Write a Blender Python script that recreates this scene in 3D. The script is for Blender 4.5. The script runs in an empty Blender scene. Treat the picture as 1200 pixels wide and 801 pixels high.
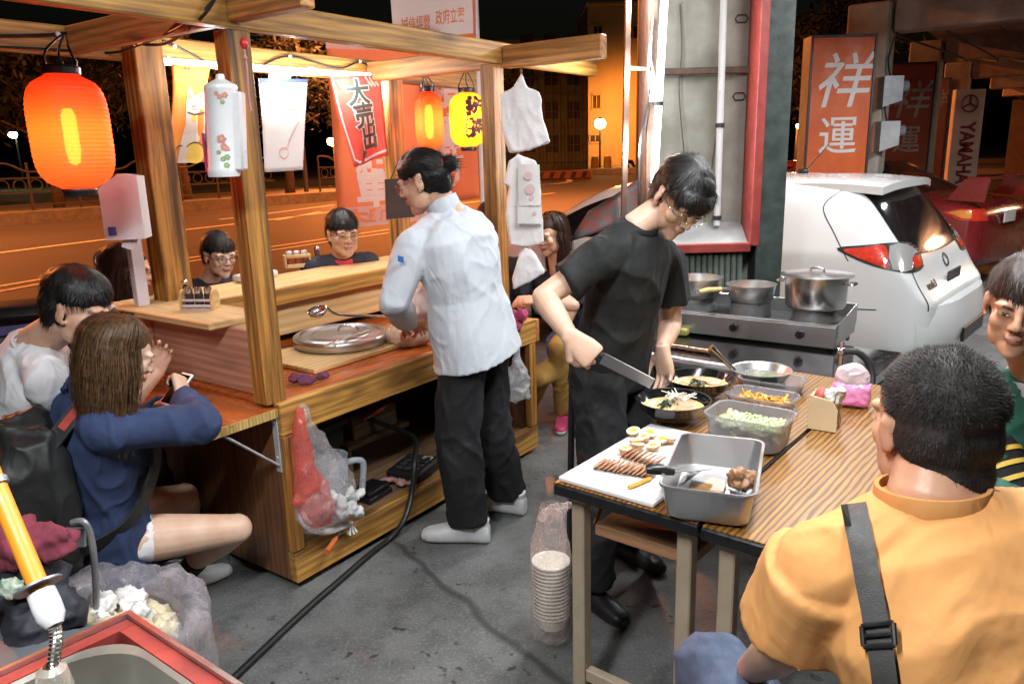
import bpy, bmesh, math, random
import numpy as np
from mathutils import Vector, Matrix, Quaternion, noise
from mathutils.bvhtree import BVHTree

S = bpy.context.scene
COL = S.collection
R = math.radians
rnd = random.Random(7)

# ------------------------------------------------------------------ camera
CH, PITCH, ROLL = 1.65, R(13.7), R(1.54)
_R = Vector((1, 0, 0)); _D = Vector((0, -math.sin(PITCH), -math.cos(PITCH))); _F = Vector((0, math.cos(PITCH), -math.sin(PITCH)))
_IR = math.cos(ROLL) * _R + math.sin(ROLL) * _D
_ID = -math.sin(ROLL) * _R + math.cos(ROLL) * _D
CAMP = Vector((0, 0, CH))
cam = bpy.data.cameras.new("camera"); cam.lens = 27.0; cam.sensor_width = 36.0
cam.clip_start = 0.05; cam.clip_end = 2000
camo = bpy.data.objects.new("camera", cam); COL.objects.link(camo)
M3 = Matrix((_IR, -_ID, -_F)).transposed()
camo.matrix_world = Matrix.Translation(CAMP) @ M3.to_4x4()
S.camera = camo

# ------------------------------------------------------------------ night sky, exposure
W = bpy.data.worlds.new("World"); S.world = W; W.use_nodes = True
wn = W.node_tree.nodes; wl = W.node_tree.links
bg = wn["Background"]
sky = wn.new("ShaderNodeTexSky"); sky.sky_type = 'NISHITA'; sky.sun_disc = False
sky.sun_elevation = R(1.0); sky.sun_rotation = R(200); sky.dust_density = 6.0
wl.new(sky.outputs[0], bg.inputs[0]); bg.inputs[1].default_value = 0.006
S.view_settings.view_transform = 'Standard'; S.view_settings.look = 'None'
S.view_settings.exposure = 0.14; S.view_settings.gamma = 1.0
S.render.engine = 'CYCLES'
S.cycles.use_denoising = True
S.cycles.max_bounces = 8; S.cycles.transparent_max_bounces = 16
S.cycles.sample_clamp_indirect = 6.0
S.cycles.caustics_reflective = False; S.cycles.caustics_refractive = False

# ------------------------------------------------------------------ measuring helpers: a spot seen in the photo -> its place in the world
def ray(x, y): return _F + _IR * ((x - 600) / 900.) + _ID * ((y - 400.5) / 900.)
def G(x, y, z=0.0):
    d = ray(x, y); return CAMP + d * ((z - CH) / d.z)
def PD(x, y, Y):
    d = ray(x, y); return CAMP + d * (Y / d.y)
def PP(x, y, P, n):
    d = ray(x, y); return CAMP + d * ((Vector(P) - CAMP).dot(n) / d.dot(n))
V = Vector

# cart frame: origin at its front left corner, x along the front, y away from the cook
CA = V((-0.867, 2.713, 0)); CU = V((0.582, 0.813, 0)).normalized(); CV = V((-CU.y, CU.x, 0))
CROT = math.atan2(CU.y, CU.x)
def K(a, b, z=0.0): return CA + CU * a + CV * b + V((0, 0, z))
# table frame
T0 = V((0.105, 2.012, 0)); TT = V((0.78, -0.63, 0)).normalized(); TS = V((-TT.y, TT.x, 0))
TROT = math.atan2(TS.y, TS.x)
def T(s, t, z=0.0): return T0 + TS * s + TT * t + V((0, 0, z))

# ------------------------------------------------------------------ scene bookkeeping
def tag(o, label=None, cat=None, group=None, kind=None):
    if label: o['label'] = label
    if cat: o['category'] = cat
    if group: o['group'] = group
    if kind: o['kind'] = kind
    return o
def thing(name, label, cat, loc=(0, 0, 0), rz=0.0, group=None):
    o = bpy.data.objects.new(name, None); COL.objects.link(o)
    o.location = loc; o.rotation_euler = (0, 0, rz); o.empty_display_size = .1
    return tag(o, label, cat, group)
def mx(o):
    m = Matrix.Translation(o.location) @ o.rotation_euler.to_matrix().to_4x4()
    return mx(o.parent) @ m if o.parent else m
def copy_tree(o, parent=None):
    c = o.copy(); COL.objects.link(c)
    if parent: c.parent = parent
    for ch in list(o.children): copy_tree(ch, c)
    return c
def lamp(name, parent, kind, loc, energy, color, size=.1, size_y=None, direction=None, spread=None):
    l = bpy.data.lights.new(name, kind); l.energy = energy; l.color = color
    if kind == 'AREA':
        l.size = size
        if size_y: l.shape = 'RECTANGLE'; l.size_y = size_y
        if spread: l.spread = spread
    elif kind == 'SPOT':
        l.shadow_soft_size = size; l.spot_size = spread or R(120); l.spot_blend = .6
    else: l.shadow_soft_size = size
    o = bpy.data.objects.new(name, l); COL.objects.link(o)
    q = V(direction).to_track_quat('-Z', 'Y').to_matrix().to_4x4() if direction is not None else Matrix()
    mw = Matrix.Translation(loc) @ q
    if parent: o.parent = parent; mw = mx(parent).inverted() @ mw
    o.matrix_local = mw if parent else mw
    if not parent: o.matrix_world = mw
    return o

# ------------------------------------------------------------------ materials
MATS = {}
def _nodes(name):
    m = bpy.data.materials.new(name); m.use_nodes = True
    nt = m.node_tree; b = nt.nodes["Principled BSDF"]
    return m, nt, b
def _coord(nt, scale=(1, 1, 1), kind='Object'):
    tc = nt.nodes.new("ShaderNodeTexCoord"); mp = nt.nodes.new("ShaderNodeMapping")
    nt.links.new(tc.outputs[kind], mp.inputs[0]); mp.inputs['Scale'].default_value = scale
    return mp.outputs[0]
def _noise(nt, co, scale, detail=4, rough=.6, dist=0):
    n = nt.nodes.new("ShaderNodeTexNoise"); n.inputs['Scale'].default_value = scale
    n.inputs['Detail'].default_value = detail; n.inputs['Roughness'].default_value = rough; n.inputs['Distortion'].default_value = dist
    nt.links.new(co, n.inputs['Vector']); return n.outputs[0]
def _ramp(nt, fac, stops):
    r = nt.nodes.new("ShaderNodeValToRGB"); e = r.color_ramp.elements
    while len(e) < len(stops): e.new(.5)
    for k, (p, c) in enumerate(stops):
        e[k].position = p; e[k].color = (c[0], c[1], c[2], 1) if hasattr(c, '__len__') else (c, c, c, 1)
    nt.links.new(fac, r.inputs[0]); return r.outputs[0]
def _mix(nt, fac, a, b, mode='MIX'):
    m = nt.nodes.new("ShaderNodeMix"); m.data_type = 'RGBA'; m.blend_type = mode
    for i, val in ((0, fac), (6, a), (7, b)):
        if hasattr(val, 'links') or hasattr(val, 'is_output'): nt.links.new(val, m.inputs[i])
        elif hasattr(val, '__len__'): m.inputs[i].default_value = (val[0], val[1], val[2], 1)
        else: m.inputs[i].default_value = val
    return m.outputs[2]
def _bump(nt, b, h, strength, dist=.004):
    bu = nt.nodes.new("ShaderNodeBump"); bu.inputs['Strength'].default_value = strength; bu.inputs['Distance'].default_value = dist
    nt.links.new(h, bu.inputs['Height']); nt.links.new(bu.outputs[0], b.inputs['Normal'])
def pm(name, col, rough=.5, metal=0., col2=None, vs=6., var=.25, bump=0., bs=80., coat=0., trans=0., ior=1.45, sss=0., sheen=0., emit=None, es=0., alpha=1., bdist=.003, rvar=.12, lo=.35, hi=.7):
    if name in MATS: return MATS[name]
    m, nt, b = _nodes(name)
    co = _coord(nt)
    c2 = col2 or tuple(c * (1 - var) for c in col)
    n = _noise(nt, co, vs, 5, .6)
    nt.links.new(_ramp(nt, n, [(lo, c2), (hi, col)]), b.inputs['Base Color'])
    b.inputs['Metallic'].default_value = metal
    if rvar:
        n2 = _noise(nt, co, vs * 2.3, 4)
        nt.links.new(_ramp(nt, n2, [(.3, max(.02, rough - rvar)), (.7, min(1, rough + rvar))]), b.inputs['Roughness'])
    else: b.inputs['Roughness'].default_value = rough
    if bump: _bump(nt, b, _noise(nt, co, bs, 4), bump, bdist)
    if coat: b.inputs['Coat Weight'].default_value = coat; b.inputs['Coat Roughness'].default_value = .08
    if trans: b.inputs['Transmission Weight'].default_value = trans; b.inputs['IOR'].default_value = ior
    if sss: b.inputs['Subsurface Weight'].default_value = sss; b.inputs['Subsurface Radius'].default_value = (.012, .005, .003); b.inputs['Subsurface Scale'].default_value = 1.0
    if sheen: b.inputs['Sheen Weight'].default_value = sheen
    if emit: b.inputs['Emission Color'].default_value = (*emit, 1); b.inputs['Emission Strength'].default_value = es
    if alpha < 1: b.inputs['Alpha'].default_value = alpha
    MATS[name] = m; return m
def wood(name, light, dark, axis=2, rough=.45, coat=.0, streak=1., scale=1., knots=.5, bump=.25, ringw=.5):
    """sawn timber: rings stretched along one axis, dark grain streaks and a few knots"""
    if name in MATS: return MATS[name]
    m, nt, b = _nodes(name)
    sc = [9. * scale] * 3; sc[axis] = .9 * scale
    co = _coord(nt, sc)
    big = _noise(nt, co, 1.0, 3, .5, 1.2)
    sc2 = [55. * scale] * 3; sc2[axis] = 2.6 * scale
    fine = _noise(nt, _coord(nt, sc2), 1.0, 5, .65, .3)
    w = nt.nodes.new("ShaderNodeTexWave"); w.wave_type = 'RINGS'; w.rings_direction = 'XYZ'[axis]
    w.inputs['Scale'].default_value = 1.1; w.inputs['Distortion'].default_value = 5.5; w.inputs['Detail'].default_value = 3; w.inputs['Detail Scale'].default_value = 1.2
    nt.links.new(co, w.inputs[0])
    mid = tuple((a * .6 + c * .4) for a, c in zip(light, dark))
    base = _ramp(nt, w.outputs[1], [(.0, mid), (.55, light), (1., tuple(min(1, a * 1.12) for a in light))])
    base = _mix(nt, _ramp(nt, fine, [(.32, .70 * streak), (.56, 0.)]), base, dark)
    base = _mix(nt, _ramp(nt, big, [(.30, .9 * streak), (.48, 0.)]), base, dark)
    if knots:
        sk = [7. * scale] * 3; sk[axis] = 2.0 * scale
        vo = nt.nodes.new("ShaderNodeTexVoronoi"); vo.inputs['Scale'].default_value = .8
        nt.links.new(_coord(nt, sk), vo.inputs[0])
        base = _mix(nt, _ramp(nt, vo.outputs[0], [(.05, min(1, knots * 1.6)), (.20, 0.)]), base, tuple(c * .5 for c in dark))
    nt.links.new(base, b.inputs['Base Color'])
    nt.links.new(_ramp(nt, fine, [(.3, rough + .15), (.7, max(.05, rough - .1))]), b.inputs['Roughness'])
    if coat: b.inputs['Coat Weight'].default_value = coat; b.inputs['Coat Roughness'].default_value = .12
    if bump: _bump(nt, b, fine, bump, .003)
    MATS[name] = m; return m
def zebra(name, light, dark):
    """printed laminate: fine wavy dark lines running along x"""
    m, nt, b = _nodes(name); co = _coord(nt, (.22, 1, 1))
    w = nt.nodes.new("ShaderNodeTexWave"); w.bands_direction = 'Y'; w.inputs['Scale'].default_value = 19; w.inputs['Distortion'].default_value = 15; w.inputs['Detail'].default_value = 4; w.inputs['Detail Scale'].default_value = .22; w.inputs['Detail Roughness'].default_value = .62
    nt.links.new(co, w.inputs[0]); f = _noise(nt, _coord(nt, (3, 140, 140)), 1, 3); g = _noise(nt, _coord(nt, (.7, 5, 5)), 1, 3)
    c = _ramp(nt, w.outputs[1], [(.12, dark), (.42, tuple((a + 2 * d) / 3 for a, d in zip(dark, light))), (.75, light)])
    c = _mix(nt, _ramp(nt, f, [(.4, .45), (.6, 0.)]), c, dark); c = _mix(nt, _ramp(nt, g, [(.35, .5), (.6, 0.)]), c, tuple(d * .45 for d in light))
    nt.links.new(c, b.inputs['Base Color']); b.inputs['Coat Weight'].default_value = .08; b.inputs['Coat Roughness'].default_value = .2
    nt.links.new(_ramp(nt, g, [(.3, .38), (.7, .55)]), b.inputs['Roughness']); MATS[name] = m; return m
def emis(name, col, s):
    if name in MATS: return MATS[name]
    m, nt, b = _nodes(name); b.inputs['Base Color'].default_value = (*col, 1)
    b.inputs['Emission Color'].default_value = (*col, 1); b.inputs['Emission Strength'].default_value = s
    MATS[name] = m; return m
def film(name, col, rough=.25, clear=.55, bump=.6, bs=25.):
    """thin plastic film: part see-through, part milky, glossy creases"""
    if name in MATS: return MATS[name]
    m, nt, b = _nodes(name); co = _coord(nt)
    b.inputs['Base Color'].default_value = (*col, 1); b.inputs['Roughness'].default_value = rough
    b.inputs['Specular IOR Level'].default_value = .7
    n = _noise(nt, co, bs, 4, .6, 1.5); _bump(nt, b, n, bump, .006)
    tr = nt.nodes.new("ShaderNodeBsdfTransparent"); tl = nt.nodes.new("ShaderNodeBsdfTranslucent"); tl.inputs[0].default_value = (*col, 1)
    a1 = nt.nodes.new("ShaderNodeMixShader"); a1.inputs[0].default_value = .45
    nt.links.new(b.outputs[0], a1.inputs[1]); nt.links.new(tl.outputs[0], a1.inputs[2])
    a2 = nt.nodes.new("ShaderNodeMixShader")
    nt.links.new(_ramp(nt, n, [(.3, max(0, clear - .15)), (.7, min(1, clear + .15))]), a2.inputs[0])
    nt.links.new(a1.outputs[0], a2.inputs[1]); nt.links.new(tr.outputs[0], a2.inputs[2])
    nt.links.new(a2.outputs[0], nt.nodes["Material Output"].inputs[0])
    MATS[name] = m; return m

# ------------------------------------------------------------------ mesh builder
class MB:
    def __init__(s): s.v = []; s.f = []; s.m = []; s.mi = 0
    def add(s, verts, faces, mi=None):
        o = len(s.v); s.v += [V(p) for p in verts]
        for f in faces: s.f.append([i + o for i in f]); s.m.append(s.mi if mi is None else mi)
        return s
    def bm(s, bm, M=None, mi=None):
        bm.verts.index_update()
        vs = [(M @ v.co if M else v.co.copy()) for v in bm.verts]
        s.add(vs, [[v.index for v in f.verts] for f in bm.faces], mi); bm.free(); return s
    def box(s, c, size, M=None, bev=.003, mi=None, seg=1):
        b = bmesh.new(); bmesh.ops.create_cube(b, size=1)
        bmesh.ops.scale(b, vec=size, verts=b.verts)
        if bev:
            bev = min(bev, min(size) * .3)
            bmesh.ops.bevel(b, geom=list(b.edges), offset=bev, segments=seg, affect='EDGES', profile=.5)
        m = Matrix.Translation(c)
        return s.bm(b, (M @ m) if M else m, mi)
    def bar(s, p0, p1, w, h, bev=.003, up=(0, 0, 1), mi=None):
        p0 = V(p0); p1 = V(p1); d = p1 - p0; L = d.length; x = d / L
        upv = V(up)
        if abs(x.dot(upv)) > .98: upv = V((1, 0, 0))
        y = upv.cross(x).normalized(); z = x.cross(y)
        M = Matrix.Translation((p0 + p1) / 2) @ Matrix((x, y, z)).transposed().to_4x4()
        return s.box((0, 0, 0), (L, w, h), M, bev, mi)
    def tube(s, pts, r, n=10, caps=True, mi=None, closed=False):
        pts = [V(p) for p in pts]; k = len(pts)
        rs = r if hasattr(r, '__len__') else [r] * k
        ring = []; up = V((0, 0, 1)); prev = None
        for i, p in enumerate(pts):
            if closed: d = pts[(i + 1) % k] - pts[i - 1]
            else: d = pts[min(i + 1, k - 1)] - pts[max(i - 1, 0)]
            d.normalize()
            if prev is None:
                a = d.cross(up)
                if a.length < .05: a = d.cross(V((1, 0, 0)))
                a.normalize()
            else:
                a = prev - d * prev.dot(d); a.normalize()
            prev = a; b2 = d.cross(a)
            ring.append([p + (a * math.cos(t) + b2 * math.sin(t)) * rs[i] for t in [2 * math.pi * j / n for j in range(n)]])
        vs = [q for rg in ring for q in rg]; fs = []
        for i in range(k if closed else k - 1):
            i2 = (i + 1) % k
            for j in range(n): fs.append([i * n + j, i * n + (j + 1) % n, i2 * n + (j + 1) % n, i2 * n + j])
        if caps and not closed: fs.append(list(range(n))[::-1]); fs.append([(k - 1) * n + j for j in range(n)])
        return s.add(vs, fs, mi)
    def lathe(s, prof, c=(0, 0, 0), n=32, M=None, mi=None, a0=0, a1=2 * math.pi, sx=1., sy=1.):
        full = abs(a1 - a0 - 2 * math.pi) < 1e-6; k = n if full else n + 1; vs = []; fs = []
        for (r, z) in prof:
            for j in range(k):
                t = a0 + (a1 - a0) * j / n
                p = V((r * math.cos(t) * sx, r * math.sin(t) * sy, z)); vs.append((M @ p if M else p) + V(c))
        for i in range(len(prof) - 1):
            for j in range(n):
                j2 = (j + 1) % k; fs.append([i * k + j, i * k + j2, (i + 1) * k + j2, (i + 1) * k + j])
        if full:
            if prof[0][0] > 1e-5 and prof[0][0] < 0: pass
        return s.add(vs, fs, mi)
    def disc(s, c, r, n=32, M=None, mi=None, up=True):
        vs = []
        for j in range(n):
            p = V((r * math.cos(2 * math.pi * j / n), r * math.sin(2 * math.pi * j / n), 0)); vs.append((M @ p if M else p) + V(c))
        return s.add(vs, [list(range(n)) if up else list(range(n))[::-1]], mi)
    def ell(s, c, r, M=None, u=16, v=10, mi=None):
        b = bmesh.new(); bmesh.ops.create_uvsphere(b, u_segments=u, v_segments=v, radius=1)
        rr = r if hasattr(r, '__len__') else (r, r, r)
        m = Matrix.Translation(c) @ (M.to_4x4() if M else Matrix()) @ Matrix.Diagonal((*rr, 1))
        return s.bm(b, m, mi)
    def prism(s, poly, z0, z1, M=None, mi=None):
        n = len(poly); a = sum(poly[i][0] * poly[(i + 1) % n][1] - poly[(i + 1) % n][0] * poly[i][1] for i in range(n))
        if a < 0: poly = poly[::-1]
        vs = [V((p[0], p[1], z0)) for p in poly] + [V((p[0], p[1], z1)) for p in poly]
        if M: vs = [M @ q for q in vs]
        fs = [list(range(n))[::-1], list(range(n, 2 * n))] + [[i, (i + 1) % n, n + (i + 1) % n, n + i] for i in range(n)]
        return s.add(vs, fs, mi)
    def grid(s, fn, nu, nv, mi=None, wrap=False):
        vs = [fn(i / nu, j / nv) for j in range(nv + 1) for i in range(nu + 1)]
        fs = [[j * (nu + 1) + i, j * (nu + 1) + i + 1, (j + 1) * (nu + 1) + i + 1, (j + 1) * (nu + 1) + i] for j in range(nv) for i in range(nu)]
        return s.add(vs, fs, mi)
    def sheet(s, fn, nu, nv, th, mi=None):
        """a two-sided cloth or board with thickness th along fn's normal"""
        P = [[V(fn(i / nu, j / nv)) for i in range(nu + 1)] for j in range(nv + 1)]
        def nrm(i, j):
            a = P[j][min(i + 1, nu)] - P[j][max(i - 1, 0)]; b = P[min(j + 1, nv)][i] - P[max(j - 1, 0)][i]
            q = a.cross(b); return q.normalized() if q.length > 1e-9 else V((0, 0, 1))
        top = [P[j][i] + nrm(i, j) * th / 2 for j in range(nv + 1) for i in range(nu + 1)]
        bot = [P[j][i] - nrm(i, j) * th / 2 for j in range(nv + 1) for i in range(nu + 1)]
        N = len(top); w = nu + 1; fs = []
        for j in range(nv):
            for i in range(nu):
                a = j * w + i; fs.append([a, a + 1, a + 1 + w, a + w]); fs.append([N + a, N + a + w, N + a + 1 + w, N + a + 1])
        for i in range(nu): fs.append([i, N + i, N + i + 1, i + 1]); a = nv * w + i; fs.append([a, a + 1, N + a + 1, N + a])
        for j in range(nv): a = j * w; fs.append([a, a + w, N + a + w, N + a]); a = j * w + nu; fs.append([a, N + a, N + a + w, a + w])
        return s.add(top + bot, fs, mi)
    def mesh(s, name, mats, smooth=None, M=None):
        me = bpy.data.meshes.new(name)
        vs = [(M @ p) for p in s.v] if M else s.v
        me.from_pydata([tuple(p) for p in vs], [], s.f)
        for m in (mats if isinstance(mats, (list, tuple)) else [mats]): me.materials.append(m)
        me.polygons.foreach_set('material_index', s.m)
        if smooth is True: me.polygons.foreach_set('use_smooth', [True] * len(me.polygons))
        me.update()
        if smooth not in (True, None, False):
            me.polygons.foreach_set('use_smooth', [True] * len(me.polygons))
            b = bmesh.new(); b.from_mesh(me)
            for e in b.edges:
                if len(e.link_faces) == 2 and e.calc_face_angle(0) > smooth: e.smooth = False
            b.to_mesh(me); b.free()
        return me
    def build(s, name, mats, parent=None, smooth=.6, world=False, loc=None):
        M = None
        if world and parent: M = mx(parent).inverted()
        if loc is not None: M = Matrix.Translation(loc).inverted()
        me = s.mesh(name, mats, smooth, M)
        o = bpy.data.objects.new(name, me); COL.objects.link(o)
        if parent: o.parent = parent
        if loc is not None: o.location = loc
        return o
def obj_from(me, name, parent=None, loc=None):
    o = bpy.data.objects.new(name, me); COL.objects.link(o)
    if parent: o.parent = parent
    if loc is not None: o.location = loc
    return o
def text_mb(body, size, depth=.002, offset=0., bold=0., shear=0., space=1., align='CENTER', res=3):
    """writing as solid letters in the x-y plane, facing +z"""
    c = bpy.data.curves.new("t", 'FONT'); c.body = body; c.size = size; c.extrude = depth / 2; c.offset = offset + bold
    c.align_x = align; c.align_y = 'CENTER'; c.resolution_u = res; c.shear = shear; c.space_character = space
    o = bpy.data.objects.new("t", c); COL.objects.link(o)
    dg = bpy.context.evaluated_depsgraph_get(); dg.update()
    me = bpy.data.meshes.new_from_object(o.evaluated_get(dg))
    mb = MB(); mb.add([v.co.copy() for v in me.vertices], [list(p.vertices) for p in me.polygons])
    bpy.data.objects.remove(o); bpy.data.curves.remove(c); bpy.data.meshes.remove(me)
    return mb
def xf(mb, M):
    mb.v = [M @ p for p in mb.v]; return mb
def frame(o, x, y):
    x = V(x).normalized(); y = V(y); y = (y - x * x.dot(y)).normalized(); z = x.cross(y)
    return Matrix.Translation(o) @ Matrix((x, y, z)).transposed().to_4x4()
def merge(a, b, mi=None):
    o = len(a.v); a.v += b.v
    for f, m in zip(b.f, b.m): a.f.append([i + o for i in f]); a.m.append(m if mi is None else mi)
    return a
def smoothcurve(pts, n=8):
    """Catmull-Rom through the points"""
    pts = [V(p) for p in pts]; out = []
    for i in range(len(pts) - 1):
        p0 = pts[max(i - 1, 0)]; p1 = pts[i]; p2 = pts[i + 1]; p3 = pts[min(i + 2, len(pts) - 1)]
        for k in range(n):
            t = k / n
            out.append(.5 * ((2 * p1) + (-p0 + p2) * t + (2 * p0 - 5 * p1 + 4 * p2 - p3) * t * t + (-p0 + 3 * p1 - 3 * p2 + p3) * t ** 3))
    out.append(pts[-1]); return out
def remesh(mb, voxel, smooth_it=3, fac=.5):
    me = mb.mesh("tmp", [], None)
    o = bpy.data.objects.new("tmp", me); COL.objects.link(o)
    r = o.modifiers.new("r", 'REMESH'); r.mode = 'VOXEL'; r.voxel_size = voxel; r.adaptivity = 0
    if smooth_it:
        s = o.modifiers.new("s", 'SMOOTH'); s.iterations = smooth_it; s.factor = fac
    dg = bpy.context.evaluated_depsgraph_get(); dg.update()
    out = bpy.data.meshes.new_from_object(o.evaluated_get(dg))
    bpy.data.objects.remove(o); bpy.data.meshes.remove(me)
    out.polygons.foreach_set('use_smooth', [True] * len(out.polygons))
    return out
def wrinkle(me, amp, sc, seed=0, stretch=(1, 1, 1), crease=True):
    n = len(me.vertices); co = np.empty(n * 3, 'f'); no = np.empty(n * 3, 'f')
    me.vertices.foreach_get('co', co); me.vertices.foreach_get('normal', no)
    co = co.reshape(-1, 3); no = no.reshape(-1, 3); d = np.empty(n, 'f')
    off = V((seed * 3.7, seed * 1.9, seed * 5.1)); sx, sy, sz = stretch
    for i in range(n):
        p = V((co[i, 0] * sx, co[i, 1] * sy, co[i, 2] * sz)) * sc + off
        q = noise.noise_vector(p * .6) * .7
        a = noise.noise(p + q)
        d[i] = ((1 - min(abs(a) * 2.4, 1)) ** 2 * 1.3 - .5 + .6 * (1 - min(abs(noise.noise(p * 1.9 + q)) * 3, 1)) ** 2) if crease else a
    co += no * (d * amp)[:, None]
    me.vertices.foreach_set('co', co.reshape(-1)); me.update()
    return me
# ================================================================== SETTING
def ground_mats():
    m, nt, b = _nodes("apron_concrete"); co = _coord(nt)
    big = _noise(nt, co, 1.1, 6, .6, .6); mid = _noise(nt, co, 7., 6, .7); fine = _noise(nt, co, 90., 4, .7)
    c = _ramp(nt, big, [(.3, (.094, .099, .096)), (.52, (.130, .136, .132)), (.75, (.180, .183, .177))])
    c = _mix(nt, _ramp(nt, mid, [(.38, .45), (.58, 0.)]), c, (.028, .030, .032))
    c = _mix(nt, _ramp(nt, fine, [(.52, 0.), (.68, .6)]), c, (.26, .26, .25))
    vo = nt.nodes.new("ShaderNodeTexVoronoi"); vo.feature = 'DISTANCE_TO_EDGE'; vo.inputs['Scale'].default_value = .42
    wob = nt.nodes.new("ShaderNodeTexNoise"); wob.inputs['Scale'].default_value = 3.; nt.links.new(co, wob.inputs[0])
    wc = _mix(nt, .12, co, wob.outputs[1]); nt.links.new(wc, vo.inputs[0])
    crack = _ramp(nt, vo.outputs[0], [(.002, .7), (.008, 0.)])
    c = _mix(nt, crack, c, (.018, .018, .018))
    sp = nt.nodes.new("ShaderNodeTexVoronoi"); sp.inputs['Scale'].default_value = 9.; nt.links.new(co, sp.inputs[0])
    patch = _ramp(nt, _noise(nt, co, 1.7, 2), [(.46, 0.), (.54, 1.)])
    spots = _mix(nt, 1., _ramp(nt, _noise(nt, co, 21., 2, .5, .4), [(.63, 0.), (.69, .85)]), patch, 'MULTIPLY')
    c = _mix(nt, spots, c, (.015, .015, .016))
    nt.links.new(c, b.inputs['Base Color'])
    nt.links.new(_ramp(nt, big, [(.35, .42), (.6, .75)]), b.inputs['Roughness'])
    _bump(nt, b, _mix(nt, .5, mid, fine), .5, .006)
    m2, nt, b = _nodes("asphalt"); co = _coord(nt)
    f = _noise(nt, co, 60., 5, .7); bg_ = _noise(nt, co, .35, 4, .6)
    c = _ramp(nt, f, [(.35, (.035, .033, .032)), (.7, (.085, .082, .080))])
    c = _mix(nt, _ramp(nt, bg_, [(.35, .6), (.6, 0.)]), c, (.04, .038, .037))
    nt.links.new(c, b.inputs['Base Color']); b.inputs['Roughness'].default_value = .7; _bump(nt, b, f, .3, .005)
    return m, m2
m_apron, m_asph = ground_mats()
m_paint = pm("road_paint", (.75, .70, .60), .6, vs=14, var=.45, col2=(.35, .33, .28))
m_conc = pm("stained_concrete", (.42, .41, .36), .8, vs=3.5, col2=(.25, .25, .20), bump=.3, bs=40)
m_kerb = pm("kerb_stone", (.20, .19, .17), .8, vs=5, var=.4)
m_pave = pm("far_paving", (.25, .23, .20), .8, vs=2, var=.3)
m_steel = pm("stainless_steel", (.70, .69, .68), .22, 1., vs=5, var=.05, rvar=.05)
m_steel_r = pm("brushed_steel", (.60, .60, .60), .36, 1., vs=4, var=.08, rvar=.06)
m_alum = pm("hammered_aluminium", (.74, .73, .71), .34, 1., vs=9, var=.06, bump=.2, bs=70, rvar=.05)
m_black = pm("black_plastic", (.012, .012, .013), .38, vs=30, var=.3)
m_blackgloss = pm("black_lacquer", (.008, .008, .009), .12, vs=10, var=.2, coat=.6)
m_rubber = pm("black_rubber", (.010, .010, .010), .5, vs=25, var=.3)
m_white = pm("white_plastic", (.74, .75, .76), .35, vs=9, var=.06)
m_whitep = pm("white_paint", (.70, .69, .66), .45, vs=12, var=.15)
m_darkgrey = pm("dark_grey_metal", (.06, .062, .065), .45, .3, vs=15, var=.3)
m_greymetal = pm("grey_metal", (.30, .31, .32), .42, .6, vs=12, var=.25)
m_redrust = pm("red_painted_steel", (.36, .055, .045), .5, vs=9, col2=(.22, .03, .025), bump=.15, bs=40)
m_rust = pm("rusted_brown_steel", (.13, .075, .055), .65, .2, vs=14, var=.5)

def flat(name, poly, z, mat, kind='structure'):
    mb = MB(); n = len(poly); mb.add([V((p[0], p[1], z)) for p in poly], [list(range(n))])
    o = mb.build(name, mat, smooth=None)
    return tag(o, kind=kind) if kind else o
flat("road", [(-400, -60), (400, -60), (400, 600), (-400, 600)], -.012, m_asph)
ap = [(-3.6, -12), (14, -12), (24, 6), (26, 24), (12.6, 20.0), (4.0, 8.8), (2.3, 9.0), (-3.0, 5.2)]
gm = MB(); gm.prism(ap, -.10, 0.0); tag(gm.build("ground", m_apron, smooth=None), kind='structure')

def ribbon(name, pix, w, mat, z=-.004):
    P = smoothcurve([G(x, y, z) for x, y in pix], 5); mb = MB(); vs = []
    for i, p in enumerate(P):
        d = (P[min(i + 1, len(P) - 1)] - P[max(i - 1, 0)]); d.z = 0; d.normalize(); n = V((-d.y, d.x, 0))
        vs += [p + n * w / 2, p - n * w / 2]
    mb.add(vs, [[2 * i, 2 * i + 1, 2 * i + 3, 2 * i + 2] for i in range(len(P) - 1)])
    return tag(mb.build(name, mat, smooth=None), kind='structure')
ribbon("lane_marking", [(-60, 303), (0, 296), (70, 287), (135, 279), (200, 271), (278, 262), (390, 248), (460, 240)], .22, m_paint)
ribbon("lane_marking", [(-60, 345), (0, 335), (60, 325), (135, 314), (204, 305), (236, 300), (325, 288), (378, 280), (460, 268)], .16, m_paint)
ribbon("lane_marking", [(-60, 351), (0, 341), (60, 330), (135, 319), (204, 309), (236, 304), (325, 292), (378, 284), (460, 272)], .14, m_paint)
ribbon("lane_marking", [(257, 257), (300, 252), (391, 240)], .2, m_paint)
ribbon("lane_marking", [(323, 258), (376, 248)], .2, m_paint)
ribbon("lane_marking", [(440, 250), (560, 236), (650, 226)], .2, m_paint)
ribbon("lane_marking", [(600, 214), (640, 216), (668, 212), (650, 207), (612, 206)], .35, m_paint)

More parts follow.
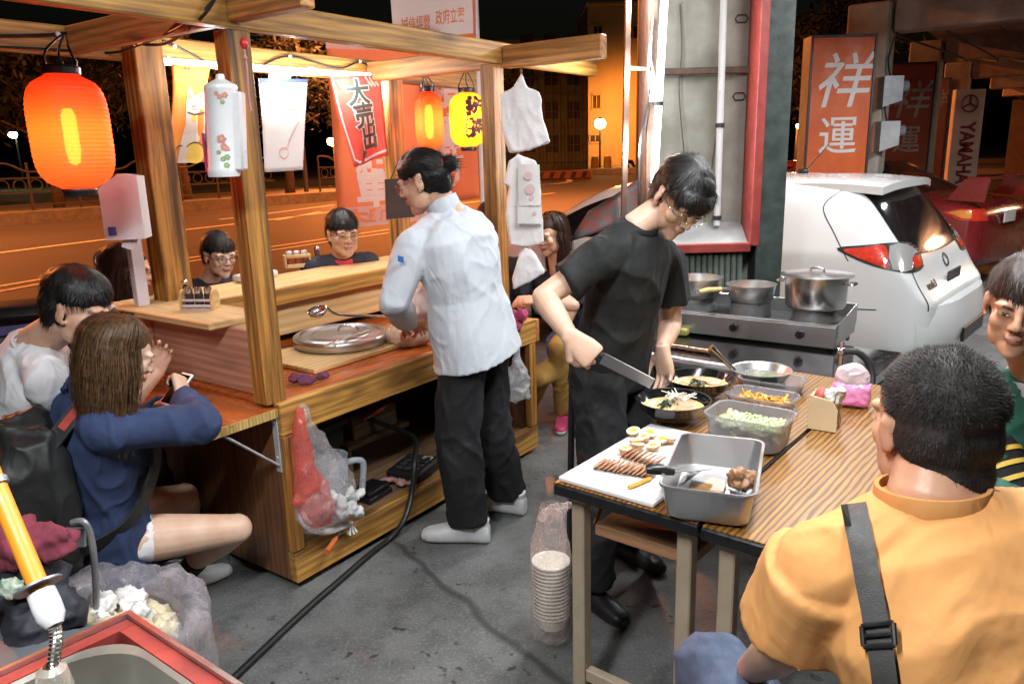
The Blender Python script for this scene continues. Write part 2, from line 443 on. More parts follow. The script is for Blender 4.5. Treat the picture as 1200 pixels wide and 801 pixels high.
# far kerb with planted strip, and the paving beyond
kl = [V((-30, 6.5, 0)), V((-20.5, 17.0, 0)), V((-14.9, 22.8, 0)), V((-7.4, 31.8, 0)), V((-1.2, 39.0, 0))]
mb = MB()
for a, b in zip(kl[:-1], kl[1:]):
    d = (b - a).normalized(); n = V((-d.y, d.x, 0))
    mb.prism([(p.x, p.y) for p in (a, b, b + n * 1.2, a + n * 1.2)], -.01, .36)
tag(mb.build("far_kerb", m_kerb, smooth=None), kind='structure')
flat("far_pavement", [(-90, 20), (-31.5, 8), (-16, 24.2), (-2, 40.5), (6, 62), (60, 66), (200, 200), (-200, 300)], .02, m_pave)
mb = MB(); mb.prism([(4.0, 60.5), (75, 62.5), (75, 63.1), (4.0, 61.1)], -.01, .35)
tag(mb.build("kerb", m_kerb, smooth=None), kind='structure')

# railing along the far kerb
m_rail = pm("galvanised_railing", (.10, .09, .08), .45, .5, vs=8, var=.3)
def railing_panel():
    r = thing("street_railing", "grey street railing panel with ring ornaments across the road", "railing", group="railing panels along the far kerb")
    L = 2.4; mb = MB()
    for x in (0, L * .42): mb = MB(); mb.box((x, 0, .72), (.06, .06, 1.44), bev=0); mb.build("post", m_rail, r, None)
    mb = MB()
    pts = [(0, 0, 1.42), (.5, 0, 1.40), (.95, 0, 1.18), (1.45, 0, 1.18), (1.9, 0, 1.40), (L, 0, 1.42)]
    mb.tube(smoothcurve(pts, 4), .035, 6); mb.bar((0, 0, .98), (L, 0, .98), .04, .05, 0); mb.bar((0, 0, .55), (L, 0, .55), .04, .05, 0); mb.bar((0, 0, .18), (L, 0, .18), .05, .06, 0)
    mb.build("rail", m_rail, r, None)
    mb = MB()
    for k in range(5):
        c = V((.28 + k * .46, 0, .765)); mb.tube([c + V((.17 * math.cos(t), 0, .17 * math.sin(t))) for t in [k2 * math.pi / 6 for k2 in range(12)]], .018, 5, closed=True)
    mb.build("ring_ornament", m_rail, r, None)
    return r
proto = railing_panel(); first = True
for a, b in zip(kl[:-1], kl[1:]):
    d = (b - a).normalized(); n = V((-d.y, d.x, 0)); k = int((b - a).length // 2.4)
    for i in range(k):
        o = proto if first else copy_tree(proto); first = False
        o.location = a + d * (2.4 * i + .1) + n * .5 + V((0, 0, .36)); o.rotation_euler.z = math.atan2(d.y, d.x)

# ---------------------------------------------------------------- trees beyond the road
m_leaf = pm("night_foliage", (.016, .020, .008), .7, vs=.8, col2=(.007, .010, .004), lo=.3, hi=.7)
m_bark = pm("tree_bark", (.09, .065, .045), .85, vs=6, var=.5, bump=.6, bs=15)
def crown_mesh(seed, n, rx, rz, leaf):
    r = random.Random(seed); mb = MB()
    cl = [(V((r.gauss(0, .45) * rx, r.gauss(0, .45) * rx, r.uniform(-.6, .75) * rz)), r.uniform(.25, .5) * rx) for _ in range(26)]
    for i in range(n):
        c, s = cl[i % len(cl)]
        d = V((r.gauss(0, 1), r.gauss(0, 1), r.gauss(0, .8))).normalized() * s * (r.random() ** .4)
        p = c + d; a = V((r.gauss(0, 1), r.gauss(0, 1), r.gauss(0, 1))).normalized(); b = a.orthogonal().normalized()
        l = leaf * r.uniform(.6, 1.3)
        mb.add([p - a * l, p + b * l * .4, p + a * l, p - b * l * .4], [[0, 1, 2, 3]])
    return mb.mesh("crown", m_leaf, None)
def trunk_mesh(seed, h):
    r = random.Random(seed); mb = MB()
    mb.tube([(0, 0, -.3), (.05, .03, h * .4), (-.05, .08, h)], [.24, .17, .10], 8)
    for k in range(5):
        a = r.uniform(0, 6.28); z = h * r.uniform(.55, .95); e = V((math.cos(a) * 1.5, math.sin(a) * 1.5, z + 1.2))
        mb.tube([(0, .05, z), tuple((V((0, .05, z)) + e) / 2 + V((0, 0, .2))), tuple(e)], [.09, .06, .03], 6)
    return mb.mesh("trunk", m_bark, True)
CR = [crown_mesh(1, 3200, 2.6, 2.2, .17), crown_mesh(2, 3200, 2.9, 2.0, .17), crown_mesh(3, 2600, 2.2, 2.6, .17)]
TRK = [trunk_mesh(5, 3.0), trunk_mesh(6, 2.6)]
tl = [(-21.5, 25.5, "bushy dark tree at the left edge behind the far railing"), (-17.5, 30.5, "dark tree standing behind the large red lantern"), (-13.5, 33, "dark tree seen beneath the beams right of the lantern"),
      (-10.3, 37, "dark tree seen between the cat flag and the white flag"), (-6.5, 41, "dark tree seen behind the white pictorial flag"), (-24, 34, "tall dark tree rising at the far left"), (-14, 44, "farthest dark tree of the row behind the railing"), (-1.5, 50, "dark tree behind the orange banners"),
      (14.0, 34, "orange lit tree between the concrete pillar and the orange sign"), (17.8, 45, "farther tree catching orange light behind the orange sign")]
for i, (x, y, lab) in enumerate(tl):
    t = thing("street_tree", lab, "tree", (x, y, 0), rnd.uniform(0, 6), "trees beyond the road")
    s = 1.0 + .25 * rnd.random()
    c = obj_from(CR[i % 3], "crown", t); c.location = (0, 0, 4.3 * s); c.scale = (s, s, s)
    k = obj_from(TRK[i % 2], "trunk", t); k.scale = (s, s, s)

# ---------------------------------------------------------------- street lamps (sodium)
SOD = (1.0, .255, .060)
m_glow = emis("sodium_glow", (1.0, .50, .12), 60)
m_glow2 = emis("greenish_glow", (.75, 1.0, .45), 60)
def street_lamp(px, py, Y, label, r=.25, watts=0, glow=m_glow, group="lit street lamps in the distance"):
    p = PD(px, py, Y)
    t = thing("street_lamp", label, "street lamp", (p.x, p.y, 0), 0, group)
    mb = MB(); mb.tube([(0, 0, 0), (0, 0, p.z + .1)], [.09, .05], 8); mb.build("pole", m_darkgrey, t)
    mb = MB(); mb.ell((0, -.3, p.z), (r, r, r * .8), u=12, v=8); mb.build("lamp_globe", glow, t)
    mb = MB(); mb.tube([(0, 0, p.z + .05), (0, -.3, p.z + .12 + r * .6)], .04, 6); mb.lathe([(.02, .2), (r * 1.15, .02)], (0, -.3, p.z + r * .55), 12); mb.build("bracket", m_darkgrey, t)
    if watts: lamp("lamp_light", t, 'POINT', p + V((0, -.8, -.5)), watts, SOD, .25)
    return t
street_lamp(18, 158, 60, "greenish white street lamp at the far left behind the trees", .30, 0, m_glow2)
street_lamp(391, 166, 44, "orange street lamp beside the left orange banner", .30, 900)
street_lamp(453, 138, 62, "orange street lamp behind the hanging red flag", .38, 0)
street_lamp(572, 116, 75, "small orange lamp above the yellow lantern", .28, 0)
street_lamp(580, 151, 70, "orange street lamp right of the yellow lantern", .42, 900)
street_lamp(934, 148, 42, "small orange lamp between pillar and orange sign", .16, 250)
def tall_lamp(x, y, h, label, watts, dx):
    t = thing("street_lamp", label, "street lamp", (x, y, 0), 0, "tall street lamps over the road")
    mb = MB(); mb.tube([(0, 0, 0), (0, 0, h * .8), (dx * .35, 0, h), (dx, 0, h + .1)], [.11, .08, .06, .05], 8); mb.build("pole", m_darkgrey, t)
    mb = MB(); mb.box((dx, 0, h + .06), (.7, .3, .14), bev=.04); mb.build("lamp_head", m_darkgrey, t)
    mb = MB(); mb.box((dx, 0, h - .03), (.5, .22, .04), bev=.01); mb.build("lamp_lens", m_glow, t)
    lamp("lamp_light", t, 'AREA', V((x + dx, y, h - .09)), watts, SOD, .5, .25, (0, 0, -1))
tall_lamp(-20.0, 15.5, 9.0, "tall street lamp above the road on the far left", 6000, 3.2)
tall_lamp(-9.0, 35.0, 9.0, "tall street lamp above the far kerb beyond the cart", 4000, 3.0)
tall_lamp(4.5, 27.0, 9.0, "tall street lamp above the road behind the white car", 5500, -3.0)
tall_lamp(21.0, 52.0, 9.0, "tall street lamp by the apartment block", 6000, -3.0)

# ---------------------------------------------------------------- buildings across the junction
m_bw = pm("rendered_wall", (.46, .40, .33), .85, vs=.25, var=.18)
m_bg = pm("dark_netting", (.16, .15, .09), .9, vs=.5, var=.5)
m_win = pm("dark_window", (.012, .012, .013), .6, vs=2, var=.3)
BY = 92.0
bl = PD(689, 186, BY); zt = PD(689, 18, BY).z; xr = PD(905, 20, BY).x
b1 = thing("apartment_block", "plain rendered apartment block with orange lit ground storeys", "building", (bl.x, BY, 0))
mb = MB(); mb.box(((xr - bl.x) / 2, 6, zt / 2 + .5), (xr - bl.x, 12, zt + 1), bev=.05); mb.build("wall", m_bw, b1, None)
mb = MB(); mb.box(((xr - bl.x) / 2, 5.9, zt + 1.15), (xr - bl.x + .5, 12.4, .35), bev=.05); mb.build("parapet", m_bw, b1, None)
def window(b, x0, y0, x1, y1):
    a = PD(x0, y0, BY) - V((bl.x, BY, 0)); c = PD(x1, y1, BY) - V((bl.x, BY, 0))
    mb = MB(); w = c.x - a.x; h = a.z - c.z; cx = (a.x + c.x) / 2; cz = (a.z + c.z) / 2
    for dx, dz, ww, hh in ((0, h / 2, w + .3, .18), (0, -h / 2, w + .4, .22), (-w / 2, 0, .15, h), (w / 2, 0, .15, h), (0, 0, .09, h)): mb.box((cx + dx, -.06, cz + dz), (ww, .2, hh), bev=0)
    f = mb.build("window", m_bw, b, None)
    mb = MB(); mb.box((cx, -.012, cz), (w, .02, h), bev=0); mb.build("pane", m_win, f, None)
for q in ((695, 30, 706, 46), (694, 111, 704, 128), (691, 158, 704, 167), (735, 30, 748, 46)): window(b1, *q)
b2l = PD(606, 186, 80)
b2 = thing("scaffolded_building", "dark building wrapped in netting and scaffold poles", "building", (b2l.x, 80, 0))
w2 = PD(688, 100, 80).x - b2l.x; h2 = PD(640, 60, 80).z
mb = MB(); mb.box((w2 / 2, 4, h2 / 2), (w2, 8, h2), bev=.05); mb.build("wall", m_bg, b2, None)
mb = MB()
for k in range(11): mb.box((k * w2 / 10, -.35, h2 / 2), (.10, .10, h2), bev=0)
for k in range(7): mb.box((w2 / 2, -.35, .8 + k * h2 / 7), (w2, .08, .08), bev=0)
mb.build("scaffold", m_rail, b2, None)
for k in range(3):
    for j in range(4):
        f = MB(); f.box((1.2 + k * 2.3, -.03, 2.6 + j * 3.2), (1.3, .12, 1.6), bev=0); f.build("window", m_win, b2, None)
b3 = thing("far_building", "unlit building block seen dimly behind the scaffolded building", "building", (PD(560, 100, 120).x, 120, 0))
mb = MB(); mb.box((9, 5, 9), (26, 10, 18), bev=.05); mb.build("wall", m_bw, b3, None)
for k in range(6):
    for j in range(3):
        f = MB(); f.box((-2 + k * 4, -.03, 5 + j * 4.6), (1.8, .12, 1.8), bev=0); f.build("window", m_win, b3, None)
p = PD(703, 145, 84)
t = thing("street_lamp", "bright orange street lamp in front of the apartment block", "street lamp", (p.x, 84, 0), 0, "lit street lamps in the distance")
mb = MB(); mb.tube([(0, 0, 0), (0, 0, p.z)], [.12, .07], 8); mb.build("pole", m_darkgrey, t)
mb = MB(); mb.ell((0, -.2, p.z), (.6, .6, .55), u=14, v=8); mb.build("lamp_globe", emis("bright_globe", (1, .62, .2), 70), t)
mb = MB(); mb.lathe([(.1, .62), (.75, .45)], (0, -.2, p.z), 12); mb.build("shade", m_darkgrey, t)
lamp("lamp_light", t, 'SPOT', V((p.x + 3, 85.2, p.z + 1.6)), 6000, (1, .27, .03), .4, direction=(.15, 1, -.55), spread=R(165))

# small things along the far kerb
def bollard(px, py, Y, lab):
    p = PD(px, py, Y); t = MB(); t.lathe([(0, 1.25), (.32, 1.2), (.4, .9), (.42, 0)], n=12)
    o = t.build("bollard", pm("yellow_bollard", (.75, .45, .06), .5, vs=5, var=.2), loc=None, smooth=.8); o.location = (p.x, Y, 0); tag(o, lab, "bollard", "yellow bollards by the lit wall")
bollard(697, 180, 82, "yellow bollard left of the bright street lamp"); bollard(712, 180, 82, "yellow bollard right of the bright street lamp")
def barrier(px, py, lab):
    p = G(px, py); t = thing("road_barrier", lab, "barrier", (p.x, p.y, 0))
    mb = MB(); mb.box((1.8, 0, .28), (3.6, .5, .56), bev=.08); mb.build("block", pm("orange_barrier", (.22, .07, .03), .5, vs=3, var=.2), t)
    mb = MB()
    for k in range(5): mb.prism([(k * .7 + .1, .1), (k * .7 + .38, .1), (k * .7 + .55, .48), (k * .7 + .27, .48)], .252, .256, Matrix.Rotation(R(90), 4, 'X'))
    mb.build("stripe", m_black, t, None)
barrier(628, 211, "striped orange barrier block on the road beside the hanging bags")

# parked scooters by the lit wall and at the far right
def scooter(x, y, rz, label, body, lit=False, s=1.0):
    t = thing("parked_scooter", label, "scooter", (x, y, 0), rz, "parked scooters")
    for wx in (-.62, .62):
        mb = MB(); mb.lathe([(.13, -.05), (.25, -.05), (.27, 0), (.25, .05), (.13, .05)], n=20, M=Matrix.Rotation(R(90), 4, 'X')); mb.v = [p + V((wx, 0, .27)) for p in mb.v]; mb.build("wheel", m_rubber, t)
    mb = MB(); mb.tube(smoothcurve([(-.75, 0, .62), (-.45, 0, .66), (-.05, 0, .58), (0, 0, .33), (.3, 0, .32), (.48, 0, .62), (.55, 0, .95)], 5), [.10] + [.15] * 14 + [.10] * 15 + [.07], 10); mb.build("body", body, t)
    mb = MB(); mb.ell((-.35, 0, .80), (.38, .14, .07)); mb.build("seat", m_rubber, t)
    mb = MB(); mb.tube([(.48, -.33, 1.02), (.55, 0, .98), (.48, .33, 1.02)], .02, 8); mb.build("handlebar", m_black, t)
    mb = MB(); mb.ell((.62, 0, .88), (.06, .09, .08), u=12, v=8); mb.build("headlight", emis("scooter_lamp", (1, .85, .6), 14) if lit else m_steel, t)
    for sy in (-1, 1):
        mb = MB(); mb.tube([(.5, sy * .26, 1.02), (.46, sy * .34, 1.2)], .008, 6); mb.ell((.46, sy * .36, 1.24), (.02, .07, .045), u=10, v=6); mb.build("mirror", m_black, t)
    return t
m_sc1 = pm("dark_scooter_paint", (.03, .03, .035), .2, vs=4, coat=.7); m_sc2 = pm("grey_scooter_paint", (.30, .30, .31), .25, vs=4, coat=.6); m_sc3 = pm("ochre_scooter_paint", (.45, .22, .05), .25, vs=4, coat=.6)
p = PD(742, 178, 74); scooter(p.x, p.y, .3, "dark scooter parked in front of the orange lit wall", m_sc1)
p = PD(751, 180, 72); scooter(p.x + .5, p.y, -.2, "second dark scooter parked nearer the rusted post", m_sc1)

# ---------------------------------------------------------------- the arcade on the right: columns, ceiling, box signs
AU = CU.copy(); AN = V((AU.y, -AU.x, 0))
m_ceil = pm("peeling_ceiling", (.42, .33, .27), .9, vs=1.6, col2=(.24, .17, .13), bump=.4, bs=9, lo=.4, hi=.6)
CZ = 3.25
c1 = PD(1012, 150, 9.6); c1.z = 0
arc = thing("arcade_building", "old arcade building with a peeling ceiling over the parked cars", "building", (c1.x, c1.y, 0), math.atan2(AU.y, AU.x))
mb = MB(); mb.box((6.5, -5.15, CZ + .15), (42, 10, .3), bev=0); mb.build("ceiling", m_ceil, arc, None)
mb = MB()
for k in range(-2, 5): mb.box((k * 4.3 + .1, -5.05, CZ - .16), (.35, 9.6, .36), bev=.02)
mb.build("ceiling_beam", m_ceil, arc, None)
mb = MB(); mb.box((16.0, -9.9, 1.6), (22, .3, 3.2), bev=0); mb.build("back_wall", pm("shop_wall", (.13, .09, .07), .8, vs=1.5, var=.4), arc, None)
mb = MB(); mb.box((26.6, -5, 1.6), (.3, 10, 3.2), bev=0); mb.build("end_wall", MATS["shop_wall"], arc, None)
mb = MB()
for i in range(4): mb.tube(smoothcurve([(-.2 + i * .1, -.3 - i * .5, CZ - .4), (1.5, -.8 - i * .4, CZ - .55 - .06 * i), (3.8, -.5 - i * .3, CZ - .38)], 6), .012, 5)
mb.build("cable_run", m_rubber, arc)
def column(d, label, sign):
    # d metres along the arcade from the first column
    t = thing("arcade_column", label, "column", c1 + AU * d, math.atan2(AU.y, AU.x), "arcade columns")
    mb = MB(); mb.box((0, 0, CZ / 2 - .01), (.42, .46, CZ - .02), bev=.02); mb.build("shaft", m_conc, t, None)
    return t
FACE = V((-.30, -.954, 0)).normalized()           # the way the box signs face
m_orange = pm("orange_sign_face", (.75, .15, .022), .5, vs=2.2, col2=(.62, .10, .016))
m_orange2 = pm("shaded_orange_sign_face", (.42, .09, .03), .5, vs=2.2, col2=(.30, .06, .025))  # darker copy of the sign orange, arcade shade put into its colour
m_let = pm("white_lettering", (.78, .76, .74), .5, vs=8, var=.08)
m_letdim = pm("shaded_lettering", (.50, .40, .34), .6, vs=8, var=.3)  # letter white darkened in colour for the dimmer signs deeper in the arcade
def box_sign(px0, py0, px1, py1, Y, label, face, lm, text):
    a = PD(px0, py0, Y); b = PD(px1, py0, Y); w = (b - a).length; top = a.z; bot = .62
    ctr = (a + b) / 2; ctr.z = 0
    t = thing("box_sign", label, "sign", ctr, 0, "orange box signs on the columns")
    h = top - bot
    mb = MB(); mb.box((0, .12, bot + h / 2), (w, .24, h), bev=.006); mb.build("case", m_greymetal, t)
    mb = MB(); mb.box((0, -.006, bot + h / 2), (w - .05, .012, h - .05), bev=0); mb.build("sign_face", face, t, None)
    mb = MB()
    for dx, dz, ww, hh in ((0, h / 2 - .012, w, .03), (0, -h / 2 + .012, w, .03), (-w / 2 + .012, 0, .026, h - .06), (w / 2 - .012, 0, .026, h - .06)): mb.box((dx, -.012, bot + h / 2 + dz), (ww, .026, hh), bev=.003)
    mb.build("frame", m_darkgrey, t)
    F_ = lambda z: frame((0, -.0145, z), (1, 0, 0), (0, 0, 1))
    for ch, dz, sz, sh in text:
        mb = text_mb(ch, sz * w, .004, 0, .003, sh); xf(mb, F_(top - dz * w)); mb.build("lettering", lm, t, None)
    return t
column(0, "pale concrete arcade column behind the brightest orange sign", 1)
box_sign(951, 42, 1028, 42, 9.1, "bright orange box sign with white characters behind the white car", m_orange, m_let, (("祥", .72, .86, .22), ("運", 1.52, .62, 0)))
column(4.3, "second arcade column, dimly lit, behind the red car", 1)
box_sign(1042, 74, 1098, 74, 12.6, "dim orange box sign with dimmed characters between two grey meter boxes and the red car", m_orange2, m_letdim, (("祥", .80, .80, .22), ("運", 1.6, .6, 0)))
column(8.6, "third and farthest arcade column beside the white vertical sign", 1)
box_sign(1088, 92, 1115, 92, 16.4, "farthest orange box sign, almost hidden beside the white vertical sign", m_orange2, m_letdim, (("祥", .9, .8, .22),))
# white vertical sign, writing turned a quarter
a = PD(1121, 105, 14.0); b = PD(1156, 105, 14.0); w = (b - a).length; h = 1.75
t = thing("vertical_sign", "white vertical sign with dark red lettering above the red car", "sign", ((a.x + b.x) / 2, 14.0, 0))
mb = MB(); mb.box((0, .06, a.z - h / 2), (w, .12, h), bev=.01); mb.build("panel", pm("cream_sign", (.70, .62, .55), .5, vs=3), t)
m_dred = pm("dark_red_lettering", (.22, .02, .03), .5, vs=6)
mb = text_mb("YAMAHA", w * .66, .006, 0, .012); mb.v = [V((p.x * .74, p.y, p.z)) for p in mb.v]
xf(mb, frame((0, -.004, a.z - h * .62), (0, 0, -1), (1, 0, 0))); mb.build("lettering", m_dred, t, None)
mb = MB(); c = V((0, -.006, a.z - .24)); mb.tube([c + V((.14 * math.cos(k * .314), 0, .14 * math.sin(k * .314))) for k in range(20)], .014, 6, closed=True)
for k in range(3):
    an = R(90 + 120 * k); mb.bar(c, c + V((.135 * math.cos(an), 0, .135 * math.sin(an))), .02, .03, 0)
mb.build("emblem", m_dred, t)
# electricity meters on the first column
for (px, py, lab) in ((1042, 108, "upper grey electricity meter box on the arcade column"), (1038, 160, "lower grey electricity meter box on the arcade column")):
    p = PD(px, py, 9.25); t = thing("meter_box", lab, "meter box", (p.x, p.y, p.z), 0, "electricity meters on the column")
    mb = MB(); mb.prism([(-.11, -.17), (.11, -.10), (.11, .17), (-.11, .17)], -.10, .10, Matrix.Rotation(R(90), 4, 'X')); mb.build("case", m_greymetal if 'upper' in lab else pm("pale_meter", (.5, .52, .53), .5, vs=6), t)
    mb = MB(); mb.tube([(.11, 0, .06), (.20, 0, .06)], [.07, .065], 12); mb.build("dial_housing", pm("meter_glass", (.2, .21, .22), .15, vs=9), t)
    mb = MB(); mb.tube(smoothcurve([(0, 0, .17), (-.03, .02, .35), (.02, .04, .6)], 4), .012, 6); mb.build("conduit", m_rubber, t)
# scooters deep in the arcade
p = G(1182, 238); scooter(p.x + .6, p.y, -1.9, "ochre scooter with lit lamp at the far right of the arcade", m_sc3, True)
p = G(1190, 226); scooter(p.x + 1.1, p.y + .8, -2.1, "grey scooter farther back at the right edge of the arcade", m_sc2, False)
tl_ = thing("arcade_lamp", "warm lamp under the ceiling deep inside the arcade", "lamp", tuple(c1 + AU * 8 + AN * 5.5 + V((0, 0, CZ - .35))))
mb = MB(); mb.tube([(-.6, 0, 0), (.6, 0, 0)], .03, 8); mb.build("tube", emis("warm_tube", (1, .55, .25), 8), tl_); mb = MB(); mb.box((0, 0, .07), (1.3, .09, .06)); mb.build("housing", m_white, tl_)
lamp("tube_light", tl_, 'POINT', c1 + AU * 8 + AN * 5.5 + V((0, 0, CZ - .55)), 150, (1, .58, .34), .3)

# ---------------------------------------------------------------- near pillar with red framed recess, and its tubes
m_green = pm("weathered_green_concrete", (.17, .21, .17), .8, vs=7, col2=(.07, .085, .07), bump=.4, bs=50)
PY = 4.35
pa = PD(779, 150, PY); pb = PD(884, 150, PY); pc = PD(912, 150, PY + .5)
pil = thing("concrete_pillar", "grey concrete pillar framed by red painted steel behind the stove", "pillar", (pa.x, PY, 0))
wp = pb.x - pa.x; zs = PD(845, 284, PY).z; ztop = CZ
def L_(x0, x1, y0, y1, z0, z1, name, mat, bev=.004):
    mb = MB(); mb.box(((x0 + x1) / 2, (y0 + y1) / 2, (z0 + z1) / 2), (x1 - x0, y1 - y0, z1 - z0), bev=bev); return mb.build(name, mat, pil, None)
m_wallrec = pm("stained_grey_concrete", (.40, .40, .35), .8, vs=3, col2=(.22, .22, .18), bump=.35, bs=28)
L_(-.04, wp + .15, .16, .62, 0, ztop, "shaft", m_wallrec)
L_(-.095, -.048, .0, .30, zs - .02, ztop, "jamb", m_rust)
L_(wp - .005, wp + .045, -.04, .158, zs - .02, ztop, "jamb", m_redrust)
L_(wp + .047, wp + .20, .02, .158, 0, ztop, "side_post", pm("dark_green_post", (.055, .075, .065), .6, vs=10, col2=(.02, .03, .026), bump=.3, bs=30))
L_(-.045, wp - .008, -.06, -.02, zs - .05, zs, "sill_edge", m_redrust)
mb = MB(); mb.add([(-.045, -.018, zs - .012), (wp - .008, -.018, zs - .012), (wp - .008, .157, zs + .10), (-.045, .157, zs + .10)], [[0, 1, 2, 3]]); mb.add([(-.045, -.018, zs - .012), (-.045, .157, zs + .10), (-.045, .157, zs - .012)], [[0, 1, 2]]); mb.build("sill", pm("grey_sill", (.40, .41, .41), .6, vs=6), pil, None)
mb = MB()
for k in range(14):
    x = -.01 + k * (wp - .02) / 14; mb.box((x + .016, .04, (zs - .06) / 2), (.028, .10, zs - .06), bev=.008)
mb.build("lower_panel", m_green, pil, None)
zb = PD(845, 80, PY).z
mb = MB(); mb.bar((-.048, .12, zb), (wp, .12, zb), .03, .035); mb.build("cross_bar", m_rust, pil)
mb = MB()
for (px, py) in ((870, 22), (867, 113)):
    q = PD(px, py, PY + .15) - V((pa.x, PY, 0)); s = .032
    mb.tube([q + V((s * 1.0, 0, 0)), q + V((s * .6, 0, s * .6)), q + V((-s * .8, 0, s * .6)), q + V((-s * 1.2, 0, 0)), q + V((-s * .8, 0, -s * .6)), q + V((s * .6, 0, -s * .6))], .004, 6, closed=True)
mb.build("bracket_ring", m_darkgrey, pil)
mb = MB(); mb.tube(smoothcurve([PD(797, 5, PY + .15), PD(799, 60, PY + .14), PD(796, 110, PY + .14), PD(803, 190, PY + .14)], 5), .004, 5); mb.tube(smoothcurve([PD(843, 140, PY + .13), PD(838, 170, PY + .13), PD(833, 205, PY + .13)], 5), .004, 5); mb.build("wire", pm("brown_wire", (.12, .09, .05), .6), pil, world=True)
def tube_lamp(p0, p1, Y, label, lit):
    a = PD(*p0, Y); b = PD(*p1, Y)
    t = thing("fluorescent_tube", label, "tube lamp", b, 0, "tubes fixed upright to the pillar")
    mb = MB(); mb.tube([a, b], .0195, 12); mb.build("tube", emis("lit_tube", (1.0, .97, .94), 9) if lit else m_white, t, world=True)
    mb = MB()
    for f in (.06, .62, .97): q = a.lerp(b, f); mb.tube([q + (b - a).normalized() * .012, q - (b - a).normalized() * .012], .025, 10); mb.bar(q, q + V((0, .11, 0)), .02, .02)
    mb.build("clip", m_darkgrey, t, world=True)
    if lit:
        for f in (.2, .5, .8): lamp("tube_light", t, 'POINT', a.lerp(b, f) + V((-.16, -.05, 0)), 16, (1, .98, .95), .03)
    return t
tube_lamp((782, -60), (766, 225), PY - .02, "lit white fluorescent tube standing upright at the left of the pillar", True)
tube_lamp((850, -60), (840, 264), PY + .10, "unlit white tube standing upright in the middle of the pillar", False)
# rusted steel frame beside the pillar
t = thing("iron_gate", "thin rusted iron gate frame standing left of the pillar", "frame", (PD(730, 200, PY).x, PY, 0))
a = PD(739, -60, PY); b = PD(727, 300, PY); b.z = 0
mb = MB(); mb.bar(V((b.x, PY, 0)), V((a.x, PY, CZ)), .045, .03); mb.build("post", m_rust, t, world=True)
mb = MB(); mb.bar(PD(735, 80, PY) + V((.01, 0, 0)), PD(764, 81, PY), .02, .02); mb.build("rail", m_rust, t, world=True)
mb = MB(); mb.tube(smoothcurve([PD(764, 20, PY), PD(763, 70, PY), PD(758, 130, PY), PD(751, 165, PY), PD(749, 200, PY), PD(748, 240, PY)], 6), [.006] * 12 + [.011] * 10 + [.006] * 9, 6); mb.build("hanging_cable", m_rubber, t, world=True)
mb = MB(); mb.sheet(lambda s, q: PD(765 - 5 * q * math.sin(q * 5) - 9 * s * q, 20 + 100 * q, PY - .01) + V((0, .02 * math.sin(s * 9 + q * 7), 0)), 4, 14, .003); mb.build("plastic_strip", film("clear_strip", (.85, .85, .85)), t, world=True)

t = thing("leaning_panel", "scuffed grey and red panel leaning in front of the white car's side window", "panel", PD(715, 255, 4.6))
P4 = [PD(668, 282, 4.5), PD(690, 248, 4.6), PD(752, 206, 4.7), PD(757, 252, 4.55)]
mb = MB(); mb.sheet(lambda s, q: P4[0].lerp(P4[3], s).lerp(P4[1].lerp(P4[2], s), q) + V((0, -.05 * math.sin(s * 3.1), 0)), 8, 4, .012); mb.build("panel_face", pm("scuffed_red_grey", (.040, .038, .038), .5, vs=16, col2=(.085, .016, .014), lo=.45, hi=.55), t, True, world=True)
# ---------------------------------------------------------------- arcade ceiling lights over the tables, then added ones for car and signs
def ceiling_light(x, y, z, label, watts, rz=0):
    t = thing("ceiling_light", label, "ceiling light", (x, y, z), rz, "fluorescent lights under the arcade ceiling")
    mb = MB(); mb.box((0, 0, .05), (1.25, .12, .06), bev=.01); mb.build("housing", m_white, t)
    mb = MB(); mb.tube([(-.59, 0, 0), (.59, 0, 0)], .018, 10); mb.build("tube", emis("ceiling_tube", (.95, .98, 1.0), 12), t)
    mb = MB()
    for sx in (-.45, .45): mb.tube([(sx, 0, .08), (sx, 0, CZ - z)], .006, 6)
    mb.build("hanger", m_greymetal, t)
    lamp("tube_light", t, 'AREA', V((x, y, z - .03)), watts, (.96, .98, 1.0), 1.2, .08, (0, 0, -1)).rotation_euler[2] = 0
    return t
ceiling_light(.75, 1.75, 2.75, "hanging fluorescent light above the prep tables", 62, TROT)
ceiling_light(-.7, .2, 2.85, "hanging fluorescent light above the sink", 92, CROT)
ceiling_light(1.9, 3.4, 2.85, "hanging fluorescent light above the stove", 45, TROT)
ceiling_light(4.3, 4.0, 2.95, "added hanging light that brightens the rear of the white car", 60, CROT)  # added out of view to light the car's rear and the youth
ceiling_light(2.35, 5.6, 2.98, "added hanging light that whitens the roof of the white car", 60, CROT)  # extra lamp above the view, put in so the car roof turns white
ceiling_light(4.9, 6.3, 2.95, "added hanging light that brightens the orange signs", 120, CROT)  # invented lamp outside the view, lifts the dark box signs
# ================================================================== THE FOOD CART
YEL = (.58, .335, .065); BRN = (.085, .045, .015)
w_z = wood("burnt_pine_upright", (.50, .225, .045), (.075, .030, .008), 2, .5, 0, 1.25)
w_x = wood("burnt_pine_lengthwise", (.54, .275, .058), (.13, .055, .015), 0, .5)
w_y = wood("burnt_pine_crosswise", (.52, .24, .07), (.14, .06, .02), 1, .5)
w_top = wood("varnished_red_counter", (.52, .125, .022), (.20, .045, .010), 0, .26, .3, .7, bump=.1, knots=.2)
w_topy = wood("varnished_red_shelf", (.52, .125, .022), (.20, .045, .010), 1, .26, .3, .7, bump=.1, knots=.2)
w_pale = wood("pale_pine_ledge", (.68, .47, .22), (.42, .25, .09), 0, .45, 0, .5, bump=.1, knots=.25)
w_paley = wood("pale_pine_ledge_crosswise", (.68, .46, .22), (.42, .25, .09), 1, .45, 0, .5, bump=.1, knots=.25)
